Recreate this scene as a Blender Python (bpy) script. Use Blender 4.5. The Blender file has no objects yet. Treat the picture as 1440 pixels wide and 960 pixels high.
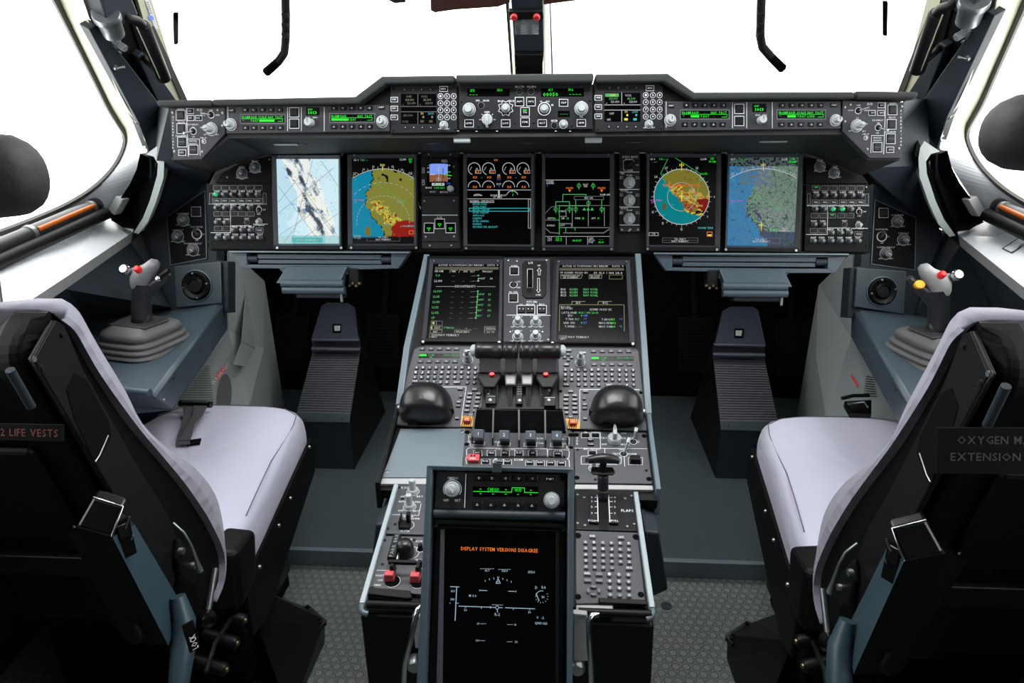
import bpy, math, random
from mathutils import Vector, Matrix, noise
random.seed(4)
S = bpy.context.scene
C = S.collection
rad = math.radians
X0 = .012                     # the aircraft's centre line

# ------------------------------------------------------------------ camera
CAM = Vector((.075, 0, 1.25)); FPX = 960.
_p, _y, _r = rad(20), rad(3.632), rad(.506)
_f = Vector((0, math.cos(_p), -math.sin(_p))); _ri = Vector((1, 0, 0)); _d = Vector((0, -math.sin(_p), -math.cos(_p)))
_rz = Matrix.Rotation(_y, 3, 'Z')
_f, _ri, _d = _rz @ _f, _rz @ _ri, _rz @ _d
RI = _ri*math.cos(_r) + _d*math.sin(_r); DN = _d*math.cos(_r) - _ri*math.sin(_r); FW = _f
cd = bpy.data.cameras.new('camera'); cam = bpy.data.objects.new('camera', cd); C.objects.link(cam)
cd.sensor_width = 36; cd.lens = 24; cd.clip_start = .01
mw = Matrix((RI, -DN, -FW)).transposed().to_4x4(); mw.translation = CAM
cam.matrix_world = mw; S.camera = cam

def ray(x, y): return FW + RI*((x-720)/FPX) + DN*((y-480)/FPX)
def at(px, py, **k):          # the place on a plane x=, y= or z= of the cockpit that the survey point names
    i = 'xyz'.index(list(k)[0]); v = ray(px, py)
    return CAM + v*((list(k.values())[0]-CAM[i])/v[i])

# ------------------------------------------------------------------ materials
def lin(c): return tuple(((v/255/12.92) if v/255 <= .04045 else ((v/255+.055)/1.055)**2.4) for v in c)
MATS = {}
def mat(name, col, rough=.5, metal=0, emit=0, bump=0, bscale=400, spec=.5, var=0, sheen=0, coat=0, folds=0):
    m = bpy.data.materials.new(name); m.use_nodes = True; nt = m.node_tree; b = nt.nodes['Principled BSDF']
    c = lin(col) + (1,)
    b.inputs['Base Color'].default_value = c; b.inputs['Roughness'].default_value = rough
    b.inputs['Metallic'].default_value = metal; b.inputs['Specular IOR Level'].default_value = spec
    if coat: b.inputs['Coat Weight'].default_value = coat
    if sheen: b.inputs['Sheen Weight'].default_value = sheen
    if emit:
        b.inputs['Emission Color'].default_value = c; b.inputs['Emission Strength'].default_value = emit
        b.inputs['Base Color'].default_value = (0, 0, 0, 1)
    if bump or var:
        tc = nt.nodes.new('ShaderNodeTexCoord'); nz = nt.nodes.new('ShaderNodeTexNoise')
        nz.inputs['Scale'].default_value = bscale; nz.inputs['Detail'].default_value = 3
        nt.links.new(tc.outputs['Object'], nz.inputs['Vector'])
        if bump:
            bp = nt.nodes.new('ShaderNodeBump'); bp.inputs['Strength'].default_value = bump; bp.inputs['Distance'].default_value = .001
            nt.links.new(nz.outputs['Fac'], bp.inputs['Height']); nt.links.new(bp.outputs['Normal'], b.inputs['Normal'])
        if var:
            n2 = nt.nodes.new('ShaderNodeTexNoise'); n2.inputs['Scale'].default_value = 9; n2.inputs['Detail'].default_value = 5
            nt.links.new(tc.outputs['Object'], n2.inputs['Vector'])
            mr = nt.nodes.new('ShaderNodeMapRange'); mr.inputs['To Min'].default_value = rough-var; mr.inputs['To Max'].default_value = rough+var
            nt.links.new(n2.outputs['Fac'], mr.inputs['Value']); nt.links.new(mr.outputs[0], b.inputs['Roughness'])
    if folds:
        tc = nt.nodes.new('ShaderNodeTexCoord'); mp = nt.nodes.new('ShaderNodeMapping'); mp.inputs['Scale'].default_value = (9, 5, 22); mp.inputs['Rotation'].default_value = (.5, .3, .4)
        n3 = nt.nodes.new('ShaderNodeTexNoise'); n3.inputs['Scale'].default_value = 1; n3.inputs['Detail'].default_value = 2; b3 = nt.nodes.new('ShaderNodeBump'); b3.inputs['Strength'].default_value = folds; b3.inputs['Distance'].default_value = .02
        nt.links.new(tc.outputs['Object'], mp.inputs['Vector']); nt.links.new(mp.outputs[0], n3.inputs['Vector']); nt.links.new(n3.outputs['Fac'], b3.inputs['Height'])
        if bump: nt.links.new(bp.outputs['Normal'], b3.inputs['Normal'])
        nt.links.new(b3.outputs['Normal'], b.inputs['Normal'])
    MATS[name] = m; return m
PANEL = mat('panel_grey', (42, 44, 49), .5, spec=.35, bump=.15, bscale=900, var=.08)
PANELSHEEN = mat('sheened_panel_grey', (70, 72, 76), .42, bump=.15, bscale=900, var=.06)  # panel grey lightened, windscreen sheen put into the colour
TRIMLIT = mat('highlit_slate_trim', (158, 170, 176), .3)  # trim slate lightened, highlight along the aft edges put into the colour
PANELB = mat('panel_black', (14, 15, 17), .6, spec=.12, bump=.15, bscale=900)
PANELD = mat('panel_dark', (21, 22, 26), .5, spec=.3, bump=.15, bscale=900, var=.08)
KEYPANEL = mat('keyboard_grey', (66, 68, 73), .5, bump=.1, bscale=900)
PADGREY = mat('lip_padding', (34, 37, 39), .75, bump=.5, bscale=700)
BLACK = mat('black_plastic', (11, 12, 13), .45, spec=.22, bump=.1, bscale=600)
MATTE = mat('matte_black', (7, 7, 8), .8, spec=.1)
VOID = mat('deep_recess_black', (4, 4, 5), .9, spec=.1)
BLUE = mat('slate_blue_paint', (60, 74, 83), .42, bump=.2, bscale=500, var=.08)
BLUED = mat('dark_slate_paint', (38, 46, 53), .5, spec=.3, bump=.5, bscale=350, var=.1)
TRIM = mat('pale_slate_trim', (96, 112, 120), .32, var=.05)
LGREY = mat('light_grey_lining', (146, 155, 155), .6, bump=.2, bscale=300)
PLATE = mat('blank_plate_grey', (104, 116, 124), .38, bump=.1, bscale=700, var=.06)
PALE = mat('pale_band_grey', (165, 166, 168), .4)
WHITE = mat('white_lining', (196, 200, 206), .28, bump=.1, bscale=200, var=.08)
CREAM = mat('cream_lining', (188, 189, 164), .5, bump=.1, bscale=200)
KNOB = mat('knob_grey', (165, 172, 174), .35)
KNOBM = mat('knob_mid_grey', (96, 100, 104), .4)
CHROME = mat('bright_metal', (200, 202, 206), .2, metal=1)
STEEL = mat('brushed_steel', (150, 155, 158), .35, metal=.9)
INK = mat('white_marking', (212, 215, 220), .6)
INKD = mat('grey_marking', (120, 124, 128), .6)
RED = mat('red_plastic', (205, 50, 52), .4)
SALMON = mat('guard_red', (200, 78, 84), .45)
YELL = mat('yellow_marking', (240, 170, 30), .5)
ORANGE = mat('orange_band', (176, 88, 18), .3)
RUBBER = mat('grey_rubber', (84, 84, 86), .55, bump=.2, bscale=300)
RIDGE = mat('ribbed_rubber', (66, 68, 76), .6)
CLOTH = mat('lavender_grey_cloth', (184, 184, 203), .85, folds=.35, bump=.5, bscale=900, sheen=.2)
BELT = mat('grey_webbing', (74, 76, 78), .5, bump=.4, bscale=900)
STITCH = mat('dark_stitching', (92, 92, 108), .8)
TEAL = mat('teal_grey_shell', (46, 64, 73), .35, var=.06)
SHELL = mat('black_seat_shell', (9, 9, 10), .5, spec=.12, bump=.15, bscale=300)
SEATMETAL = mat('dark_seat_metal', (30, 30, 32), .35, metal=.4)
GLASSD = mat('dark_screen_glass', (3, 3, 4), .22, spec=.15)
TINT = mat('amber_visor_tint', (42, 13, 6), .3)
STRIPE = mat('outside_black', (3, 2, 3), .9, spec=0)
GREEN = mat('green_light', (0, 235, 30), .5, emit=1.0)
GREENT = mat('green_symbology', (60, 190, 90), .5, emit=.8)
WHT = mat('white_symbology', (200, 205, 205), .5, emit=.75)
CYAN = mat('cyan_symbology', (60, 190, 190), .5, emit=.8)
AMBER = mat('amber_symbology', (240, 120, 40), .5, emit=1.0)
MAGE = mat('magenta_symbology', (190, 90, 190), .5, emit=.8)
YELS = mat('yellow_symbology', (230, 220, 90), .5, emit=.9)
REDS = mat('red_symbology', (235, 90, 30), .5, emit=.9)
OLIVE = mat('khaki_symbology', (140, 140, 95), .5, emit=.7)
BLUS = mat('blue_symbology', (40, 100, 230), .5, emit=.8)
SKYB = mat('sky_blue_symbology', (120, 150, 240), .5, emit=1.0)
BRWN = mat('brown_symbology', (140, 90, 60), .5, emit=.9)
GREYS = mat('grey_symbology', (110, 112, 115), .5, emit=.7)
BULB = mat('lit_bulb', (240, 240, 225), .5, emit=1.5)

mats_seal = mat('window_seal', (66, 66, 62), .5)
PLATF = mat('platform_slate', (64, 74, 78), .45, bump=.2, bscale=300, var=.1)
PWHITE = mat('placard_white', (250, 250, 250), .5)
BEZEL = mat('bezel_grey', (64, 66, 74), .4)
UNDER = mat('underside_black', (16, 17, 19), .7)
GREENK = mat('lit_green_knob', (30, 190, 110), .4, emit=.9)
BRASS = mat('dull_brass', (120, 110, 80), .35, metal=.8)
OLIVEB = mat('khaki_bar', (84, 78, 50), .5, emit=.6)
KEYCAP = mat('key_cap', (62, 64, 69), .4)
SCOOP = mat("satin_grey_plastic", (104, 104, 107), .3)
YELW = mat('cream_symbology', (225, 220, 170), .5, emit=.7)
BLACK2 = mat('soft_black_plastic', (24, 24, 27), .33)
KNOBD = mat("lever_blade_grey", (48, 50, 54), .4)
RED2 = mat("bright_red_button", (235, 40, 40), .35)
GLOSSB = mat('gloss_black', (12, 12, 13), .22)
WHTB = mat('blue_white_symbology', (170, 200, 215), .5, emit=.7)
HEADR = mat('pale_grey_moulding', (150, 151, 152), .35)
RED3 = mat('label_red', (214, 66, 56), .5)
HOODG = mat('hood_slate', (58, 62, 74), .42, var=.06)
PALEG = mat('recess_shade_grey', (134, 144, 143), .6)  # lining grey a little darker, for the foot recess's shading
GREYPL = mat('dark_metal_plate', (64, 66, 68), .35, metal=.3)
GREYPL2 = mat('charcoal_moulding', (40, 41, 44), .36)
GREYPL3 = mat('grey_moulding', (116, 117, 121), .3)
SIDEPL = mat('charcoal_side_plate', (18, 18, 20), .45, spec=.2, bump=.2, bscale=300)
CLOTHSHADE = mat('shaded_lavender_cloth', (124, 124, 138), .85, folds=.8, bump=.5, bscale=900, sheen=.2)  # seat cloth darkened, shade of the turned-away back cover put into the colour
LEATHER = mat('dark_leather', (24, 22, 25), .7, bump=.6, bscale=120)
DARKRED = mat('dim_red_lettering', (96, 26, 28), .6)
GREYINK = mat('dim_grey_lettering', (50, 50, 53), .7)
CAPG = mat('lever_cap_grey', (78, 84, 94), .4)
# floor with round studs
def floor_material():
    m = bpy.data.materials.new('studded_rubber_floor'); m.use_nodes = True; nt = m.node_tree; N = nt.nodes; L = nt.links
    b = N['Principled BSDF']; b.inputs['Roughness'].default_value = .5
    tc = N.new('ShaderNodeTexCoord'); mp = N.new('ShaderNodeMapping'); mp.inputs['Scale'].default_value = (42, 42, .001)
    L.new(tc.outputs['Object'], mp.inputs['Vector'])
    v = N.new('ShaderNodeTexVoronoi'); v.voronoi_dimensions = '2D'; v.inputs['Randomness'].default_value = 0.0
    sk = N.new('ShaderNodeVectorMath'); sk.operation = 'MULTIPLY'; sk.inputs[1].default_value = (1, 1, 1)
    # shear the square lattice to a hexagonal one
    sep = N.new('ShaderNodeSeparateXYZ'); L.new(mp.outputs[0], sep.inputs[0])
    f1 = lambda op, a, bb: _math(nt, op, a, bb)
    gy = f1('DIVIDE', sep.outputs[1], .866)
    row = f1('FLOOR', f1('ADD', gy, 0.0), 0)
    par = f1('MODULO', f1('ABSOLUTE', row, 0), 2)
    gx = f1('ADD', sep.outputs[0], f1('MULTIPLY', par, .5))
    fx = f1('SUBTRACT', f1('SUBTRACT', gx, f1('FLOOR', gx, 0)), .5)
    fy = f1('MULTIPLY', f1('SUBTRACT', f1('SUBTRACT', gy, row), .5), .866)
    d = f1('SQRT', f1('ADD', f1('MULTIPLY', fx, fx), f1('MULTIPLY', fy, fy)), 0)
    cr = N.new('ShaderNodeValToRGB'); L.new(d, cr.inputs[0])
    cr.color_ramp.elements[0].position = .36; cr.color_ramp.elements[0].color = (1, 1, 1, 1)
    cr.color_ramp.elements[1].position = .42; cr.color_ramp.elements[1].color = (0, 0, 0, 1)
    nz = N.new('ShaderNodeTexNoise'); nz.inputs['Scale'].default_value = 6; nz.inputs['Detail'].default_value = 6; L.new(tc.outputs['Object'], nz.inputs['Vector'])
    mx = N.new('ShaderNodeMix'); mx.data_type = 'RGBA'; mx.inputs[6].default_value = lin((98, 106, 106)) + (1,); mx.inputs[7].default_value = lin((128, 134, 132)) + (1,)
    L.new(nz.outputs['Fac'], mx.inputs[0]); m2 = N.new('ShaderNodeMix'); m2.data_type = 'RGBA'; m2.blend_type = 'MULTIPLY'; m2.inputs[0].default_value = 1; rr = N.new('ShaderNodeMapRange'); rr.inputs['To Min'].default_value = .86; L.new(cr.outputs[0], rr.inputs['Value']); L.new(mx.outputs[2], m2.inputs[6]); L.new(rr.outputs[0], m2.inputs[7]); L.new(m2.outputs[2], b.inputs['Base Color'])
    bp = N.new('ShaderNodeBump'); bp.inputs['Strength'].default_value = 1.0; bp.inputs['Distance'].default_value = .004
    L.new(cr.outputs[0], bp.inputs['Height']); L.new(bp.outputs[0], b.inputs['Normal'])
    return m
def _math(nt, op, a, b):
    n = nt.nodes.new('ShaderNodeMath'); n.operation = op
    for i, q in enumerate((a, b)):
        if isinstance(q, (int, float)): n.inputs[i].default_value = q
        else: nt.links.new(q, n.inputs[i])
    return n.outputs[0]
FLOORM = floor_material()
def glass_material():
    m = bpy.data.materials.new('window_glass'); m.use_nodes = True; nt = m.node_tree; N = nt.nodes; L = nt.links
    for n in list(N): N.remove(n)
    o = N.new('ShaderNodeOutputMaterial'); t = N.new('ShaderNodeBsdfTransparent'); g = N.new('ShaderNodeBsdfGlossy'); g.inputs['Roughness'].default_value = .02
    t.inputs['Color'].default_value = (.97, .98, .97, 1)
    mx = N.new('ShaderNodeMixShader'); mx.inputs[0].default_value = .03
    L.new(t.outputs[0], mx.inputs[1]); L.new(g.outputs[0], mx.inputs[2]); L.new(mx.outputs[0], o.inputs[0])
    return m
GLASS = glass_material()
def picture_material():
    m = bpy.data.materials.new('map_picture'); m.use_nodes = True; nt = m.node_tree; b = nt.nodes['Principled BSDF']
    a = nt.nodes.new('ShaderNodeVertexColor'); a.layer_name = 'Col'
    b.inputs['Base Color'].default_value = (0, 0, 0, 1); b.inputs['Roughness'].default_value = .3; b.inputs['Specular IOR Level'].default_value = .12
    nt.links.new(a.outputs['Color'], b.inputs['Emission Color']); b.inputs['Emission Strength'].default_value = 1.0
    return m
PICTURE = picture_material()

# ------------------------------------------------------------------ glyphs
CH = "ABCDEFGHIJKLMNOPQRSTUVWXYZ0123456789/-.:'+*_<>"
GL = {}
def _glyphs():
    obs = []
    for ch in CH:
        cu = bpy.data.curves.new('g', 'FONT'); cu.body = ch; cu.resolution_u = 1; cu.offset = .012
        o = bpy.data.objects.new('g', cu); C.objects.link(o); obs.append(o)
    dg = bpy.context.evaluated_depsgraph_get(); dg.update()
    for ch, o in zip(CH, obs):
        me = o.evaluated_get(dg).to_mesh(); k = 1/.70
        vs = [(v.co.x*k, v.co.y*k) for v in me.vertices]; fs = [tuple(p.vertices) for p in me.polygons]
        mn = min(v[0] for v in vs); mx = max(v[0] for v in vs)
        GL[ch] = ([(a-mn, b) for a, b in vs], fs, mx-mn)
    for o in obs:
        cu = o.data; bpy.data.objects.remove(o); bpy.data.curves.remove(cu)
_glyphs()

# ------------------------------------------------------------------ frames and mesh building
class Fr:
    def __init__(s, o, u, n):
        s.o = Vector(o); s.u = Vector(u).normalized(); n = Vector(n); s.n = (n - s.u*n.dot(s.u)).normalized(); s.v = s.n.cross(s.u)
    def pt(s, a, b, w=0): return s.o + s.u*a + s.v*b + s.n*w
    def hit(s, x, y, w=0):
        r = ray(x, y); return CAM + r*(((s.o + s.n*w) - CAM).dot(s.n)/r.dot(s.n))
    def loc(s, x, y, w=0):
        q = s.hit(x, y, w) - s.o; return (q.dot(s.u), q.dot(s.v))
    def rot(s, a, b, ang, w=0):
        c, k = math.cos(ang), math.sin(ang)
        return Fr(s.pt(a, b, w), s.u*c + s.v*k, s.n)
    def turn(s, a, b, w, axis, ang):     # tilted sub-frame
        m = Matrix.Rotation(ang, 3, axis); return Fr(s.pt(a, b, w), m @ s.u, m @ s.n)
WORLD = Fr((0, 0, 0), (1, 0, 0), (0, 0, 1))      # a=x b=y w=z

class MB:
    def __init__(s): s.v = []; s.f = []; s.m = []; s.mats = []; s.sm = []
    def mi(s, m):
        if m not in s.mats: s.mats.append(m)
        return s.mats.index(m)
    def add(s, vs, fs, m, smooth=False):
        o = len(s.v); s.v += [tuple(v) for v in vs]; k = s.mi(m)
        for f in fs: s.f.append(tuple(i+o for i in f)); s.m.append(k); s.sm.append(smooth)
        return s
    def prism(s, F, pts, w0, w1, m, inset=0):
        n = len(pts); ar = sum(pts[i][0]*pts[(i+1) % n][1]-pts[(i+1) % n][0]*pts[i][1] for i in range(n))
        if ar < 0: pts = pts[::-1]
        top = pts
        if inset:
            cx = sum(p[0] for p in pts)/n; cy = sum(p[1] for p in pts)/n
            hx = max(abs(p[0]-cx) for p in pts); hy = max(abs(p[1]-cy) for p in pts)
            top = [(cx+(p[0]-cx)*(1-inset/hx), cy+(p[1]-cy)*(1-inset/hy)) for p in pts]
        vs = [F.pt(a, b, w0) for a, b in pts] + [F.pt(a, b, w1) for a, b in top]
        fs = [tuple(range(n))[::-1], tuple(range(n, 2*n))] + [(i, (i+1) % n, n+(i+1) % n, n+i) for i in range(n)]
        return s.add(vs, fs, m)
    def box(s, F, a0, b0, a1, b1, w0, w1, m, inset=0):
        a0, a1 = min(a0, a1), max(a0, a1); b0, b1 = min(b0, b1), max(b0, b1)
        return s.prism(F, [(a0, b0), (a1, b0), (a1, b1), (a0, b1)], w0, w1, m, inset)
    def lathe(s, F, a, b, prof, m, n=20, rib=0, sx=1, sy=1):
        vs = []; fs = []
        for r, w in prof:
            for i in range(n):
                t = 2*math.pi*i/n; rr = r*(1-(rib if i % 2 else 0)); vs.append(F.pt(a+rr*sx*math.cos(t), b+rr*sy*math.sin(t), w))
        for j in range(len(prof)-1):
            for i in range(n):
                k = (i+1) % n; fs.append((j*n+i, j*n+k, (j+1)*n+k, (j+1)*n+i))
        q = len(prof)-1; fs.append(tuple(q*n+i for i in range(n))); fs.append(tuple(range(n))[::-1])
        return s.add(vs, fs, m, smooth=False if rib else 'auto')
    def ring(s, F, a, b, r0, r1, w, m, n=24, t0=0, t1=2*math.pi, sy=1):
        vs = []; fs = []; full = abs(t1-t0-2*math.pi) < 1e-6
        for i in range(n+1):
            t = t0+(t1-t0)*i/n
            for r in (r0, r1): vs.append(F.pt(a+r*math.cos(t), b+r*sy*math.sin(t), w))
        for i in range(n): fs.append((2*i, 2*i+1, 2*i+3, 2*i+2))
        return s.add(vs, fs, m)
    def seg(s, F, p, q, wd, w, m):
        dx, dy = q[0]-p[0], q[1]-p[1]; l = math.hypot(dx, dy) or 1; nx, ny = -dy/l*wd/2, dx/l*wd/2
        ex, ey = dx/l*wd/2, dy/l*wd/2
        return s.add([F.pt(p[0]-ex+nx, p[1]-ey+ny, w), F.pt(p[0]-ex-nx, p[1]-ey-ny, w), F.pt(q[0]+ex-nx, q[1]+ey-ny, w), F.pt(q[0]+ex+nx, q[1]+ey+ny, w)], [(0, 1, 2, 3)], m)
    def text(s, F, t, a, b, h, w, m, span=None, center=True, k=1.0):
        t = t.upper(); W = 0; lay = []
        for ch in t:
            if ch == ' ': W += .55; continue
            g = GL.get(ch) or GL['-']; lay.append((g, W)); W += g[2]+.16
        W = max(W-.16, .1); sx = h*k
        if span: sx = span/W
        o = -W*sx/2 if center else 0
        for g, x in lay: s.add([F.pt(a+o+(x+p[0])*sx, b+p[1]*h-h/2, w) for p in g[0]], g[1], m)
        return s
    def tube(s, pts, r, m, n=12, cap=True, flat=1.0):
        pts = [Vector(p) for p in pts]; rs = r if isinstance(r, (list, tuple)) else [r]*len(pts); vs = []; fs = []
        up = Vector((0, 0, 1)); prev = None
        for i, p in enumerate(pts):
            t = (pts[min(i+1, len(pts)-1)]-pts[max(i-1, 0)]).normalized()
            if prev is None:
                a = t.cross(up); a = a if a.length > .1 else t.cross(Vector((1, 0, 0)))
            else: a = prev - t*prev.dot(t)
            a.normalize(); prev = a; c = t.cross(a)
            for k in range(n):
                q = 2*math.pi*k/n; vs.append(p + a*math.cos(q)*rs[i] + c*math.sin(q)*rs[i]*flat)
        for i in range(len(pts)-1):
            for k in range(n): fs.append((i*n+k, (i+1)*n+k, (i+1)*n+(k+1) % n, i*n+(k+1) % n))
        s.add(vs, fs, m, smooth=True)
        if cap: s.add(vs[:n], [tuple(range(n))], m); s.add(vs[-n:], [tuple(range(n))[::-1]], m)
        return s
    def loft(s, rings, m, close=True, caps=True, smooth=True):
        n = len(rings[0]); vs = [p for r in rings for p in r]; fs = []
        for i in range(len(rings)-1):
            for k in range(n if close else n-1):
                fs.append((i*n+k, i*n+(k+1) % n, (i+1)*n+(k+1) % n, (i+1)*n+k))
        s.add(vs, fs, m, smooth=smooth)
        if caps: s.add(rings[0], [tuple(range(n))[::-1]], m); s.add(rings[-1], [tuple(range(n))], m)
        return s
    def hexa(s, lo, hi, m):              # eight world points, four and four
        return s.add(list(lo)+list(hi), [(3, 2, 1, 0), (4, 5, 6, 7), (0, 1, 5, 4), (1, 2, 6, 5), (2, 3, 7, 6), (3, 0, 4, 7)], m)
    def build(s, name, parent=None, mirror=False, bevel=0, seg=2, solid=0, sub=0, label=None):
        if not s.f: return None
        off = Vector((0, 0, 0)); q = parent
        while q: off += q.location; q = q.parent
        vs = [(2*X0-a if mirror else a, b, c) for a, b, c in s.v]
        me = bpy.data.meshes.new(name)
        me.from_pydata([(a-off.x, b-off.y, c-off.z) for a, b, c in vs], [], [f[::-1] for f in s.f] if mirror else s.f)
        for m in s.mats: me.materials.append(m)
        me.polygons.foreach_set('material_index', s.m)
        me.polygons.foreach_set('use_smooth', [bool(x) for x in s.sm])
        me.update()
        o = bpy.data.objects.new(name, me); C.objects.link(o)
        if parent: o.parent = parent
        if any(x == 'auto' for x in s.sm):
            me.set_sharp_from_angle(angle=rad(40))
        if solid: md = o.modifiers.new('thickness', 'SOLIDIFY'); md.thickness = abs(solid); md.offset = 1 if solid > 0 else -1
        if bevel:
            md = o.modifiers.new('bevel', 'BEVEL'); md.width = bevel; md.segments = seg; md.limit_method = 'ANGLE'; md.angle_limit = rad(35)
            if hasattr(md, 'harden_normals') and False: md.harden_normals = True
        if sub: md = o.modifiers.new('subsurf', 'SUBSURF'); md.levels = sub; md.render_levels = sub
        if label: o['label'] = label
        return o

def thing(name, label, cat, loc=(0, 0, 0), group=None):
    o = bpy.data.objects.new(name, None); C.objects.link(o); o.location = Vector(loc); o.empty_display_size = .05
    o['label'] = label; o['category'] = cat
    if group: o['group'] = group
    return o
def tag(o, label, cat, group=None, kind=None):
    o['label'] = label; o['category'] = cat
    if group: o['group'] = group
    if kind: o['kind'] = kind
    return o
def struct(name, mb, label, cat, **k):
    o = mb.build(name, None, **k); o['kind'] = 'structure'; o['label'] = label; o['category'] = cat; return o
def mir(p): return Vector((2*X0-p[0], p[1], p[2]))

# ------------------------------------------------------------------ the survey planes
def tilt(y, z, deg, x=0): t = rad(deg); return Fr((x, y, z), (1, 0, 0), (0, -math.cos(t), math.sin(t)))
MAIN = tilt(1.668, 1.104, 15.7)
LOW = tilt(1.5116, .8841, 49.45)
GS = tilt(1.42, 1.24, 8)
_a = LOW.hit(735, 600); _b = Vector((0, 1.060, .583))
MID = tilt(_b.y, _b.z, 90-math.degrees(math.atan2(_a.z-_b.z, _a.y-_b.y)))
AFT = tilt(1.04, .588, 90-math.degrees(math.atan2(.588-.5615, 1.04-.78)))
CMS = tilt(.802, .777, math.degrees(math.atan2(.138, .231)))
KNEE = tilt(1.80, .689, 15.7)

class Panel:
    """a control panel: its empty, its plane, its plate and everything set into it"""
    def __init__(s, name, label, cat, F, poly, group=None, m=PANEL, thick=.006, bevel=.0012, plate='faceplate', w=0):
        s.F = F; cx = sum(p[0] for p in poly)/len(poly); cy = sum(p[1] for p in poly)/len(poly)
        s.t = thing(name, label, cat, F.hit(cx, cy, -thick), group); s.mk = MB(); s.w = w
        s.poly = [F.loc(*p) for p in poly]
        MB().prism(F, s.poly, w-thick, w, m).build(plate, s.t, bevel=bevel)
    def p(s, x, y): return s.F.loc(x, y)
    def sc(s, x, y):
        a = s.F.loc(x-1, y); b = s.F.loc(x+1, y); c = s.F.loc(x, y-1); d = s.F.loc(x, y+1)
        return math.hypot(b[0]-a[0], b[1]-a[1])/2, math.hypot(d[0]-c[0], d[1]-c[1])/2
    def txt(s, x, y, h, t, m=INK, span=None, left=False, w=.0004, mb=None, k=.9):
        a, b = s.p(x, y); sx, sy = s.sc(x, y)
        (mb or s.mk).text(s.F, t, a, b, h*sy, s.w+w, m, span*sx if span else None, not left, k=k)
    def vtxt(s, x, y0, y1, h, t, m=INK):
        for i, ch in enumerate(t):
            if ch != ' ': s.txt(x, y0+(y1-y0)*i/(len(t)-1), h, ch, m)
    def line(s, pts, wd=.8, m=INK, w=.0003, mb=None):
        for p, q in zip(pts[:-1], pts[1:]): (mb or s.mk).seg(s.F, s.p(*p), s.p(*q), wd*s.sc(*p)[0], s.w+w, m)
    def rect(s, x, y, w_, h_, wd=.7, m=INK, **k):
        s.line([(x-w_/2, y-h_/2), (x+w_/2, y-h_/2), (x+w_/2, y+h_/2), (x-w_/2, y+h_/2), (x-w_/2, y-h_/2)], wd, m, **k)
    def ring(s, x, y, r, wd=.8, m=INK, t0=0, t1=360, mb=None, w=.0003):
        a, b = s.p(x, y); sx, _ = s.sc(x, y); (mb or s.mk).ring(s.F, a, b, (r-wd/2)*sx, (r+wd/2)*sx, s.w+w, m, t0=rad(t0), t1=rad(t1))
    def fill(s, x0, y0, x1, y1, m, w=.0003, mb=None):
        (mb or s.mk).add([s.F.pt(*s.p(x, y), s.w+w) for x, y in ((x0, y1), (x1, y1), (x1, y0), (x0, y0))], [(0, 1, 2, 3)], m)
    def fpoly(s, pts, m, w=.0003, mb=None):
        (mb or s.mk).add([s.F.pt(*s.p(x, y), s.w+w) for x, y in pts[::-1]], [tuple(range(len(pts)))], m)
    def done(s, name='markings'):
        return s.mk.build(name, s.t)
    # --- fittings, each a part of its own
    def button(s, x, y, w_, h_, t='', m=None, hgt=.003, th=None, outline=False, name='button', tm=INK, lit=None, round_=False, tw=None, fit=None):
        m = m or BLACK; mb = MB(); a, b = s.p(x, y); sx, sy = s.sc(x, y); F = s.F; hw, hh = w_*sx/2, h_*sy/2
        if outline: s.rect(x, y, w_+2.2, h_+2.2, .7)
        if round_: mb.lathe(F, a, b, [(hw, s.w), (hw, s.w+hgt*.7), (hw*.85, s.w+hgt)], m, n=14, sy=hh/hw)
        else: mb.box(F, a-hw, b-hh, a+hw, b+hh, s.w, s.w+hgt, m, inset=min(hw, hh)*.22)
        if t == 'v': mb.ring(F, a, b-hh*.05, hh*.32, hh*.52, s.w+hgt+.0002, tm, n=3, t0=rad(-90), t1=rad(270))
        elif t == '^': mb.ring(F, a, b-hh*.1, hh*.32, hh*.52, s.w+hgt+.0002, tm, n=3, t0=rad(90), t1=rad(450))
        elif t: mb.text(F, t, a, b-(hh*.15 if lit else 0), (th or h_*.5)*sy, s.w+hgt+.0002, tm, span=(min(len(t)*.26, .78) if fit is None else fit)*2*hw)
        if lit: mb.box(F, a-hw*.55, b+hh*.3, a+hw*.55, b+hh*.6, s.w+hgt, s.w+hgt+.0003, lit)
        return mb.build(name, s.t)
    def knob(s, x, y, r, m=None, h=.012, name='knob', ang=90, skirt=True, rib=0, pointer=True, lit=None, ringmark=True, r2=.72):
        m = m or KNOB; mb = MB(); a, b = s.p(x, y); sx, _ = s.sc(x, y); R = r*sx; F = s.F; w = s.w
        if ringmark: s.ring(x, y, r+1.0, .7)
        if skirt: mb.lathe(F, a, b, [(R, w), (R, w+h*.18), (R*.88, w+h*.26)], m, n=28)
        mb.lathe(F, a, b, [(R*r2, w), (R*r2, w+h*.85), (R*r2*.85, w+h)], lit or m, n=24, rib=rib)
        if pointer:
            c, k = math.cos(rad(ang)), math.sin(rad(ang))
            mb.seg(F, (a, b), (a+R*r2*.75*c, b+R*r2*.75*k), R*.14, w+h+.0003, VOID if m is not KNOBM else INK)
        return mb.build(name, s.t)
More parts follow.
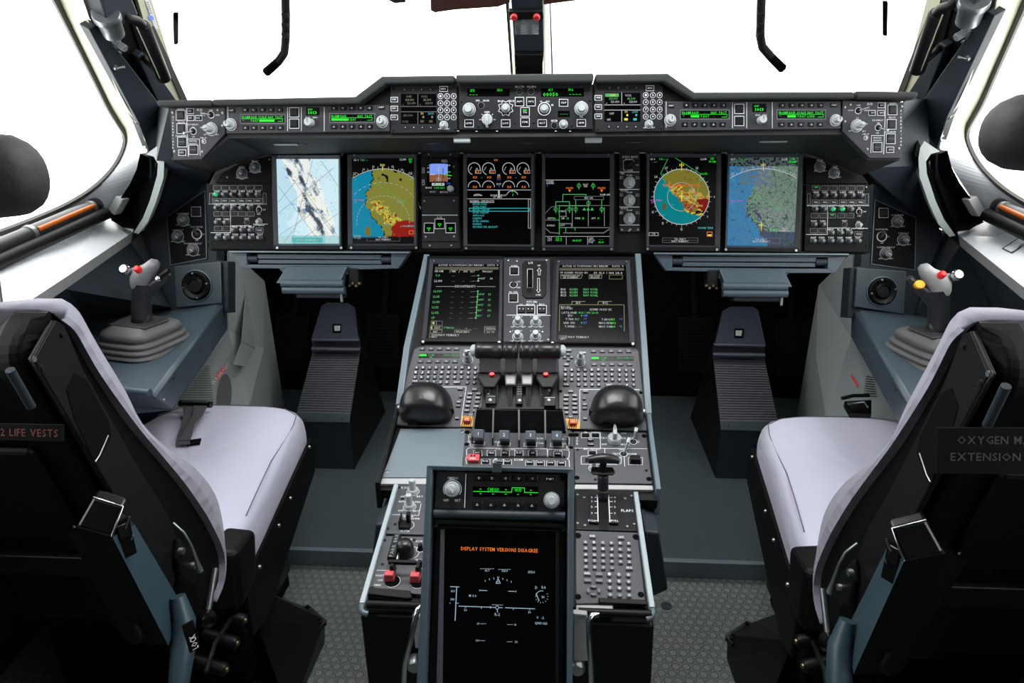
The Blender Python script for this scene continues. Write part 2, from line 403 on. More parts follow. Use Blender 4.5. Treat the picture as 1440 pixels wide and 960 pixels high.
    def wing(s, x, y, r, ang=90, m=None, h=.016, name='selector_knob', length=1.0, base=True):
        m = m or KNOB; mb = MB(); a, b = s.p(x, y); sx, _ = s.sc(x, y); R = r*sx
        if base: mb.lathe(s.F, a, b, [(R, s.w), (R, s.w+h*.35), (R*.9, s.w+h*.45)], m, n=26)
        f = s.F.rot(a, b, rad(ang-90))
        mb.prism(f, [(-R*.34, -R*.8), (R*.34, -R*.8), (R*.36, R*.3), (R*.14, R*1.15*length), (-R*.14, R*1.15*length), (-R*.36, R*.3)], s.w, s.w+h, m, inset=R*.08)
        mb.seg(f, (0, R*.3), (0, R*length), R*.09, s.w+h+.0003, VOID)
        return mb.build(name, s.t, bevel=R*.05)
    def toggle(s, x, y, r, dx=0, dy=1, ln=.016, m=None, name='toggle_switch', tip=None):
        mb = MB(); a, b = s.p(x, y); sx, _ = s.sc(x, y); R = r*sx; F = s.F; s.ring(x, y, r+.3, .7)
        mb.lathe(F, a, b, [(R*.85, s.w), (R*.8, s.w+.0015), (R*.45, s.w+.003)], BLACK, n=16)
        p0 = F.pt(a, b, s.w); l = math.hypot(dx, dy) or 1
        d = (F.u*dx/l + F.v*dy/l)*.75 + F.n*.8; d.normalize()
        mb.tube([p0, p0+d*ln*.6, p0+d*ln*.62, p0+d*ln], [R*.28, R*.3, R*.42, R*.48], m or STEEL, n=10)
        if tip: mb.tube([p0+d*ln*.8, p0+d*ln*1.08], [R*.5, R*.5], tip, n=10)
        return mb.build(name, s.t)
    def screw(s, x, y, r=1.6, m=None, name='screw'):
        mb = MB(); a, b = s.p(x, y); sx, _ = s.sc(x, y); R = r*sx
        mb.lathe(s.F, a, b, [(R, s.w), (R*.95, s.w+.0009), (R*.6, s.w+.0012)], m or STEEL, n=12)
        mb.seg(s.F, (a-R*.5, b-R*.3), (a+R*.5, b+R*.3), R*.25, s.w+.0014, VOID)
        return mb.build(name, s.t)
    def hole(s, x, y, rx, ry): 
        a, b = s.p(x, y); sx, sy = s.sc(x, y)
        s.mk.lathe(s.F, a, b, [(rx*sx, s.w+.0001), (rx*sx, s.w+.0002)], VOID, n=18, sy=ry*sy/(rx*sx))
    def window(s, x0, y0, x1, y1, name='display', m=None, w=.0006):
        mb = MB(); pts = [s.p(x0, y1), s.p(x1, y1), s.p(x1, y0), s.p(x0, y0)]
        mb.prism(s.F, pts, s.w, s.w+w, m or GLASSD); return mb

# ================================================================== the setting
def ribbon(A, B, m, mb=None):
    mb = mb or MB(); n = len(A); mb.add(list(A)+list(B), [(i, i+1, n+i+1, n+i) for i in range(n-1)], m); return mb
def plane3(a, b, c, toward=CAM):
    n = (b-a).cross(c-a).normalized()
    if (toward-a).dot(n) < 0: n = -n
    u = Vector((1, 0, 0)) - n*n.x
    return Fr(a, u.normalized(), n)
def both(fn):
    for mr in (False, True): fn(mr)
LR = {False: ('left', 'pilot-side'), True: ('right', 'copilot-side')}

struct('floor', MB().box(WORLD, -1.7, -1.4, 1.7, 2.75, -.04, 0, FLOORM), 'grey rubber floor covered in small round studs', 'floor')
def platform(mr):
    mb = MB().box(WORLD, -1.25, 1.575, -.175, 2.65, 0, .05, PLATF)
    struct('floor', mb, 'raised smooth dark grey footwell platform on the %s' % LR[mr][0], 'floor', mirror=mr, bevel=.003)
    mb = MB().box(WORLD, -1.2, 1.558, -.175, 1.574, .0, .052, PLATE)
    struct('trim_1', mb, 'metal edge strip along the step on the %s' % LR[mr][0], 'trim', mirror=mr, bevel=.002)
both(platform)
struct('wall_front', MB().box(WORLD, -1.5, 2.66, 1.5, 2.72, 0, 1.16, VOID), 'bulkhead at the front of the footwells, blackened for their shadow', 'wall')  # near-black colour stands in for the footwell shadow
struct('wall_back', MB().box(WORLD, -1.7, -1.46, 1.7, -1.4, 0, 2.1, BLUED), 'dark rear wall of the flight deck', 'wall')
struct('ceiling', MB().hexa([Vector(p) for p in ((-1.0, -1.4, 2.05), (1.02, -1.4, 2.05), (.85, .95, 1.86), (-.83, .95, 1.86))], [Vector(p) for p in ((-1.0, -1.4, 2.1), (1.02, -1.4, 2.1), (.85, .95, 1.91), (-.83, .95, 1.91))], LGREY).hexa([Vector(p) for p in ((-.83, .95, 1.86), (.85, .95, 1.86), (.74, 1.42, 1.62), (-.72, 1.42, 1.62))], [Vector(p) for p in ((-.83, .95, 1.91), (.85, .95, 1.91), (.74, 1.42, 1.67), (-.72, 1.42, 1.67))], BLUED), 'dark overhead lining sloping down to the windscreens', 'ceiling')
struct('ceiling', MB().box(WORLD, -.42, .2, .45, 1.35, 1.70, 1.76, PANELD), 'dark overhead switch panel board', 'ceiling', bevel=.01)

# side window plane, door-post plane, windscreen plane
PS = plane3(at(0, 322, x=-1.2), at(170, 200, y=1.80), at(75, 0, y=1.45))
PA = plane3(at(190, 172, y=1.68), at(117, 0, y=1.42), at(262, 140, y=1.85))
WIN = [(-2, -520), (10, -260), (28, -110), (72, 0), (100, 55), (130, 115), (150, 155), (163, 176), (171, 190), (171, 205), (161, 227), (145, 247), (120, 268), (85, 288), (40, 307), (0, 322), (-60, 345), (-150, 380), (-300, 440)]
def grow(pts, d):
    out = []
    for i, p in enumerate(pts):
        a = pts[max(i-1, 0)]; b = pts[min(i+1, len(pts)-1)]; dx, dy = b[0]-a[0], b[1]-a[1]; l = math.hypot(dx, dy)
        out.append((p[0]-(-dy)/l*d if False else p[0]+(-dy/l)*(-d), p[1]+(dx/l)*(-d)))
    return out
W3 = [PS.hit(*p) for p in WIN[3:]]
# the window runs on rearwards, past the camera
top = W3[0]; r0 = W3[0]+Vector((-.03, -.25, .22)); r1 = Vector((-.86, -.15, 1.68)); r2 = Vector((-1.22, -.15, .97))
# keep the rear points on the window plane
def onps(p, y):
    # a point on PS at given y and z
    n = PS.n; x = PS.o.x - (n.y*(y-PS.o.y)+n.z*(p-PS.o.z))/n.x; return Vector((x, y, p))
zb = PS.hit(0, 322).z
OUT = [onps(1.66, -.1), onps(1.66, 1.15)] + [PS.hit(*p) for p in WIN[3:16]] + [onps(zb, .9), onps(zb, -.1)]
SEAL2 = []
cen = sum(OUT, Vector())/len(OUT)
for i, p in enumerate(OUT):
    a = OUT[i-1]; b = OUT[(i+1) % len(OUT)]
    t = (b-a).normalized(); q = PS.n.cross(t).normalized()
    if (p-cen).dot(q) < 0: q = -q
    SEAL2.append(p+q*.012)
SEAL3 = [p+PS.n*.008 for p in SEAL2]
OUTIN = [p+PS.n*.008 for p in OUT]
# inner ends of the lining band (upper: on the post plane; lower: down to the sill)
sillz = lambda x, y: at(x, y, x=-1.165)
BAND = [onps(1.74, -.1)+Vector((.14, 0, .05)), onps(1.74, 1.15)+Vector((.14, 0, .05)), PA.hit(117, 0), PA.hit(133, 60), PA.hit(150, 95), PA.hit(165, 125), PA.hit(178, 150), PA.hit(191, 172), at(203, 195, y=1.72), at(207, 213, y=1.76), at(197, 232, y=1.80), at(183, 258, y=1.82), at(166, 284, y=1.83), at(143, 303, y=1.83), sillz(75, 332), Vector((-1.165, .9, sillz(0, 362).z)), Vector((-1.165, -.1, sillz(0, 362).z))]
# BAND must match OUT in number
assert len(OUT) == 17 and len(BAND) == 17, (len(OUT), len(BAND))
def cat3(L):
    out = []
    for i in range(len(L)-1):
        p0, p1, p2, p3 = L[max(i-1, 0)], L[i], L[i+1], L[min(i+2, len(L)-1)]
        for k in range(4):
            t = k/4; out.append(.5*(2*p1+(p2-p0)*t+(2*p0-5*p1+4*p2-p3)*t*t+(3*p1-p0-3*p2+p3)*t**3))
    return out+[L[-1]]
B13, B15, B0_, B1_, B2_ = BAND[13], BAND[15], BAND[0], BAND[1], BAND[2]
OUT = OUT[:2]+cat3(OUT[2:15])+OUT[15:]; OUTIN = OUTIN[:2]+cat3(OUTIN[2:15])+OUTIN[15:]; SEAL2 = SEAL2[:2]+cat3(SEAL2[2:15])+SEAL2[15:]; SEAL3 = SEAL3[:2]+cat3(SEAL3[2:15])+SEAL3[15:]; BAND = BAND[:2]+cat3(BAND[2:15])+BAND[15:]
def side_window(mr):
    s = LR[mr][0]
    mb = MB(); n = len(OUT)
    mb.add(OUT, [tuple(range(n))], GLASS)
    struct('window_1', mb, '%s side window pane, white sky behind' % s, 'window', mirror=mr)
    mb = MB()
    def closed(A, B, m): mb.add(list(A)+list(B), [(i, (i+1) % n, n+(i+1) % n, n+i) for i in range(n)], m)
    DK = mats_seal
    closed(OUT, OUTIN, DK); closed(OUTIN, SEAL3, DK); closed(SEAL3, SEAL2, DK)
    struct('trim_2', mb, 'dark rubber seal around the %s side window' % s, 'window seal', mirror=mr)
    mb = MB()
    for i in range(n-1):
        m = CREAM if i < 26 else WHITE
        mb.add([SEAL2[i], SEAL2[i+1], BAND[i+1], BAND[i]], [(0, 1, 2, 3)], m, smooth=True)
    struct('trim_3', mb, 'pale lining band framing the %s side window' % s, 'window lining', mirror=mr)
    # sill shelf
    si = [at(187, 326, z=.895), at(95, 388, z=.883), at(0, 450, z=.87), Vector((-.80, .5, .86)), Vector((-.74, -.1, .85))]
    so = [B13, sillz(75, 332), sillz(0, 362), Vector((-1.165, .5, B15.z)), Vector((-1.165, -.1, B15.z))]
    mb = ribbon(so, si, WHITE)
    lo = [p+Vector((-.012, 0, -.03)) for p in si]
    ribbon(si, lo, PALE, mb)
    struct('trim_4', mb, 'glossy white window sill shelf on the %s' % s, 'window sill', mirror=mr)
    # wall below the sill, down to the side console, and the lower hull wall
    co = [at(247, 433, y=1.82), at(130, 450, z=.66), Vector((-1.16, 1.1, .66)), Vector((-1.1, .5, .66)), Vector((-1.1, -.1, .66))]
    mb = ribbon(lo, co, BLUED)
    mb.add([lo[0], KNEE.hit(206, 322, -.02), KNEE.hit(245, 442, -.02), co[0]], [(0, 1, 2, 3)], BLUED); mb.add([si[0], lo[0], KNEE.hit(206, 322, -.02), at(190, 300, y=1.9)], [(0, 1, 2, 3)], BLUED)
    mb.add([at(140, 290, y=1.93), at(205, 290, y=1.93), at(200, 336, y=1.93), at(140, 332, y=1.93)], [(0, 1, 2, 3)], PALE)
    ribbon(co, [Vector((p.x-.02, p.y, 0)) for p in co], BLUED, mb)
    rear = [Vector((-1.165, -.1, 1.75)), Vector((-1.165, -1.4, 1.8)), Vector((-1.2, -1.4, 0)), Vector((-1.12, -.1, 0))]
    mb.add(rear, [(0, 1, 2, 3)], BLUED)
    mb.add([B1_, B2_, PA.hit(160, -40), Vector((-.72, 1.42, 1.66)), Vector((-.82, .95, 1.88))], [(0, 1, 2, 3, 4)], BLUED)
    mb.add([BAND[1], BAND[0], Vector((-.98, -1.4, 2.07)), Vector((-.82, .95, 1.88))], [(0, 1, 2, 3)], LGREY)
    mb.add([BAND[0], Vector((-1.165, -1.4, 1.8)), Vector((-1.0, -1.4, 2.07))], [(0, 1, 2)], LGREY)
    struct('wall_'+s, mb, 'dark slate side wall below the %s window sill' % s, 'wall', mirror=mr)
    # forward lower hull closing off the footwell, coloured black for its shadow
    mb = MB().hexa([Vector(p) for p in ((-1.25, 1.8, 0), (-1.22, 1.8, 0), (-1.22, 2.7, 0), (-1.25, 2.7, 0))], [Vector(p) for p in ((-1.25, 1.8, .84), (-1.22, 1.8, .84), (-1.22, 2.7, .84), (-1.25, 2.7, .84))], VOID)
    struct('wall_'+s, mb, 'hull wall beside the %s footwell, blackened for its shadow' % s, 'wall', mirror=mr)


both(side_window)

# ------------------------------------------------------------------ windscreen posts
def post(mr):
    s = LR[mr][0]; F = PA
    def P(pts, w0, w1, m, mb, inset=0): mb.prism(F, [F.loc(*p) for p in pts], w0, w1, m, inset)
    # structural post behind everything
    mb = MB(); P([(135, -60), (200, -60), (262, 142), (262, 200), (228, 222), (214, 172), (160, 60)], -.05, -.012, MATTE, mb)
    P([(210, 40), (215, 36), (263, 142), (256, 146)], -.06, .004, mats_seal, mb)
    P([(185, -30), (203, -30), (258, 146), (236, 146)], -.05, .0, CREAM, mb)
    struct('trim_5', mb, '%s windscreen post with a cream edge strip' % s, 'windscreen post', mirror=mr)
    # covers
    mb = MB(); P([(118, 37), (131, 30), (222, 147), (191, 172)], -.012, .012, BLUED, mb)
    mb.build
    struct('trim_6', mb, 'dark cover plate on the %s windscreen post' % s, 'post cover', mirror=mr, bevel=.002)
    mb = MB(); P([(191.5, 173), (222.5, 148), (245, 142), (236, 215), (228, 240), (210, 262), (207, 213)], -.012, .010, BLUED, mb)
    struct('trim_7', mb, 'dark lower cover at the foot of the %s windscreen post' % s, 'post cover', mirror=mr, bevel=.002)
    mb = MB(); P([(190, 78), (198, 72), (246, 140), (222, 147)], -.012, .006, BLUED, mb)
    P([(172, -20), (190, -20), (222, 110), (224, 146)], -.02, -.008, MATTE, mb)
    struct('trim_8', mb, 'narrow dark inner cover on the %s windscreen post' % s, 'post cover', mirror=mr, bevel=.002)
    t = thing('post_light', 'metallic cone map light under its dark mount, top of %s post' % s, 'map light', F.hit(150, 25) if not mr else mir(F.hit(150, 25)))
    mb = MB(); P([(114, -20), (160, -20), (171, 6), (168, 12), (131, 31)], -.01, .04, BLUED, mb)
    mb.build('mount', t, mirror=mr, bevel=.003)
    a = F.hit(148, 18, .03); b = F.hit(160, 47, .03)
    MB().tube([a, a+(b-a)*.25, a+(b-a)*.3, b], [.026, .027, .023, .021], STEEL, n=24).build('lamp_head', t, mirror=mr)
    t2 = thing('rotary_dimmer', 'grey fluted knob on the %s post cover' % s, 'knob', F.hit(163, 60) if not mr else mir(F.hit(163, 60)))
    f = F; a, b = f.loc(162, 60, .012)
    MB().lathe(f, a, b, [(.011, .012), (.011, .018), (.008, .02), (.008, .036), (.0065, .038)], KNOBM, n=20, rib=.12).build('knob', t2, mirror=mr)
    a, b = f.loc(167, 73, .012); MB().lathe(f, a, b, [(.0032, .012), (.0028, .018)], STEEL, n=10).build('stud', t2, mirror=mr)
    a, b = f.loc(162, 95, .012)
    t3 = thing('post_toggle', 'small metal toggle switch on the %s post cover' % s, 'switch', F.hit(163, 96) if not mr else mir(F.hit(163, 96)))
    mb = MB().lathe(f, a, b, [(.006, .012), (.005, .017)], STEEL, n=12); mb.build('collar', t3, mirror=mr)
    p = f.pt(a, b, .016); MB().tube([p, p+f.n*.006+f.u*.006, p+f.n*.012+f.u*.012-f.v*.003], [.002, .002, .0035], STEEL, n=8).build('lever', t3, mirror=mr)
    # grab handle
    t4 = thing('grab_handle', 'black cylindrical grab handle on the %s windscreen post' % s, 'handle', F.hit(205, 60) if not mr else mir(F.hit(205, 60)))
    a, b = F.hit(200, 34, .045), F.hit(231, 111, .045)
    MB().tube([a, a+(b-a)*.02, a+(b-a)*.98, b], [.012, .0155, .0155, .012], BLACK, n=20).build('grip', t4, mirror=mr)
    MB().tube([F.hit(166, 8, 0), F.hit(172, 18, .03), F.hit(182, 26, .045), F.hit(194, 29, .047), F.hit(201, 37, .045)], [.015, .012, .009, .009, .012], BLACK, n=12).build('neck', t4, mirror=mr)
    MB().tube([F.hit(199, 76, -.01), F.hit(206, 86, .02), F.hit(220, 98, .04)], [.009, .007, .007], BLACK, n=10).build('bracket', t4, mirror=mr)
    MB().tube([F.hit(192, 38, .05), F.hit(226, 112, .05)], .0012, CREAM, n=6).build('piping', t4, mirror=mr)
both(post)
# sticker on the left strip
F = PA; mb = MB(); mb.prism(F, [F.loc(*p) for p in ((203, 0), (209, 0), (222, 40), (217, 40))], .0012, .0016, INK)
mb.prism(F, [F.loc(*p) for p in ((207, 22), (213, 21), (216, 27), (210, 28))], .0017, .002, SKYB)
for i in range(6):
    q = 2+i*3; mb.prism(F, [F.loc(*p) for p in ((205+i, q), (208+i, q), (208+i, q+1.2), (205+i, q+1.2))], .0017, .002, INKD)
tag(mb.build('sticker'), 'small white inspection sticker at the top of the left post', 'sticker')

# windscreen panes: outer edges on the posts, inner edge on the centre post
lb, lt = PA.hit(250, 175, -.03), Vector((-.55, .95, 1.86)); cb, ct = Vector((X0, 2.30, 1.16)), Vector((X0, 1.42, 1.64))
lb = Vector((-.93, 1.93, 1.16))
def pane(mr):
    mb = MB().add([lb, cb, ct, Vector((-.72, 1.42, 1.64))], [(0, 1, 2, 3)], GLASS)
    struct('window_2', mb, '%s windscreen pane, white sky behind' % LR[mr][0], 'window', mirror=mr)
    mb = ribbon([Vector((-1.25, 1.8, .86)), Vector((-1.1, 1.9, .98)), lb, cb], [Vector((-1.3, 2.75, .86)), Vector((-1.1, 2.75, .98)), Vector((-.9, 2.75, 1.12)), Vector((X0, 2.75, 1.13))], MATTE)
    struct('trim_9', mb, 'black coaming below the %s windscreen' % LR[mr][0], 'coaming', mirror=mr)
both(pane)
# centre post
WP = tilt(2.02, 1.39, -38)
def wq(pts, w0, w1, m, mb): return mb.prism(WP, [WP.loc(*p) for p in pts], w0, w1, m)
mb = MB(); wq([(724, -60), (762, -60), (763, 135), (726, 135)], -.07, -.012, MATTE, mb)
for (xa, xb, ya, yb) in ((712, 722, 724, 727), (773, 777.5, 763, 764)): q4 = [WP.hit(xa, -60, -.11), WP.hit(xb, 135, -.11), WP.hit(yb, 135, -.012), WP.hit(ya, -60, -.012)]; mb.add(q4, [(0, 1, 2, 3)], CREAM); mb.add([p-WP.n*.004 for p in q4], [(3, 2, 1, 0)], CREAM)
wq([(711, -60), (714, 0), (721, 120), (719, 120), (711, 8), (707, -60)], -.04, -.006, mats_seal, mb)
wq([(773, -60), (774, 0), (778, 120), (776, 120), (771, -60)], -.04, -.006, mats_seal, mb)
struct('trim_10', mb, 'cream centre post between the two windscreens', 'windscreen post')
t = thing('centre_post_cover', 'dark cover on the windscreen centre post with a white table placard', 'post cover', WP.hit(745, 60))
mb = MB(); wq([(717, -40), (763, -40), (765, 66), (724, 66)], -.011, .02, BLUED, mb); mb.build('upper_cover', t, bevel=.002)
mb = MB(); wq([(724, 66), (765, 66), (763, 84), (725, 84)], -.011, .035, BLACK, mb); mb.build('step', t, bevel=.002)
mb = MB(); wq([(725, 84), (763, 84), (763, 135), (725, 135)], -.011, .004, BLACK, mb); mb.build('lower_cover', t, bevel=.002)
mb = MB(); wq([(716, 5), (764, 4), (765, 16), (717, 17)], .02, .036, BLACK, mb); mb.build('bracket', t, bevel=.002)
for x in (723.5, 755):
    a, b = WP.loc(x, 12); MB().lathe(WP, a, b, [(.0095, .036), (.0095, .039), (.007, .043)], RED, n=18).seg(WP, (a-.005, b), (a+.005, b), .0015, .0434, VOID).build('cap_nut', t, label='red slotted cap nut')
mb = MB()

def wl(x, y, w_, h_, m): 
    m = PWHITE if m is INK else m
    wq([(x, y), (x+w_, y), (x+w_, y+h_), (x, y+h_)], .0202, .0206, m, mb)
wl(724, 20, 34, 22, INKD)
for i in range(8): wl(726, 28+i*1.75, 5.5, 1.0, BLUED); wl(733, 28+i*1.75, 8, 1.1, INK); wl(743.5, 28+i*1.75, 4, .9, BLUED); wl(749, 28+i*1.75, 8.5, 1.1, INK)
wl(734, 23.5, 16, 1.4, INK); wl(751, 20.8, 6, 4, INK); wl(725, 21, 9, 1, BLUED); wl(725, 24, 6, .8, BLUED)
a, b = WP.loc(739, 21.6); mb.text(WP, 'STANDBY COMPASS', a+.004, b, .0032, .0208, INK, span=.03)
mb.build('placard', t, label='white correction table placard')
# brown tinted visor at the very top and its mate
VP = tilt(1.86, 1.46, -20)
t = thing('tinted_visor', 'dark brown tinted visor hanging at the top left of centre post', 'sun visor', VP.hit(660, -10))
MB().prism(VP, [VP.loc(*p) for p in ((605, -60), (717, -60), (717, 3), (700, 9), (640, 13), (612, 17), (606, 14))], 0, .006, TINT).build('tinted_plate', t, bevel=.002)
t = thing('tinted_visor', 'dark visor edge at the top right of centre post', 'sun visor', VP.hit(790, -10))
MB().prism(VP, [VP.loc(*p) for p in ((764, -60), (860, -60), (818, -1), (764, 6))], 0, .006, TINT).build('tinted_plate', t, bevel=.002)
t = thing('overhead_hook', 'black overhead fitting at top edge left of the brown visor', 'fitting', VP.hit(520, -6))
MB().prism(VP, [VP.loc(*p) for p in ((466, -30), (572, -30), (571, 2), (556, 3), (548, -1), (470, -2))], .0, .012, BLACK).build('fitting', t, bevel=.002)
# wipers outside, and the black bars outside
WO = tilt(2.5, 1.45, -30)
def wiper(pts, s, x):
    t = thing('windscreen_wiper', 'parked black wiper arm outside the %s windscreen' % s, 'wiper', WO.hit(*pts[1]), 'windscreen wipers')
    P = [WO.hit(*p) for p in pts]
    MB().tube(P[:-1], .014, MATTE, n=8, flat=1).build('arm', t)
    MB().tube([P[-3], P[-2], P[-1]], [.014, .014, .015], STRIPE, n=6).build('blade', t)
    k = 0
    for q in (22, 36, 50):
        p = WO.hit(x, q, .018); MB().box(Fr(p, WO.u, WO.n), -.011, -.008, .011, .008, -.003, .003, MATTE).build('clip', t); 
wiper([(398, -60), (401, -10), (402, 20), (402, 52), (400, 74), (392, 86), (374, 102)], 'left', 401)
wiper([(1078, -60), (1071, -10), (1070, 20), (1069, 50), (1072, 66), (1084, 80), (1101, 97)], 'right', 1070)
for pts, s in ((((245, 17), (251, 17), (251, 60), (246, 60)), 'left'), (((1241, 1), (1247, 1), (1246, 48), (1241, 48)), 'right')):
    mb = MB().prism(WO, [WO.loc(*p) for p in pts], 0, .012, STRIPE)
    tag(mb.build('marker_bar'), 'short upright black bar seen through the %s windscreen' % s, 'marker bar', 'upright black bars outside')

# ================================================================== glareshield
gs = thing('glareshield', 'long dark padded glareshield with a raised centre carrying the control panels', 'glareshield', GS.hit(740, 200, -.1))
F = GS
def gpoly(pts, w0, w1, m, name, bevel=.002, mb=None, par=None):
    mb = mb or MB(); mb.prism(F, [F.loc(*p) for p in pts], w0, w1, m); return mb.build(name, par or gs, bevel=bevel)
gpoly([(226, 143), (303, 141.5), (305, 150), (229, 151.5)], -.40, .02, PADGREY, 'lip_padding', .004)
gpoly([(304, 141.5), (503, 137.5), (540, 109.5), (641, 108), (641, 118), (546, 120), (508, 147.5), (306, 150)], -.40, .02, PADGREY, 'lip_padding', .004)
gpoly([(642.5, 108), (834, 105.5), (833.5, 118), (645, 119)], -.40, .024, PADGREY, 'lip_padding', .004)
gpoly([(836, 106.5), (937, 105.5), (974, 131.5), (1195, 131), (1197, 140), (972, 141.5), (932, 117), (837, 118)], -.40, .02, PADGREY, 'lip_padding', .004)
gpoly([(1197, 130), (1284, 131.5), (1282, 140), (1198, 139.5)], -.40, .022, PADGREY, 'lip_padding', .004)
gpoly([(312, 149), (508, 147), (546, 119), (932, 117), (972, 141), (1190, 140), (1188, 186), (934, 187), (932, 188), (550, 190), (548, 192), (316, 192)], -.10, -.007, BLACK, 'housing')
# underside down to the display wall
A = [GS.hit(*p, -.007) for p in ((241, 221), (283, 222), (320, 190), (549, 189.5), (933, 186.5), (1186, 184.5), (1222, 221), (1266, 221))]
B = [MAIN.hit(*p, .01) for p in ((285, 243), (300, 238), (372, 214), (548, 211), (933, 210), (1136, 212), (1196, 236), (1212, 243))]
ribbon(A, B, UNDER).build('underside', gs, solid=-.006)
MB().prism(GS, [GS.loc(*p) for p in ((236, 152), (316, 150), (316, 190), (284, 222), (241, 222))], -.09, -.007, BLACK).build('end_housing', gs)
MB().prism(GS, [GS.loc(*p) for p in ((1188, 141), (1274, 143), (1270, 221), (1222, 221), (1188, 185))], -.09, -.007, BLACK).build('end_housing', gs)
# latches and lamps underneath
US = Fr((GS.hit(740, 186)+MAIN.hit(740, 211))/2, (1, 0, 0), (MAIN.hit(740, 211)-GS.hit(740, 186)).cross(Vector((1, 0, 0))))
if US.n.z > 0: US = Fr(US.o, (1, 0, 0), -US.n)
for x, lb_ in ((650, 'left'), (834.5, 'right')):
    p = US.hit(x, 197, .012); f = Fr(p, (0, 1, 0), (1, 0, 0))
    t = thing('thumb_wheel', 'ribbed white thumb wheel under the glareshield, %s of the pair' % lb_, 'thumb wheel', p, 'thumb wheels under the glareshield')
    MB().lathe(f, 0, 0, [(.004, -.017), (.0058, -.016), (.0058, .016), (.004, .017)], KNOB, n=24, rib=.08).build('wheel', t)
for x0, x1, y, l in ((375, 430, 200, 'far left'), (588, 622, 199, 'left'), (726, 757, 198, 'middle'), (878, 908, 197, 'right'), (1056, 1118, 196, 'far right')):
    p = US.hit((x0+x1)/2, y, .004); q = (US.hit(x1, y)-US.hit(x0, y)).length/2; f = Fr(p, (1, 0, 0), US.n)
    t = thing('reading_lamp', 'slim recessed lamp under the glareshield, %s one' % l, 'lamp', p)
    MB().prism(f, [(-q, -.012), (q, -.012), (q*.7, .012), (-q*.7, .012)], -.004, .004, BLACK).build('lamp_housing', t, bevel=.001)
    if l.startswith('far'): MB().box(f, -q*.6, -.006, q*.6, .005, .004, .006, STEEL).build('lens', t)
    else: MB().box(f, -q*.4, -.003, q*.4, .003, .004, .005, KNOBM).build('latch', t)
for x, y in ((561, 204), (668, 204), (819, 204), (930, 203)):
    p = US.hit(x, y, .003); f = Fr(p, (1, 0, 0), US.n); t = MB().lathe(f, 0, 0, [(.005, -.004), (.004, .002)], CREAM, n=10).build('screw', gs)

def arrows(P, xs, y, ch, w_=8.6, h_=6.2):
    for x in xs: P.button(x, y, w_, h_, ch, hgt=.0025)
def green_display(P, x0, y0, x1, y1, mode):
    mb = P.window(x0, y0, x1, y1); W = x1-x0; H = y1-y0; kw = dict(mb=mb, w=.001)
    def t(fx, fy, h, s, m=GREEN, span=None): P.txt(x0+W*fx, y0+H*fy, h, s, m, span=span, **kw)
    if mode.startswith('efis'):
        t(.11, .26, 3.4, 'FRAME', span=W*.19); t(.30, .26, 3.4, 'BASD', span=W*.14)
        if 's' in mode[4:]: t(.50, .26, 3.4, 'SCALE', span=W*.19)
        else: t(.50, .3, 2, '-')
        t(.69, .26, 3.4, 'NAV', span=W*.12); t(.88, .26, 3.4, 'TACT', span=W*.17)
        P.line([(x0+1, y0+H*.48), (x0+W*.2, y0+H*.48), (x0+W*.2, y0+H*.1)], .5, GREEN, **kw); P.line([(x0+W*.22, y0+H*.48), (x1-1, y0+H*.48)], .5, GREEN, **kw)
        bars = {'efis_a s': (.42, .78), 'efis_b': (.02, .41), 'efis_c': (.2, .38), 'efis_d s': (.2, .38)}[mode]
        P.fill(x0+W*bars[0], y0+H*.58, x0+W*bars[1], y0+H*.92, GREEN, w=.001, mb=mb)
        tx = .31 if bars[0] > .4 else .5
        t(tx, .76, 3, 'T-DAT', span=W*.18)
        if mode == 'efis_d s': t(.7, .76, 3, '%LADD'.replace('%', '-'), span=W*.17)
        else: t(.7, .76, 2, '-')
        P.line([(x1-W*.14, y0+H*.86), (x1-2, y0+H*.86), (x1-2, y0+H*.6)], .5, GREEN, **kw); t(.05, .76, 2.4, '*')
    return mb
def efis(name, label, x_, y_, d1, bx, baro, bk, d2, kn, lines, up1, dn1, up2, dn2, pw, poly, sc_):
    P = Panel(name, label, 'control panel', GS, poly, m=PANEL, group=None)
    P.line([(poly[0][0]+3, poly[0][1]+.5), (poly[0][0]+3, poly[3][1]-5)], .6)
    for x in pw: P.button(x[0], x[1], 8.6, 5.6, 'PWT', th=2.4, hgt=.0025)
    arrows(P, up1[0], up1[1], 'v'); arrows(P, dn1[0], dn1[1], '^'); arrows(P, up2[0], up2[1], 'v'); arrows(P, dn2[0], dn2[1], '^')
    for d, mode in ((d1, sc_[0]), (d2, sc_[1])):
        P.rect((d[0]+d[2])/2, (d[1]+d[3])/2, d[2]-d[0]+3, d[3]-d[1]+3, .5, INKD)
        green_display(P, *d, mode).build('display', P.t)
    for x in lines: P.line([(x, poly[0][1]+1.5), (x, poly[3][1]-4)], .7)
    for b in bx: P.button(b[0], b[1], 11, 11, '', outline=True, hgt=.003)
    mb = P.window(*baro); cx = (baro[0]+baro[2])/2
    P.txt(baro[0]+5.5, baro[1]+3, 2.4, 'QNH', GREEN, mb=mb, w=.001); P.txt(cx, baro[3]-3.6, 4, '1013', GREEN, mb=mb, w=.001, span=12); mb.build('display', P.t)
    P.txt(bk[0]-4, bk[1]-7.2, 2, 'IN HG', span=6); P.txt(bk[0]+6, bk[1]-7.2, 2, 'HPA', span=6)
    P.knob(bk[0], bk[1], 5.6, h=.02, skirt=False, r2=1, ringmark=False)
    for k in kn: P.knob(k[0], k[1], 6.9, h=.022, r2=.62)
    P.done(); return P
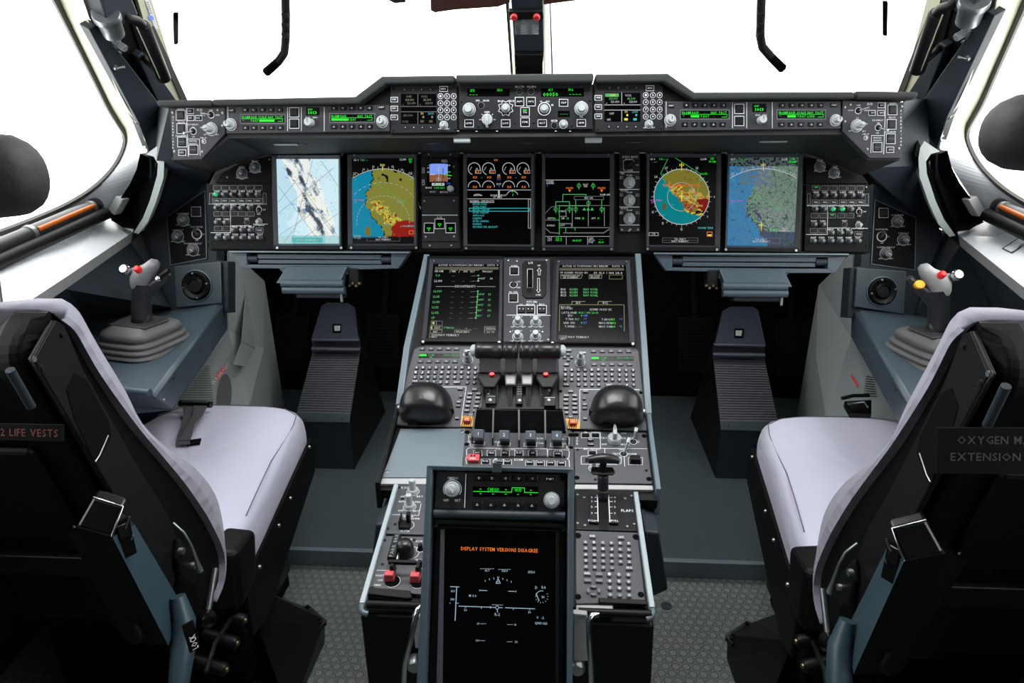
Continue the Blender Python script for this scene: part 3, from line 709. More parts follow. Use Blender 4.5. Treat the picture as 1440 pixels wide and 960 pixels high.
efis('display_control_panel', 'grey display control panel left part of the glareshield, between HUD and radio panels', 0, 0,
     (339.5, 162.5, 399.5, 172), ((413.8, 158), (413.8, 173.8)), (430.5, 151, 449, 162), (437, 172.5), (465, 161, 525.5, 170.5), ((324.5, 175), (537.5, 171)),
     (404.5, 423.8, 456), ((345, 357, 369.3, 381.3, 393.5), 154.5), ((345.5, 357.5, 370, 382, 394.5), 179.5), ((470, 482.5, 495, 507.5, 520), 152), ((470, 482.5, 495, 508, 520), 178),
     ((326, 155.5), (537, 151)), [(317.5, 149.5), (547.5, 147.5), (548, 185), (318, 188)], ('efis_a s', 'efis_b'))
efis('display_control_panel', 'grey display control panel right part of the glareshield, between radio and HUD panels', 0, 0,
     (958, 156, 1024, 166), ((1039.5, 153), (1039.5, 170)), (1058, 146, 1077.5, 157.5), (1069.5, 169), (1094, 156, 1159.5, 166), ((942.5, 169), (1175, 169)),
     (1030, 1050, 1086), ((965, 978, 991, 1004, 1017.5), 148), ((963, 976.5, 990, 1003, 1016), 175), ((1100, 1114, 1127.5, 1141, 1154), 148), ((1099, 1112.5, 1126, 1140.5, 1153), 175),
     ((943.8, 148.8), (1172.5, 148)), [(933.8, 142.5), (1182.5, 142), (1182.5, 181), (934, 184)], ('efis_c', 'efis_d s'))

def hud(side):
    L = side == 'left'
    if L:
        q = lambda X, Y: (230+X/9.6, 130+Y/9.6); k = 1/9.6
        poly = [q(*p) for p in ((92, 205), (832, 195), (832, 555), (510, 905), (140, 915), (105, 640))]
        D = dict(big=((232, 308), (242, 487), (252, 668)), auto=(252, 812), sm=((362, 250), (368, 345), (475, 345)), ss=(405, 772), tg=((640, 300, -1, .1), (400, 522, -1, -.4)), kn=(645, 495), cam=(545, 660), scr=((125, 270), (150, 795), (800, 275), (797, 450), (525, 800), (735, 235)), hud=(490, 235), vt=(130, 330, 745), lb=((230, 225), (240, 405), (240, 585)), fv=((640, 240), (730, 305), (535, 308)), evs=(398, 432), on=(400, 470), off=(403, 600), lt=(640, 410), ob=((562, 567), (727, 567)), cm=(540, 612), sp=((398, 655), (400, 692)), v1=((308, 210), (335, 862)), v2=((335, 628), (485, 628), (495, 848)), sz=1)
    else:
        q = lambda X, Y: (1080+X/4, Y/4); k = 1/4
        poly = [q(*p) for p in ((418, 564), (766, 575), (750, 890), (570, 890), (418, 738))]
        D = dict(big=((700, 618), (695, 699), (690, 780)), auto=(687, 842), sm=((637, 592), (585, 635), (635, 635)), ss=(615, 828), tg=((508, 622, 1, .3), (620, 717, 1, -.5)), kn=(500, 707), cam=(550, 775), scr=((752, 598), (735, 835), (432, 603), (432, 683), (558, 838), (462, 588)), hud=(573, 585), vt=(748, 622, 815), lb=((700, 582), (697, 660), (690, 742)), fv=((508, 592), (550, 620), (466, 620)), evs=(618, 676), on=(620, 692), off=(615, 748), lt=(503, 664), ob=((460, 736), (540, 738)), cm=(550, 754), sp=((615, 775), (615, 790)), v1=((662, 575), (650, 865)), v2=((578, 858), (582, 762), (650, 762)), sz=1)
    s = (lambda v: v) if L else (lambda v: v*4/9.6)
    P = Panel('hud_control_panel', 'grey cut-corner panel marked HUD at the %s end of the glareshield' % side, 'control panel', GS, poly, m=PANEL, thick=.01)
    # big illuminated keys
    for i, (b, lb) in enumerate(zip(D['big'], D['lb'])):
        x, y = q(*b); P.button(x, y, 10.6, 11.6, '', outline=True, hgt=.003, m=PANELD); P.txt(*q(*lb), 2.1, ('GREEN', 'YELLOW', 'ROLL/BREAK')[i], span=10 if i < 2 else 15)
        if i == 2: P.line([(x-5, y), (x+5, y)], .4, INKD, w=.0034)
    P.button(*q(*D['auto']), 8, 5.6, 'AUTO', outline=True, th=2.2, m=PANELD)
    for b, t_ in zip(D['sm'], ('LO', 'TACT', 'NAV')): P.button(*q(*b), 7.2, 5, t_, outline=True, th=1.8, m=PANELD)
    x, y = q(*D['ss']); P.button(x, y, 10.6, 11, '', outline=True, hgt=.003, m=PANELD); P.line([(x-5, y), (x+5, y)], .4, INKD, w=.0034)
    for a, t_ in zip(D['sp'], ('SIDESTICK', 'PRIORITY')): P.txt(*q(*a), 2, t_, span=11.5)
    for a in D['tg']: P.toggle(*q(a[0], a[1]), 4.2, a[2], a[3], ln=.02)
    P.knob(*q(*D['kn']), 7.6, h=.026, ang=180, r2=.6); x, y = q(*D['kn'])
    P.wing(x, y, 4, ang=180 if L else 0, h=.034, name='pointer', base=False)
    x, y = q(*D['cam']); P.ring(x, y, 2.8); P.button(x, y, 3, 3, '', m=STEEL, round_=True)
    for a in D['scr']: P.screw(*q(*a), 1.7)
    P.txt(*q(*D['hud']), 3.6, 'HUD', span=8); x, y0 = q(D['vt'][0], D['vt'][1]); y1 = q(0, D['vt'][2])[1]; P.vtxt(x, y0, y1, 2.7, 'AIRDROP/AAR')
    for a, t_ in zip(D['fv'], ('PRIM', 'FREE', 'LOCK')): P.txt(*q(*a), 2, t_)
    P.txt(*q(*D['evs']), 2.2, 'EVS DISPLAY', span=15); P.txt(*q(*D['on']), 2, 'ON'); P.txt(*q(*D['off']), 2, 'OFF'); P.txt(*q(*D['lt']), 2.2, 'LT')
    P.txt(*q(*D['ob'][0]), 2, 'OFF'); P.txt(*q(*D['ob'][1]), 2, 'BRT'); P.txt(*q(*D['cm']), 2, 'DIM CK', span=9)
    P.line([q(*a) for a in D['v1']], .8); P.line([q(*a) for a in D['v2']], .7)
    P.line([(poly[-1][0]+1, poly[-1][1]), (poly[-1][0]+3, poly[-2][1]-2)] if L else [], .5) if False else None
    P.done()
hud('left'); hud('right')

def radio(side):
    L = side == 'left'
    if L:
        poly = [(549, 120.5), (642, 119), (643, 186), (549.5, 187.5)]; top = ((569, 581.5, 593, 605.5), 126); bot = ((570, 582, 594, 606), 179); menu = (624, 125); lk = ((554.5, 140), (554.5, 152.5), (554.5, 165))
        scr = (564, 132, 613.5, 174); kx = (619.5, 628.7, 638); ky = (135.3, 145.3, 155, 164.8); kn = (624, 176)
    else:
        poly = [(836.5, 118.5), (932.5, 117), (933, 184.5), (837, 186)]; top = ((857, 869.5, 882, 894.8), 123.5); bot = ((856.5, 869, 881.5, 894), 178); menu = (914, 124); lk = ((841.3, 137.5), (841.3, 150.5), (841.3, 163.5))
        scr = (850, 130.5, 900.5, 171); kx = (908, 918, 927.5); ky = (133.8, 143.8, 154, 163.8); kn = (912.5, 174.5)
    P = Panel('radio_panel', ('grey radio panel with keypad left of the centre autopilot panel, dim screen' if L else 'grey radio panel with keypad right of the centre autopilot panel, bright screen'), 'radio panel', GS, poly, m=PANELD, thick=.009)
    for x in top[0]: P.button(x, top[1], 5, 4.4, 'v', hgt=.001, m=PANELD)
    for x in bot[0]: P.button(x, bot[1], 5, 4.4, '^', hgt=.001, m=PANELD)
    P.button(*menu, 9, 5, 'MENU', outline=True, th=2.4, m=PANELD)
    for a, t_ in zip(lk, ('VHF1', 'VHF2', 'XPDR')): P.button(*a, 7.4, 4.4, t_, outline=True, th=2.4, m=PANELD)
    mb = P.window(*scr); x0, y0, x1, y1 = scr; W = x1-x0; H = y1-y0; k = dict(mb=mb, w=.001)
    ln = WHT if not L else GREYS; tg = GREENT if not L else OLIVE
    for fy in (.42, .60): P.line([(x0, y0+H*fy), (x1, y0+H*fy)], .9, ln, **k)
    P.line([(x0+W*.48, y0), (x0+W*.48, y0+H*.42)], .9, ln, **k); P.line([(x0+W*.48, y0+H*.6), (x0+W*.48, y1)], .9, ln, **k)
    for i, (fx, fy, s_, m_) in enumerate(((.22, .09, 'VHF1' if L else 'VHF1', YELS if not L else ln), (.66, .09, 'V/U2', ln), (.25, .2, '128.300', tg), (.75, .2, '118.200', tg), (.3, .31, '123.450', ln), (.8, .31, '128.100', ln), (.06, .38, '*', ln), (.55, .38, '*', ln))):
        P.txt(x0+W*fx, y0+H*fy, 3, s_, m_, **k)
    if not L: P.fill(x0+1, y0+1, x0+W*.4, y0+H*.14, GREENT, w=.0008, mb=mb)
    for fx, fy, s_, m_ in ((.2, .72, 'OFF' if not L else '250.700', ln), (.12, .93, 'HF1' if not L else 'V/U2', ln), (.6, .66, '70', YELS), (.85, .66, '2000', CYAN)): P.txt(x0+W*fx, y0+H*fy, 3, s_, m_, **k)
    for fx, m_ in ((.6, YELS), (.85, CYAN)):
        P.fill(x0+W*(fx-.05), y0+H*.88, x0+W*(fx+.05), y0+H*.96, m_ if not L else OLIVEB, w=.001, mb=mb); P.fill(x0+W*(fx+.01), y0+H*.74, x0+W*(fx+.06), y0+H*.81, m_ if not L else tg, w=.001, mb=mb)
    mb.build('screen', P.t)
    for j, y in enumerate(ky):
        for i, x in enumerate(kx):
            P.ring(x, y, 3.6, .6); P.button(x, y, 5.8, 5.8, ('1', '2', '3', '4', '5', '6', '7', '8', '9', 'LK', '0', 'CLR')[j*3+i], m=PANELD, round_=True, hgt=.002, th=3, name='key', fit=.45)
    P.knob(*kn, 4.6, h=.018, r2=.7); P.txt(kn[0]-6, kn[1]+5, 2, 'OFF'); P.txt(kn[0]+6, kn[1]+5, 2, 'BRT')
    for a in ((poly[0][0]+4, poly[0][1]+4), (poly[1][0]-3, poly[1][1]+4), (poly[2][0]-3, poly[2][1]-4), (poly[3][0]+3, poly[3][1]-4)): P.screw(*a, 1.8, m=BLACK)
    P.done()
radio('left'); radio('right')

# autopilot panel in the middle
q = lambda X, Y: (640+X/7.2, 100+Y/7.2)
P = Panel('autopilot_panel', 'black autopilot panel in the middle of the glareshield reading 00050', 'control panel', GS, [q(42, 135), q(1388, 128), q(1390, 588), q(40, 592)], m=PANELD, thick=.014)
P.w = 0
mb = P.window(*q(125, 178), *q(552, 255)); kw = dict(mb=mb, w=.001)
P.txt(*q(177, 197), 3.6, 'SPD', GREEN, span=7, **kw); P.txt(*q(452, 192), 3.4, 'HDG', GREEN, span=7, **kw)
for i in range(3): P.txt(*q(155+i*32, 237), 2.6, '-', GREEN, span=3, **kw)
mb.build('display', P.t)
mb = P.window(*q(870, 175), *q(1305, 258)); kw = dict(mb=mb, w=.001)
P.txt(*q(967, 190), 3.4, 'ALT', GREEN, span=6.6, **kw); P.txt(*q(966, 236), 5, '00050', GREEN, span=21, **kw); P.txt(*q(1172, 190), 3.4, 'FPA', GREEN, span=6.6, **kw)
for i in range(4): P.txt(*q(1165+i*33, 232), 2.6, '-', GREEN, span=3, **kw)
mb.build('display', P.t)
mb = P.window(*q(1040, 402), *q(1160, 465)); kw = dict(mb=mb, w=.001)
for i in range(4): P.txt(*q(1068+i*22, 432), 2.4, '-', GREENT, span=2.2, **kw)
mb.build('display', P.t)
P.knob(*q(142, 388), 7.7, h=.022, pointer=False, r2=.74)
x, y = q(513, 375); a, b = P.p(x, y); r = 8*P.sc(x, y)[0]
mb = MB(); st = [(a+(r*1.38 if i % 2 else r*1.02)*math.cos(rad(i*22.5)), b+(r*1.38 if i % 2 else r*1.02)*math.sin(rad(i*22.5))) for i in range(16)]
for p1, p2 in zip(st, st[1:]+st[:1]): P.mk.seg(P.F, p1, p2, .0009, .0004, INK)
P.knob(x, y, 6.4, h=.022, pointer=False, r2=.72, ringmark=False); 
x, y = q(903, 382); P.ring(x, y, 8.6, 1.0); P.knob(x, y, 6.2, h=.022, pointer=False, ringmark=False)
P.knob(*q(1278, 378), 8.3, h=.022, pointer=False, r2=.68)
x, y = q(326, 490); P.wing(x, y, 7.6, ang=-90, h=.018, length=1.35); 
for an in (0, 45, 90, 135, 180): 
    c_, s_ = math.cos(rad(an)), math.sin(rad(an)); P.line([(x+9*c_, y-9*s_), (x+11*c_, y-11*s_)], .6)
P.knob(*q(1097, 538), 4.8, h=.018, m=KNOB, pointer=False)
for a in ((263, 345), (652, 205), (768, 205), (1003, 547)):
    x, y = q(*a); P.ring(x, y, 4.4, .5, INKD); P.button(x, y, 7, 7, '', m=BLACK, round_=True)
for X, Y, w_, h_, t_ in ((652, 308, 11, 11, 'AP1'), (768, 308, 11, 11, 'AP2'), (708, 412, 11, 11, 'TO'), (708, 516, 11, 11, 'ATHR'), (142, 528, 11, 9, 'LEVE'), (512, 528, 11, 9, 'LOC'), (882, 526, 11, 8.4, 'ALT'), (1098, 320, 11, 8.6, 'CLP'), (1278, 524, 11, 8.4, 'APPR')):
    P.button(*q(X, Y), w_-1, h_-1, t_, outline=True, th=2.2, lit=GREEN if t_ == 'TO' else None)
for X, Y, t_, sp_ in ((655, 158, 'HDG TRK', 13), (773, 158, 'V/S FPA', 13), (230, 298, 'SPD', 5.6), (314, 298, 'MACH', 8), (456, 303, 'MAG', 6.4), (573, 303, 'TRUE', 7.4), (325, 413, 'BANK', 7.6), (872, 307, '10', 2.6), (938, 307, '100', 5), (987, 343, '1K', 3.4), (1280, 310, 'UP', 3.8), (1278, 462, 'DN', 3.8), (1005, 502, 'METER', 9)):
    P.txt(*q(X, Y), 2.5, t_, span=sp_)
for a in ((65, 308), (602, 525), (795, 522), (1183, 550), (1365, 298), (235, 560)): P.screw(*q(*a), 1.6, m=BLACK)
for a in ((32, 605), (218, 608), (425, 607), (1020, 606), (1165, 607)): P.line([q(a[0]-8, a[1]), q(a[0]+6, a[1])], .7, INK)
P.done()

# ================================================================== display wall
MB().prism(MAIN, [MAIN.loc(*p) for p in ((374, 214), (1136, 213), (1204, 232), (1226, 262), (1224, 356), (1130, 357), (384, 353), (292, 352), (289, 262), (300, 240))], -.06, -.009, BLACK).build('dashboard', None, bevel=.003)
db = bpy.data.objects['dashboard']; tag(db, 'black dashboard board that carries the row of display screens', 'dashboard')

class Disp(Panel):
    def __init__(s, label, F, outer, act, cham, name='display_unit', cat='display', depth=.02, m=BLACK, cm=None):
        s.F = F; s.t = thing(name, label, cat, F.hit(sum(p[0] for p in outer)/4, sum(p[1] for p in outer)/4), None); s.w = .002; s.mk = MB()
        o = [F.loc(*p) for p in outer]; i1 = [F.loc(*p) for p in cham]; i2 = [F.loc(*p) for p in act]
        mb = MB(); n = 4; V = lambda pts, w: [F.pt(a, b, w) for a, b in pts]
        vs = V(o, -depth) + V(o, .012) + V(i1, .013) + V(i2, .002)
        mb.add(vs, [(i, (i+1) % 4, 4+(i+1) % 4, 4+i) for i in range(4)] + [(4+i, 4+(i+1) % 4, 8+(i+1) % 4, 8+i) for i in range(4)], m)
        mb.add(vs[8:16], [(i, (i+1) % 4, 4+(i+1) % 4, 4+i) for i in range(4)], cm or BEZEL)
        mb.add(V(o, -depth), [(3, 2, 1, 0)], m)
        mb.build('bezel', s.t, bevel=.0012)
        s.act = act
        for x, y in ((outer[3][0]+3, outer[3][1]-3.2), (outer[2][0]-3, outer[2][1]-3.2)):
            a, b = F.loc(x, y, .012); MB().lathe(F, a, b, [(.0035, .011), (.003, .0145)], STEEL, n=10).build('screw', s.t)
        for x, y in ((outer[0][0]+8, outer[0][1]+3), (outer[1][0]-8, outer[1][1]+3)):
            a, b = F.loc(x, y, .012); MB().lathe(F, a, b, [(.002, .011), (.0018, .0135)], STEEL, n=8).build('screw', s.t)
    def picture(s, fn, nx=110, ny=150):
        me = bpy.data.meshes.new('screen'); a = [s.F.pt(*s.F.loc(*p), .0022) for p in s.act]; off = s.t.location; vs = []; fs = []; cols = []
        x0, y0 = s.act[0]; x1, y1 = s.act[2]
        for j in range(ny+1):
            for i in range(nx+1):
                fx, fy = i/nx, j/ny; p = a[0].lerp(a[1], fx).lerp(a[3].lerp(a[2], fx), fy); vs.append(p-off); cols.append(fn(fx, fy))
        for j in range(ny):
            for i in range(nx): k = j*(nx+1)+i; fs.append((k, k+nx+1, k+nx+2, k+1))
        me.from_pydata(vs, [], fs); ca = me.color_attributes.new('Col', 'FLOAT_COLOR', 'POINT')
        flat = []
        for c in cols: flat += list(lin(c))+[1]
        ca.data.foreach_set('color', flat); me.materials.append(PICTURE); o = bpy.data.objects.new('screen', me); C.objects.link(o); o.parent = s.t
        s.scr = o; return o
    def blank(s):
        mb = MB(); mb.prism(s.F, [s.F.loc(*p) for p in s.act], .001, .0022, GLASSD); s.scr = mb.build('screen', s.t)
    def done(s, name='symbology'):
        return s.mk.build(name, s.scr)


def nz(x, y, s=1, o=0): return noise.noise(Vector((x*s, y*s, o)))
def turb(x, y, s, o=0): return noise.turbulence(Vector((x*s, y*s, o)), 4, False)
def poly_x(pts, y):        # coast line x at height y
    for (xa, ya), (xb, yb) in zip(pts[:-1], pts[1:]):
        if ya <= y <= yb: return xa+(xb-xa)*(y-ya)/(yb-ya+1e-9)
    return pts[-1][0] if y > pts[-1][1] else pts[0][0]
def bez(act, ml=5, mt=4, mr_=5, mb_=3, ol=9, ot=8, or_=10, ob=9):
    (a, b), (c, d), (e, f), (g, h) = act
    return [(a-ol+4.0, b-ot), (c+or_-4, d-ot), (e+or_-4, f+ob), (g-ol+4, h+ob)], [(a-ml+1, b-mt), (c+mr_-1, d-mt), (e+mr_-1, f+mb_), (g-ml+1, h+mb_)]

# 1 pale chart
act = [(389.2, 223.8), (476.3, 223.8), (477, 342.5), (392.2, 342.5)]; o, c = bez(act)
D = Disp('display screen showing a pale blue-white chart, leftmost of the row', MAIN, o, act, c)
def chart(fx, fy):
    x, y = fx*2.2, fy*3; d = fx-.50*fy-.30; w_ = .30*nz(x, y, 1.3, 2)
    rot = (x*.86-y*.5, x*.5+y*.86); r1 = nz(rot[0]*4.2, rot[1]*1.7, 1, 4)+.5*nz(rot[0]*9, rot[1]*4, 1, 7)+.28*nz(x, y, 16, 1)
    base = (206, 234, 244) if fx+.3*fy+.2*nz(x, y, 2.5) > .42 else (190, 224, 238)
    hill = max(0, 1-abs(d+w_*.4)*4.2)
    if hill > 0:
        base = (236, 240, 236)
        if r1 > .62-.42*hill: base = (62, 72, 82)
        elif r1 > .40-.38*hill: base = (140, 156, 166)
        elif r1 > .22-.36*hill: base = (206, 214, 214)
    if fy > .9: base = (150, 200, 205) if .22 < fx < .78 else (176, 214, 218)
    g = nz(x, y, 24, 9)
    if g > .46 and nz(x, y, 2, 8) > .05: base = (120, 160, 185)
    if nz(x, y, 40, 2) > .5 and abs(fx-.52) < .12 and abs(fy-.45) < .1: base = (210, 200, 80)
    return base
D.picture(chart)
mk = D.mk
for p in (((400, 236), (470, 330)), ((392, 300), (470, 236)), ((392, 262), (450, 340)), ((420, 340), (476, 300)), ((440, 226), (410, 341)), ((394, 330), (440, 300)), ((452, 226), (476, 262)), ((400, 341), (430, 300)), ((392, 285), (420, 250)), ((430, 270), (474, 330))): D.line(p, .45, GREYS, w=.0006)
D.fill(412, 334, 454, 341, CYAN, w=.0005); D.txt(433, 337.5, 2.6, 'NAV PRIMARY', WHT, span=30, w=.0009)
for p in ((433, 275), (444, 283), (441, 279)): D.txt(*p, 4, '+', YELS, w=.0009)
for i in range(9): D.txt(404+i*6+3*math.sin(i*2), 250+(i*37 % 70), 2.2, 'NAV'[:2+i % 2], BLUS, w=.0009)
D.done()

# 2 navigation arc over terrain
act = [(495, 223), (582.5, 222.5), (582.5, 342.5), (496.2, 342.5)]; o, c = bez(act)
D = Disp('display screen showing teal sea, olive land and a white arc, second from left', MAIN, o, act, c)
TEALC, OLV, BLK, YEL_, RED_ = (0, 128, 160), (126, 126, 52), (3, 3, 4), (200, 186, 70), (140, 22, 14)
coast2 = [(980, 60), (966, 150), (972, 210), (935, 290), (930, 340), (955, 400), (990, 450), (1030, 490), (1034, 560)]
def terr2(fx, fy):
    X, Y = 855+fx*355, 92+fy*478; r = math.hypot(X-1037, Y-450); n = 26*nz(X, Y, .03)+12*nz(X, Y, .09, 3)
    if Y > 530+4*nz(X, Y, .05): return BLK if X > 1030 or Y > 535 else (0, 100, 130)
    if r > 300: return BLK
    if X < poly_x(coast2, Y)+n*.6:
        if abs(X-945) < 16+n*.3 and abs(Y-500) < 22+n*.4: return (110, 104, 45)
        return TEALC
    if X < poly_x(coast2, Y)+n*.6+7 and nz(X, Y, .06, 5) > -.1: return BLK
    if Y < 225 and nz(X, Y, .045, 8) > .30 and X < 1140: return BLK
    if (X > 1090+n and Y > 440+n*.4) : return RED_ if nz(X, Y, .07, 2) > -.58 or Y > 505 else YEL_
    d = (Y-340)-(X-1000)*.95
    if X > 960 and abs(d-8) < 42+n*1.6 and Y > 330:
        if nz(X, Y, .05, 7) > .27: return RED_
        return YEL_ if nz(X, Y, .12, 1) > -.12 else OLV
    return OLV
D.picture(terr2)
z = lambda X, Y: (280+X/4, 200+Y/4)
cx, cy = z(1037, 450)
def arc(D, cx, cy, r, a0, a1, wd, m, dash=0, k=1.0):
    n = max(6, int(abs(a1-a0)/4))
    for i in range(n):
        if dash and i % 2: continue
        t0, t1 = rad(a0+(a1-a0)*i/n), rad(a0+(a1-a0)*(i+1)/n)
        D.line([(cx+r*math.cos(t0), cy-r*k*math.sin(t0)), (cx+r*math.cos(t1), cy-r*k*math.sin(t1))], wd, m, w=.0008)
arc(D, cx, cy, 75, 55, 125, .8, WHT); arc(D, cx, cy, 56, 20, 140, .5, WHT, 1); arc(D, cx, cy, 37, -10, 190, .5, WHT, 1); arc(D, cx, cy, 18.5, 0, 200, .5, GREYS, 1)
for i in range(13):
    t_ = rad(57+i*5.5); D.line([(cx+75*math.cos(t_), cy-75*math.sin(t_)), (cx+78*math.cos(t_), cy-78*math.sin(t_))], .5, WHT, w=.0008)
for X, Y, s_, m_, h in ((1033, 129, '300', YELS, 3.4), (982, 138, '33', WHT, 2.6), (1090, 138, '27', WHT, 2.6), (928, 153, '36', WHT, 2.6), (1142, 155, '24', WHT, 2.6), (878, 178, '27', WHT, 3.4), (1192, 175, '22', WHT, 3.4), (885, 101, 'GS 0', WHT, 2.6), (930, 101, 'TAS ---', GREENT, 2.6), (1148, 98, 'LL014', WHT, 2.8), (1190, 98, '337', GREEN, 2.8), (1190, 111, '58', GREEN, 2.6), (900, 326, '439P PGMA', MAGE, 2.2), (885, 338, '67', MAGE, 2.2), (1150, 332, 'LL012', GREENT, 2.4), (1120, 336, 'LSE', CYAN, 2.2), (880, 212, '80', CYAN, 2.2), (1190, 210, '80', CYAN, 2.2), (892, 528, 'KVOR1', WHT, 2.4), (892, 540, '*** DV', WHT, 2.2), (1038, 535, 'TA ONLY', WHT, 2.4), (1038, 547, 'NAV PRIMARY', WHT, 2.4), (1180, 472, 'NORM TERR', CYAN, 2.2), (1060, 462, 'LSW', CYAN, 2.6)):
    D.txt(*z(X, Y), h, s_, m_, w=.0009)
D.line([z(1033, 136), z(1033, 160)], .8, YELS, w=.0009); D.line([z(998, 232), z(1150, 335), z(1128, 440)], .5, GREENT, w=.0008); D.line([z(970, 225), z(998, 245)], .5, GREENT, w=.0008)
D.rect(*z(1195, 507), 6, 4.5, .6, AMBER, w=.0009); D.line([z(945, 540), z(945, 556), z(1130, 556), z(1130, 540)], .4, GREYS, w=.0009)
D.txt(*z(1045, 455), 5, '+', YELS, w=.001)
D.done()

# 3 engine page
act = [(656.8, 222), (746.8, 221.5), (746.2, 343.8), (657.5, 343.2)]; o, c = bez(act)
D = Disp('display screen with four round engine dials above a checklist, left of the centre line', MAIN, o, act, c); D.blank()
z = lambda X, Y: (580+X/4, 200+Y/4)
for X in (348, 428, 541, 622):
    x, y = z(X, 150); arc(D, x, y, 8.4, -10, 250, .8, WHT); D.rect(x+5.6, y+4.2, 8, 4.4, .5, WHT, w=.0008); D.txt(x+4.6, y+4.2, 3, 'XX', AMBER, w=.0009); D.txt(x+4, y, 2.6, '10', WHT, w=.0009); D.line([z(X-24, 158), z(X-14, 140)], .5, WHT, w=.0008)
    D.txt(x+1, y+12, 3, 'XX', AMBER, w=.0009)
    x, y = z(X, 252); arc(D, x, y, 8.4, 0, 180, .8, WHT); D.txt(x+1, y, 3, 'XX', AMBER, w=.0009)
for X, Y, s_, m_, h in ((470, 101, 'XX', AMBER, 2.6), (391, 198, '-', WHT, 3), (583, 198, '-', WHT, 3), (487, 187, 'NP', WHT, 2.6), (487, 198, 'XX', AMBER, 2.6), (487, 210, '970', BLUS, 2.6), (487, 236, 'EGT', WHT, 2.6), (487, 250, 'C', BLUS, 2.2), (392, 332, 'NORMAL CHECKLISTS', WHT, 3), (485, 299, 'NORM THRUST', WHT, 2.4), (480, 309, 'UP 32 30', WHT, 2.4)):
    D.txt(*z(X, Y), h, s_, m_, w=.0009, span={'NORMAL CHECKLISTS': 34}.get(s_))
D.line([z(325, 339), z(460, 339)], .5, WHT, w=.0009)
for Y in (269, 319): D.line([z(310, Y), z(666, Y)], .7, WHT, w=.0008)
for i, s_ in enumerate(('BEFORE START', 'AFTER START', 'BEFORE TAKEOFF', 'AFTER TAKEOFF', 'APPROACH', 'LANDING', 'AFTER LANDING', 'PARKING', 'SECURING THE AIRCRAFT')):
    x, y = z(340, 348+i*16); D.txt(x, y, 2.6, s_, CYAN, w=.0009, left=True, k=.75)
D.rect(*z(489, 380), 84, 4.2, .8, CYAN, w=.0009)
D.line([z(652, 320), z(664, 320), z(664, 483), z(652, 483), z(652, 320)], .6, WHT, w=.0009)
x, y = z(487, 290); D.fill(x-1.2, y-5, x+1.2, y+6, WHT, w=.0009); arc(D, *z(562, 305), 8, 20, 160, .8, WHT); D.line([z(562, 272), z(562, 282)], .6, GREEN, w=.0009); D.txt(*z(566, 298), 3, 'F', CYAN, w=.0009)
arc(D, *z(368, 302), 5.5, 10, 170, .8, WHT, k=.4); D.line([z(346, 300), z(392, 300)], .6, WHT, w=.0009)
D.done()

# 4 air conditioning page
act = [(767, 222), (857.5, 222), (856.8, 344.5), (767, 344.5)]; o, c = bez(act)
D = Disp('display screen with a green air conditioning diagram, right of the centre line', MAIN, o, act, c); D.blank()
D.line([z(748, 213), z(1110, 213)], .7, WHT, w=.0008); D.txt(*z(774, 224), 4, 'COND', WHT, w=.0009, span=10.5); D.line([z(752, 234), z(796, 234)], .5, WHT, w=.0009); D.txt(*z(758, 244), 2.6, 'C', BLUS, w=.0009)
L_ = lambda pts, m=GREENT, wd=.8: D.line([z(*p) for p in pts], wd, m, w=.0009)
L_([(806, 360), (806, 335), (883, 335), (883, 360)]); L_([(846, 335), (846, 294), (976, 294), (976, 305)]); L_([(918, 360), (918, 325)]); L_([(1064, 360), (1064, 325)]); L_([(990, 335), (990, 358), (826, 358), (826, 520)]); L_([(826, 480), (914, 480), (914, 495)]); L_([(862, 480), (862, 505)])
D.rect(*z(992, 314), 41, 4.6, .7, GREYS, w=.0008); D.txt(*z(992, 314), 2.4, 'MIX AIR', WHT, w=.0009)
for X, Y in ((806, 377), (883, 377), (918, 377), (1064, 377), (990, 343), (936, 245), (1016, 245)): D.ring(*z(X, Y), 2.4, .7, GREENT, w=.001); L_([(X, Y-14), (X, Y+20)])
for X in (966, 988, 1010): D.mk.ring(D.F, *D.p(*z(X, 378)), .0, .0045, D.w+.001, GREENT, n=3, t0=rad(90), t1=rad(450))
for X, Y, s_, m_ in ((884, 258, 'PACK1', AMBER), (1064, 258, 'PACK2', AMBER), (974, 238, 'HOT', WHT), (974, 248, 'AIR', WHT), (1084, 295, 'RAM AIR', WHT), (776, 428, 'CKPT', WHT), (797, 428, '24', GREEN), (846, 428, 'LM', WHT), (873, 428, '23', GREEN), (930, 428, 'FWD', WHT), (960, 428, '25', GREEN), (1018, 428, 'AFT', WHT), (1046, 428, '19', GREEN), (778, 468, 'AVNCS', WHT), (843, 388, 'AVNCS', WHT), (844, 466, 'LAV', WHT), (772, 540, 'TAT', WHT), (772, 551, 'SAT', WHT), (822, 540, '+20 C', GREEN), (822, 551, '+20 C', GREEN), (925, 553, '08:59:57', GREEN), (1006, 540, 'GW', WHT), (1006, 551, 'ZFCG', WHT), (1004, 562, 'FOB', WHT), (1060, 562, '20.01', GREEN), (1060, 545, '-- .-', GREENT)):
    D.txt(*z(X, Y), 2.5, s_, m_, w=.0009)
for X in (884, 1064): D.mk.ring(D.F, *D.p(*z(X, 272)), .0, .004, D.w+.001, AMBER, n=3, t0=rad(-90), t1=rad(270))
L_([(748, 400), (780, 365), (826, 356), (1108, 356)], GREYS); L_([(748, 484), (775, 508), (826, 512)], GREYS, 1.2); L_([(826, 480), (1108, 480)], GREYS, 1.2); L_([(850, 510), (1075, 510), (1108, 488)], GREYS, 1.4)
L_([(748, 438), (822, 438)], GREYS, 1.2); L_([(828, 418), (864, 418), (864, 380)], GREYS, 1.6); L_([(828, 458), (895, 458), (895, 478)], GREYS, 1.6)
for X in (899, 989, 1079):
    for i in range(9): L_([(X, 368+i*12), (X, 374+i*12)], WHT, .6)
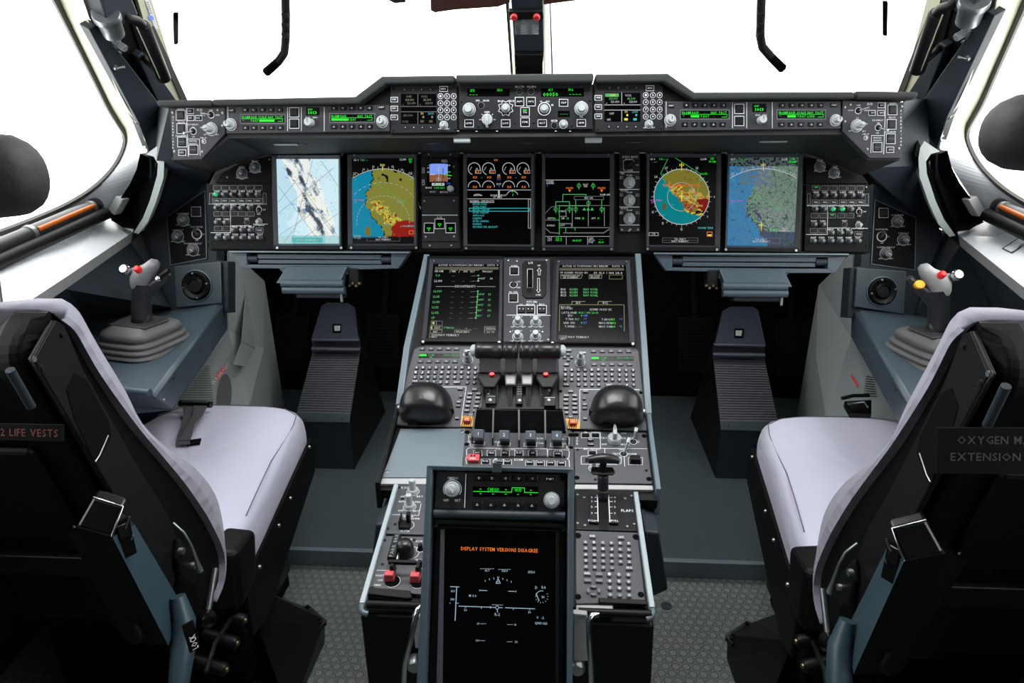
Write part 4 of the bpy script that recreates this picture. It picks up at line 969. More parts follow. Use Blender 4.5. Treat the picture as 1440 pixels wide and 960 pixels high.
L_([(748, 530), (1108, 530)], WHT, .5); L_([(865, 530), (865, 574)], WHT, .5); L_([(985, 530), (985, 574)], WHT, .5)
D.done()

# 5 rose over terrain
act = [(913, 221.2), (1007.5, 222), (1005, 345), (912.5, 344.2)]; o, c = bez(act)
D = Disp('display screen with a full round compass rose over coloured terrain', MAIN, o, act, c)
coast5 = [(190, 140), (205, 200), (240, 250), (262, 290), (300, 318), (322, 345), (330, 385), (360, 400), (420, 412), (470, 420)]
def terr5(fx, fy):
    X, Y = 131+fx*375, 88+fy*490; r = math.hypot(X-313, Y-307)
    if r > 154: return BLK
    n = 20*nz(X, Y, .035, 1)+9*nz(X, Y, .1, 3)
    cst = poly_x(coast5, Y)+n*.6
    if Y < 320: sea = X < cst
    else: sea = X < cst
    if sea:
        if math.hypot(X-215, (Y-360)*.7) < 13+n*.4: return (90, 84, 40)
        return (0, 122, 130)
    if Y > 385+n and X > 330: return YEL_ if nz(X, Y, .06, 4) > .05 else (BLK if nz(X, Y, .05, 9) > -.1 else (120, 90, 30))
    if X > 405+n and Y > 318+n*.3: return (118, 14, 10)
    d = Y-290-(X-310)*.25
    if abs(d) < 34+n*1.5 and X > 225:
        v = nz(X, Y, .07, 6); return (150, 40, 20) if v > .28 else (186, 156, 62) if v > -.12 else OLV
    if abs(X-330)+abs(Y-360) < 70: return (130, 100, 50) if nz(X, Y, .08, 2) > 0 else (150, 30, 16)
    if Y < 235 and nz(X, Y, .05, 11) > .3: return (120, 92, 38)
    return (118, 112, 40)
D.picture(terr5)
z = lambda X, Y: (880+X/4, 200+Y/4); cx, cy = z(313, 307)
arc(D, cx, cy, 38.8, 0, 360, 1.0, WHT); arc(D, cx, cy, 20, 0, 360, .7, WHT, 1)
for i in range(36):
    t_ = rad(i*10); k = 42 if i % 3 else 43.5; D.line([(cx+39*math.cos(t_), cy-39*math.sin(t_)), (cx+k*math.cos(t_)*.98, cy-k*math.sin(t_)*.98)], .5, WHT, w=.0008)
for i, s_ in enumerate(('33', '6', '9', '12', '15', '21', '24', '27')):
    t_ = rad((62, 0, -38, -90, -125, -152, 142, 118)[i]); D.txt(cx+46*math.cos(t_), cy-45.5*math.sin(t_), 3.2, s_, WHT, w=.0009)
for X, Y, s_, m_, h in ((313, 129, '300', YELS, 3.4), (150, 96, 'GS 0', WHT, 2.5), (208, 96, 'TAS ---', GREENT, 2.5), (165, 111, '---/--', GREENT, 2.2), (436, 96, 'LL014', WHT, 2.7), (485, 94, '337', GREEN, 2.7), (485, 110, '58 NM', GREEN, 2.5), (440, 178, 'LL052', GREEN, 2.6), (220, 181, 'LL010', GREENT, 2.2), (413, 357, 'LL062', YELS, 2.6), (170, 327, '439P PGMA', MAGE, 2.4), (148, 340, '67', MAGE, 2.4), (265, 353, '18', CYAN, 2.2), (210, 410, '80', CYAN, 2.2), (425, 212, 'LIPE', CYAN, 2.2), (448, 482, 'NORM TERR', CYAN, 2.8), (304, 545, 'TA ONLY', WHT, 2.6), (304, 557, 'NAV PRIMARY', WHT, 2.6), (156, 516, 'I B', WHT, 2.8), (372, 265, 'LSLA', WHT, 2.4)):
    D.txt(*z(X, Y), h, s_, m_, w=.0009)
D.txt(*z(312, 243), 4, 'TACT LAMP NOT AVAIL', REDS, span=53, w=.001); D.fill(*z(312-60, 266), *z(375, 276), CYAN, w=.0009) if False else D.line([z(240, 272), z(262, 272)], 1, CYAN, w=.0009)
for X, Y in ((275, 262), (305, 262)): D.line([z(X-18, Y+12), z(X+14, Y-12)], .8, YELS, w=.001)
D.line([z(313, 118), z(313, 160)], .9, YELS, w=.001); D.line([z(313, 285), z(313, 330)], 1.4, YELS, w=.001); D.line([z(300, 305), z(326, 305)], 1.2, YELS, w=.001); D.txt(*z(342, 313), 2.6, 'LSLA', WHT, w=.001)
D.line([z(235, 95), z(196, 176), z(222, 230)], .6, GREENT, w=.0008); D.line([z(278, 90), z(418, 178), z(398, 315), z(340, 320)], .6, GREENT, w=.0008)
D.line([z(350, 330), z(390, 350)], .7, YELS, w=.0009); D.rect(*z(156, 517), 13, 4, .6, WHT, w=.0009); D.rect(*z(305, 551), 50, 6.4, .5, GREYS, w=.0009); D.line([z(205, 551), z(405, 551)], .4, GREYS, w=.0009)
D.rect(*z(470, 517), 7, 6, .7, AMBER, w=.0009); D.fill(*z(460, 518), *z(480, 527), YELS, w=.0008)
D.done()

# 6 chart in arc mode
act = [(1026.2, 222), (1122.5, 221.2), (1116.2, 346.2), (1022.5, 345)]; o, c = bez(act)
D = Disp('display screen showing a blue sea and grey-green chart, rightmost of the row', MAIN, o, act, c)
coast6 = [(770, 80), (762, 130), (735, 180), (725, 240), (705, 290), (680, 340), (683, 390), (705, 430), (745, 470), (770, 520), (830, 600)]
def chart6(fx, fy):
    X, Y = 580+fx*385, 86+fy*496; n = 14*nz(X, Y, .04)+6*nz(X, Y, .12, 4)
    if Y < 135: 
        g = turb(X, Y, .03); return (20, 26, 30) if nz(X, Y, .08) > .1 else (70, 84, 84)
    ln = abs(nz(X*.7+Y*.5, Y*.7-X*.5, .03, 2)); l2 = abs(nz(X, Y, .06, 12))
    if X < poly_x(coast6, Y)+n:
        if Y < 240 and X > 640 and l2 < .1: return (110, 104, 60)
        return (52, 120, 164) if ln > .02 else (36, 84, 120)
    c0 = (108, 132, 116)
    if X-poly_x(coast6, Y) < 70 and Y > 340 and l2 < .16: return (60, 62, 84)
    if Y > 380 and l2 < .1: c0 = (128, 130, 150)
    if Y > 500: c0 = (60, 74, 100) if l2 > .1 else (26, 32, 44)
    if Y < 250 and X < 830 and l2 < .12: return (96, 104, 150)
    if ln < .035 or l2 < .02: return (58, 74, 68)
    return c0
D.picture(chart6)
cx, cy = z(772, 497)
arc(D, cx, cy, 87, 58, 122, 1.0, WHT)
for i in range(13):
    t_ = rad(60+i*5); D.line([(cx+87*math.cos(t_), cy-87*math.sin(t_)), (cx+90*math.cos(t_), cy-90*math.sin(t_))], .5, WHT, w=.0008)
for i in range(14): D.line([z(588, 150+i*32), z(700-(i % 3)*8, 140+i*28)], .35, GREYS, w=.0007)
for i in range(12): D.line([z(740+i*17, 190), z(950, 200+((i*53) % 300))], .4, GREYS, w=.0007); D.line([z(730+i*12, 250+i*20), z(870+(i*31 % 70), 150+i*33)], .4, GREYS, w=.0007)
for X, Y, s_, m_, h in ((772, 129, '300', YELS, 3.2), (600, 97, 'GS 0', WHT, 2.4), (655, 97, 'TAS ---', GREENT, 2.4), (618, 112, '---/--', GREENT, 2.2), (890, 97, 'LL014', WHT, 2.8), (940, 95, '337', GREEN, 2.8), (935, 112, '58 NM', GREEN, 2.5), (600, 177, '27', WHT, 3.2), (656, 152, '30', WHT, 2.6), (715, 140, '33', WHT, 2.4), (828, 140, '3', WHT, 2.4), (885, 155, '6', WHT, 2.8), (938, 180, '24', WHT, 3.2), (603, 213, '80', CYAN, 2.2), (934, 214, '80', CYAN, 2.2), (620, 330, '439P PGMA', MAGE, 2.6), (600, 343, '67', MAGE, 2.4), (735, 298, 'LL010', GREENT, 2.4), (860, 378, 'LL012', GREENT, 2.4), (790, 470, 'LSLA', WHT, 2.4), (800, 437, 'LSE', WHT, 2.2), (892, 486, 'TERR', WHT, 2.6), (892, 498, 'NOM LO', WHT, 2.6), (930, 486, 'LD', CYAN, 2.4), (760, 547, 'TA ONLY', WHT, 2.6), (760, 558, 'NAV PRIMARY', WHT, 2.6), (826, 492, 'LL062', GREEN, 2.4)):
    D.txt(*z(X, Y), h, s_, m_, w=.0009)
D.line([z(772, 120), z(772, 158)], .9, YELS, w=.001); D.line([z(760, 450), z(760, 490)], 1.2, YELS, w=.001); D.line([z(748, 466), z(772, 466)], 1, YELS, w=.001)
D.line([z(738, 300), z(860, 378)], .7, GREENT, w=.001); D.line([z(738, 300), z(686, 365), z(720, 440), z(850, 506)], .6, GREENT, w=.001)
D.fill(*z(657, 543), *z(867, 570), GREYS, w=.0004) if False else D.rect(*z(762, 553), 52, 7, .5, GREYS, w=.0009)
D.done()

# standby instrument and gear lights between the displays
z = lambda X, Y: (585+X/6.4, 205+Y/6.4)
P = Panel('instrument_column', 'dark column of standby horizon and three green gear lights, left of the engine display', 'instrument panel', MAIN, [z(45, 45), z(398, 45), z(402, 925), z(52, 925)], m=PANELD, thick=.012)
MB().prism(MAIN, [MAIN.loc(*p) for p in (z(60, 112), z(345, 112), z(385, 150), z(388, 420), z(368, 446), z(85, 446), z(52, 415), z(50, 130))], 0, .01, BLACK).build('standby_horizon', P.t, bevel=.001); SH = [c for c in P.t.children if c.name.startswith('standby')][0]
P.w = .01; mb = P.window(*z(103, 165), *z(330, 402)); k = dict(mb=mb, w=.0012)
P.fill(*z(130, 172), *z(292, 262), SKYB, w=.0010, mb=mb); P.fill(*z(130, 262), *z(292, 330), BRWN, w=.001, mb=mb); P.fpoly([z(130, 172), z(165, 168), z(255, 168), z(292, 172)], SKYB, w=.001, mb=mb)
P.line([z(211, 178), z(211, 325)], .7, WHT, **k)
for Y in (205, 225, 300, 318): P.line([z(190, Y), z(232, Y)], .6, WHT, **k)
arc_m = [(211+75*math.cos(rad(t)), 245-70*math.sin(rad(t))) for t in range(30, 151, 12)]
for a in arc_m: P.line([z(*a), z(a[0], a[1]+7)], .6, WHT, **k)
P.line([z(132, 265), z(180, 265)], .8, YELS, **k); P.line([z(240, 262), z(325, 275)], .9, GREEN, **k); P.line([z(250, 212), z(250, 300)], .9, BLACK, **k)
for X, Y, s_, m_ in ((303, 183, '100', WHT), (303, 242, '000', GREEN), (303, 300, '100', WHT), (297, 345, 'C28', BLUS), (118, 205, '60', WHT), (118, 243, '40', WHT), (122, 383, 'MODE', WHT), (215, 384, '0.000 ILS 1', GREEN), (122, 180, '--', WHT)): P.txt(*z(X, Y), 2.4, s_, m_, **k)
P.fill(*z(150, 340), *z(262, 365), WHT, w=.001, mb=mb); P.fill(*z(172, 344), *z(182, 356), BLACK, w=.0013, mb=mb); P.fill(*z(205, 344), *z(218, 362), GREEN, w=.0013, mb=mb); P.fill(*z(232, 344), *z(244, 356), BLACK, w=.0013, mb=mb)
for i in range(5): P.fill(*z(165+i*24, 322), *z(176+i*24, 330), BLACK, w=.0013, mb=mb)
mb.build('screen', SH)
P.knob(*z(318, 393), 4.4, h=.012, pointer=False, skirt=False, r2=1, ringmark=False)
for X, Y in ((73, 227), (73, 335)): P.rect(*z(X, Y), 2.6, 7, .5); P.txt(*z(X, Y), 2.4, '*')
P.rect(*z(262, 144), 7, 2.8, .5); P.txt(*z(262, 144), 2.2, 'LS'); P.button(*z(346, 194), 3, 3, '', m=KNOBM); P.txt(*z(157, 419), 2.2, 'MODE', w=.0004, span=7.5); P.txt(*z(258, 421), 2.2, 'BRT/ROSE', span=11)
P.w = 0
MB().prism(MAIN, [MAIN.loc(*p) for p in (z(50, 455), z(386, 455), z(388, 862), z(56, 862))], 0, .004, PANELD).build('gear_light_plate', P.t, bevel=.001); GP_ = [c for c in P.t.children if c.name.startswith('gear_light')][0]
P.w = .004; P.line([z(60, 625), z(372, 625)], .9); P.txt(*z(215, 645), 3.2, 'L/G', span=6.4)
for X, Y in ((120, 740), (216, 703), (314, 740)):
    P.rect(*z(X, Y), 13.6, 13.6, .9); mb = MB(); a, b = P.p(*z(X, Y)); r = 6*P.sc(*z(X, Y))[0]
    mb.box(MAIN, a-r, b-r, a+r, b+r, .004, .006, GLASSD, inset=.0005); mb.ring(MAIN, a, b-r*.2, r*.32, r*.52, .0063, GREEN, n=3, t0=rad(-90), t1=rad(270)); mb.build('gear_light', GP_)
for X, Y in ((78, 498), (345, 495), (90, 820), (345, 818)): P.screw(*z(X, Y), 1.4, m=STEEL)
P.w = 0
for X, Y in ((115, 76), (310, 76), (125, 898), (318, 898)): P.screw(*z(X, Y), 1.4)
P.w = .004; P.done()

# selector column
z = lambda X, Y: (860+X/4, 90+Y/4)
P = Panel('selector_panel', 'narrow dark panel headed AUDIO MODE with three large grey knobs', 'control panel', MAIN, [z(42, 472), z(158, 472), z(160, 945), z(44, 945)], m=PANELD, thick=.012)
P.txt(*z(103, 522), 3, 'AUDIO MODE', span=22); P.txt(*z(100, 535), 2, 'BACK UP'); P.txt(*z(145, 568), 2, 'INIT'); P.txt(*z(103, 598), 2, 'NORM')
x, y = z(98, 567); P.line([z(128, 548), z(118, 538), z(80, 538), z(66, 546), z(66, 592), z(78, 600)], .6); P.wing(x, y, 6.5, ang=50, m=BLACK, h=.014)
for Y, t_, kY in ((615, 'FMS', 668), (712, 'ATT HDG', 768), (812, 'AIR DATA', 870)):
    P.txt(*z(62 if t_ == 'FMS' else 72, Y), 2.4, t_, span=5.5 if t_ == 'FMS' else 10); P.txt(*z(100, Y+10), 2, 'NORM'); P.txt(*z(55, Y+20), 1.9, 'CPT'); P.txt(*z(146, Y+20), 1.9, 'F/O'); P.txt(*z(55, Y+29), 1.9, 'ON 3'); P.txt(*z(146, Y+29), 1.9, 'ON 3')
    x, y = z(99, kY); P.wing(x, y, 8.2, ang=90, h=.02, length=.85)
for Y in (607, 705, 804, 905): P.line([z(46, Y), z(154, Y)], .9)
for X, Y in ((62, 485), (142, 485), (58, 932), (105, 930), (148, 932), (98, 948)): P.screw(*z(X, min(Y, 938)), 1.5)
P.done()

# audio control panels
def acp(side):
    L = side == 'left'
    if L:
        z = lambda X, Y: (285+X/6.857, 215+Y/6.857); k = 6.857
        body = [(290, 259), (383, 259), (384.5, 351), (296, 350)]
        r1 = ([138, 216, 296, 378, 456, 536], 335); r2 = 403; r3 = 460; r4 = ([143, 224, 302, 380, 462], 532); tog = (543, 547); r5 = ([145, 226, 306, 385, 466], 587); r6 = ([148, 230], 670); ring6 = (427, 668); l6 = (545, 665); r7 = ([150, 230], 728); r8 = ([310, 390, 470], 744); b8 = (548, 745); r9 = ([152, 234, 314, 392, 472, 552], 818)
        cols9 = 0; side_b = ((80, 440), (597, 440)); vl = ((268, 492), (270, 765)); hl = (((80, 768), (270, 768)), ((272, 702), (470, 702)), ((60, 492), (615, 492)), ((490, 686), (625, 686)))
        up = [(302, 257), (312, 243), (345, 224), (383, 219), (384, 257.5)]; uk = ((505, 140), (378, 198)); lits = {('k2', 0)}
    else:
        z = lambda X, Y: (1080+X/4, 200+Y/4); k = 4
        body = [(1133, 260), (1223, 260), (1221, 355), (1131, 353)]
        r1 = ([269, 319, 369, 421, 470, 520], 257); r2 = 300; r3 = 337; r4 = ([263, 313, 360, 412, 463], 378); tog = (513, 390); r5 = ([263, 311, 361, 412, 463], 412); r6 = ([258, 307], 462); ring6 = (431, 462); l6 = (510, 466); r7 = ([257, 306], 497); r8 = ([354, 406, 456], 510); b8 = (508, 516); r9 = ([254, 303, 353, 404, 454, 505], 555)
        side_b = ((230, 318), (557, 320)); vl = ((336, 356), (333, 520)); hl = (((215, 518), (333, 518)), ((336, 482), (460, 482)), ((220, 356), (568, 356)), ((470, 484), (560, 484)))
        up = [(1133, 221), (1172, 224), (1208, 240), (1222, 258), (1133, 258)]; uk = ((292, 137), (372, 172)); lits = {('b1', 0), ('k4', 2), ('k4', 3), ('b5', 2)}
    P = Panel('audio_panel', 'black audio panel with rows of small knobs, %s end of the display row' % side, 'audio panel', MAIN, body, m=PANELB, thick=.02)
    def bx(x, y, t_='', key=None, w_=10.2, h_=6.4):
        a = z(x, y); P.rect(a[0], a[1], w_, h_, .6, INKD); P.button(a[0], a[1], w_-1.6, h_-1.6, t_, m=BLACK, hgt=.0016, th=2.2, lit=GREEN if key in lits else None)
    def kb(x, y, t_, key=None, ang=None):
        a = z(x, y); P.txt(a[0], a[1]-4.9, 2.1, t_, span=8); g = key in lits
        P.ring(a[0], a[1], 3.9, .6, INKD, t0=-40, t1=220)
        P.knob(a[0], a[1], 3.1, m=KNOBM, h=.014, r2=.8, ang=random.choice((60, 45, 120, 80)) if ang is None else ang, lit=GREENK if g else None, ringmark=False)
    for i, x in enumerate(r1[0]): bx(x, r1[1], '', ('b1', i)); kb(x, r2, 'VHF%d' % (i+1) if i < 3 else ('HF1', 'HF2', 'INT')[i-3], ('k2', i)); bx(x, r3, 'CALL')
    for i, x in enumerate(r4[0]): kb(x, r4[1], ('SAT1', 'SAT2', 'INT', 'CAB', 'PA')[i], ('k4', i)); bx(x, r5[1], '', ('b5', i))
    for i, x in enumerate(r6[0]): kb(x, r6[1], 'VOR%d' % (i+1)); bx(x, r7[1])
    for i, x in enumerate(r8[0]): kb(x, r8[1], ('MKR', 'ILS', 'MLS')[i])
    bx(*b8, 'VOICE')
    for i, x in enumerate(r9[0]): kb(x, r9[1], ('ADF', 'RWR', 'TCN1', 'TCN2', 'DME', 'TACT')[i])
    a = z(*tog); P.toggle(a[0], a[1], 3.6, 0, -.1, ln=.012); P.txt(a[0], a[1]-5.5, 1.9, 'INT'); P.txt(a[0], a[1]+6, 1.9, 'RAD'); P.txt(a[0]+8, a[1], 1.9, 'INT')
    a = z(*ring6); P.ring(a[0], a[1], 3.6, .6, INKD); P.button(a[0], a[1], 5.6, 5.6, '', m=BLACK, round_=True); P.txt(a[0], a[1]-5, 1.9, 'RESET')
    a = z(*l6); P.knob(a[0], a[1], 3.4, h=.014, pointer=False); P.txt(a[0], a[1]-5, 1.9, 'VOL'); P.txt(a[0], a[1]+4.6, 1.9, 'OFF  BRIGHT', span=15)
    for a in side_b: a = z(*a); P.rect(a[0], a[1], 4.4, 15, .6, INKD); P.button(a[0], a[1], 3, 13, '', m=BLACK, hgt=.0016); P.vtxt(a[0], a[1]-4, a[1]+4, 2, 'CABIN', INKD)
    P.line([z(*p) for p in vl], .6, INK)
    for h in hl: P.line([z(*p) for p in h], .7, INK)
    for i in range(4): P.screw((body[0][0]+4 if i % 2 else body[1][0]-4), (body[0][1]+5.5 if i < 2 else body[2][1]-10), 1.6, m=BLACK)
    P.done()
    P = Panel('lighting_panel', 'small black sloping panel with two grey dimmer knobs above the %s audio panel' % side, 'light panel', MAIN, up, m=PANELB, thick=.016)
    for i, a in enumerate(uk):
        a = z(*a); P.knob(a[0], a[1], 6.6, m=KNOBM, h=.014, ang=-35); P.txt(a[0], a[1]-9, 2.1, ('MAP DU', 'OUTR DU')[i], span=9); P.txt(a[0]-6.5, a[1]+6, 1.9, 'OFF'); P.txt(a[0]+7, a[1]+6, 1.9, 'BRT')
    for a in ((up[1][0]+8, up[1][1]+6), (up[3][0]-4, up[3][1]+5)): P.screw(*a, 1.2, m=STEEL)
    P.done()

acp('left'); acp('right')

# ================================================================== knee panels, vents, tables
def knee(side):
    L = side == 'left'
    body = [(233, 303), (290, 256), (292, 349), (303, 353), (303, 366), (320, 368), (319, 462), (312, 432), (246, 434), (240, 374)] if L else None
    if L: pts = [(196, 320), (216, 275), (290, 257), (291, 349), (304, 353), (304, 366), (320, 367), (320, 440), (240, 440)]
    else: pts = [(1328, 330), (1306, 290), (1228, 258), (1224, 356), (1212, 358), (1211, 375), (1197, 376), (1192, 447), (1285, 447), (1300, 400)]
    mb = MB().prism(KNEE, [KNEE.loc(*p) for p in pts], -.05, -.004, BLUED)
    o = mb.build('knee_board', bevel=.002); tag(o, 'dark slate board with knobs and an air vent, %s of the footwells' % side, 'board')
    poly = [(234.5, 305), (288, 268), (290.5, 363), (240, 372.5)] if L else [(1230.5, 281), (1288, 306), (1286.5, 379.5), (1225.5, 371)]
    P = Panel('dimmer_panel', 'black slanted panel with three grey knobs beside the %s sidestick' % side, 'light panel', KNEE, poly, m=PANELB, thick=.008)
    # pale rim
    P.line(poly + poly[:1], 1.1, TRIM)
    z = (lambda X, Y: (X/4, 200+Y/4)) if L else (lambda X, Y: (1080+X/4, 200+Y/4))
    ks = ((1030, 437), (1000, 530), (1085, 605)) if L else ((728, 445), (762, 547), (663, 626)); tg = (1107, 516) if L else (640, 530); bt = (1103, 390) if L else (650, 397)
    for (X, Y), t_ in zip(ks, ('LOUDSPEAKER', 'CONSOLE LT', 'FOLDING TABLE LT')):
        x, y = z(X, Y); P.knob(x, y, 7.4, m=KNOBM, h=.016, ang=-30, r2=.75); P.txt(x, y-9, 2.3, t_, span=len(t_)*1.55); P.txt(x-8, y+7, 2, 'OFF'); P.txt(x+8, y+7, 2, 'BRT')
    x, y = z(*tg); P.toggle(x, y, 6, 0, 1, ln=.016); P.ring(x, y, 7, .8); P.txt(x, y-10, 2.2, 'FOOT HEATER', span=17); P.txt(x+9.5, y, 2, 'LO'); P.txt(x, y+9, 2, 'OFF')
    x, y = z(*bt); P.button(x, y, 11, 11, '', outline=True)
    for i, (x, y) in enumerate(poly): 
        cx, cy = (sum(p[0] for p in poly)/4, sum(p[1] for p in poly)/4); P.screw(x+(cx-x)*.13, y+(cy-y)*.12, 1.8, m=BLACK)
    P.done()
    vp = [(247, 375), (311, 368.5), (312.5, 426), (250, 432)] if L else [(1204, 377), (1272, 382), (1268, 441), (1200.5, 431)]
    P = Panel('air_vent', 'round black air vent in a slate plate, %s footwell side' % side, 'air vent', KNEE, vp, m=BLUE, thick=.008, plate='vent_plate', w=.006)
    P.line([vp[0], vp[1], vp[2]], .8, TRIM)
    x, y = (278, 401.5) if L else (1238.5, 409.5); a, b = P.p(x, y); R = 21.5*P.sc(x, y)[0]
    MB().lathe(KNEE, a, b, [(R, .006), (R*1.0, .009), (R*.96, .0095), (R*.94, .0062)], TRIM, n=36).build('vent_rim', P.t)
    MB().lathe(KNEE, a, b, [(R*.92, .006), (R*.9, .013), (R*.8, .016), (R*.55, .012), (R*.5, .017), (R*.42, .02), (R*.36, .016), (R*.2, .016)], BLACK, n=36).build('nozzle', P.t)
    NZ = [c for c in P.t.children if c.name.startswith('nozzle')][0]
    for i in range(4):
        t_ = rad(90*i+10); MB().lathe(KNEE, a+R*.78*math.cos(t_), b+R*.78*math.sin(t_), [(.003, .014), (.0025, .0175)], STEEL, n=8).build('screw', NZ)
    P.done()
knee('left'); knee('right')
# cheek surfaces joining the window posts, knee boards and display wall
def cheek(mr):
    a = at(187, 326, z=.895); b = at(218, 235, y=1.74); c = PA.hit(222, 147); d = GS.hit(238, 150, -.08); e = MAIN.hit(300, 238, -.02); f = KNEE.hit(290, 258, -.01); g = KNEE.hit(236, 303, -.01); h = KNEE.hit(200, 320, -.012)
    mb = MB(); mb.add([a, b, c, d, e, f, g, h], [(0, 1, 6, 7), (1, 2, 3, 4), (1, 4, 5, 6)], BLUED)
    mb.add([GS.hit(226, 150, -.38), GS.hit(236, 222, -.30), c, b], [(0, 1, 3, 2)], MATTE)
    struct('wall_'+LR[mr][0], mb, 'dark slate cheek wall between window and glareshield end, %s' % LR[mr][0], 'wall', mirror=mr)
    # dark pocket and its pale rim beside the window
    t = thing('side_pocket', 'dark open pocket with a pale rim at the forward corner of the %s window' % LR[mr][0], 'pocket', at(195, 260, y=1.8) if not mr else mir(at(195, 260, y=1.8)))
    PK = plane3(at(197, 216, y=1.74), at(219, 232, y=1.72), at(165, 295, y=1.79)); 
    pk = [(197, 216), (204, 219), (214, 222), (219, 231), (218, 245), (208, 280), (199, 302), (186, 322), (172, 320), (150, 303), (166, 284), (183, 258), (192, 238)]
    pk = [PK.loc(*p) for p in pk]; mb = MB(); n = len(pk)
    top_ = [PK.pt(x, y, .0) for x, y in pk]; bot = [PK.pt(x, y, -.05) for x, y in pk]
    mb.add(top_+bot, [(i, (i+1) % n, n+(i+1) % n, n+i) for i in range(n)]+[tuple(range(n, 2*n))], BLACK)
    mb.build('pocket_shell', t, mirror=mr)
    rim = [(205, 217), (216, 220), (222, 230), (221, 246), (211, 281), (201, 306), (188, 327)]; rim2 = [(224, 203), (229, 212), (231, 226), (230, 250), (219, 285), (208, 312), (195, 329)]
    mb = MB(); P1 = [PK.hit(*p, .006) for p in rim]; P2 = [PK.hit(*p, .002) for p in rim2]; ribbon(P1, P2, LGREY, mb); ribbon([p-PK.n*.03 for p in P1], P1, LGREY, mb)
    mb.build('rim', t, mirror=mr)
    f = Fr(PK.hit(174, 288, -.02), PK.u, PK.n)
    MB().prism(f, [f.loc(*p) for p in ((173, 274), (183, 279), (171, 301), (162, 294))], 0, .022, PALE).build('divider', t, mirror=mr, bevel=.002)
both(cheek)

def table(side):
    L = side == 'left'; F = tilt(1.60, .872, 12)
    if L: o = [(323.7, 352.5), (577.5, 352.5), (560, 377.5), (500, 379), (490, 386), (400, 386), (392, 377.5), (339, 377)]; s_ = [(347, 355.5), (550, 355.5), (550, 372.5), (347.5, 372)]; bx = [(405, 374), (490, 374), (483, 398), (396, 397)]
    else: o = [(918.7, 355), (1191, 360), (1175, 384), (1110, 384), (1100, 393), (1008, 392), (1002, 382), (936, 380.5)]; s_ = [(945.5, 358.7), (1164, 362), (1164, 378), (945.5, 376)]; bx = [(1010, 378), (1100, 378), (1107, 402), (1016, 401)]
    t = thing('folding_table', 'stowed slate folding table tray below the %s pair of screens' % side, 'folding table', F.hit(sum(p[0] for p in o[:4])/4, 366))
    lo = [F.loc(*p) for p in o]; sl = [F.loc(*p) for p in s_]
    # tray face as pieces round the slot
    mb = MB(); P = F.loc
    mb.prism(F, [P(*o[0]), P(*o[1]), P(s_[1][0], s_[1][1]), P(s_[0][0], s_[0][1])], -.03, 0, BLUE)
    mb.prism(F, [P(*o[0]), P(*s_[0]), P(*s_[3]), P(*o[-1])], -.03, 0, BLUE)
    mb.prism(F, [P(*o[1]), P(*s_[1]), P(*s_[2]), P(*o[2])][::-1], -.03, 0, BLUE)
    mb.prism(F, [P(*s_[3]), P(*s_[2]), P(*o[2]), P(*o[3]), P(*o[6]), P(*o[7])], -.03, 0, BLUE)
    mb.prism(F, [P(*o[3]), P(*o[4]), P(*o[5]), P(*o[6])], -.03, -.001, BLUE)
    mb.build('tray', t, bevel=.0012)
    MB().prism(F, sl, -.03, -.02, VOID).build('slot', t)
    a0, a1 = sl[0][0]+.025, sl[1][0]-.025; b0 = (sl[0][1]+sl[3][1])/2
    h = (sl[0][1]-sl[3][1])/2*.82
    MB().box(F, a0, b0-h, a1, b0-.002, -.02, -.004, BLUE).box(F, a0, b0, a1, b0+h, -.02, -.002, BLUE).build('leaf', t, bevel=.0015)
    for a in (a0-.012, a1+.012):
        MB().tube([F.pt(a-.012, b0, -.008), F.pt(a+.012, b0, -.008)], .009, BLUED, n=12).build('hinge', t)
    ln = (F.loc(o[1][0], o[1][1])[0]-F.loc(*o[0])[0])
    mb = MB(); mb.box(F, lo[0][0], lo[0][1]-.004, lo[1][0], lo[0][1], 0, .012, TRIM); mb.build('top_strip', t, bevel=.001)
    # clip box below the tray
    g = thing('pedal_adjuster', 'slate box with two rounded rolls under the %s folding table' % side, 'mechanism box', F.hit(*bx[0]))
    b = [F.loc(*p) for p in bx]; mb = MB()
    mb.hexa([F.pt(*b[0], -.02), F.pt(*b[1], -.02), F.pt(*b[2], -.02), F.pt(*b[3], -.02)], [F.pt(*b[0], .01), F.pt(*b[1], .01), F.pt(*b[2], .035), F.pt(*b[3], .035)], BLUE); mb.build('housing', g, bevel=.002)
    b = [F.loc(*b_, .03) for b_ in bx]; y0 = b[3][1]+.004; w_ = .03
    for i, (dy, sh) in enumerate(((-.006, 0), (-.022, -.003))):
        MB().tube([F.pt(b[3][0]+i*.002, y0+dy, w_+sh), F.pt(b[2][0]+i*.002, y0+dy, w_+sh)], .0095, BLUE, n=16).build('roll', g)
    a, c = b[3][0]+.03, b[2][0]-.004
    MB().box(F, a, y0-.042, c, y0-.026, -.01, .02, BLUED).build('base_bracket', g, bevel=.003)
    MB().tube([F.pt(c-.004, y0-.05, .022), F.pt(c-.004, y0-.028, .022)], .0035, STEEL, n=10).build('pin', g)
    sx = 1 if L else -1; ex = b[2][0] if L else b[3][0]
    MB().box(F, ex+sx*.004, y0-.012, ex+sx*.03, y0+.03, -.03, .005, BLACK).build('linkage', g, bevel=.003)
    for i in range(4):
        MB().lathe(F, ex+sx*(.008+.008*i), y0-.012+.006*(i % 2), [(.0035, .0), (.003, .009)], BRASS, n=8).build('bolt', g)

table('left'); table('right')

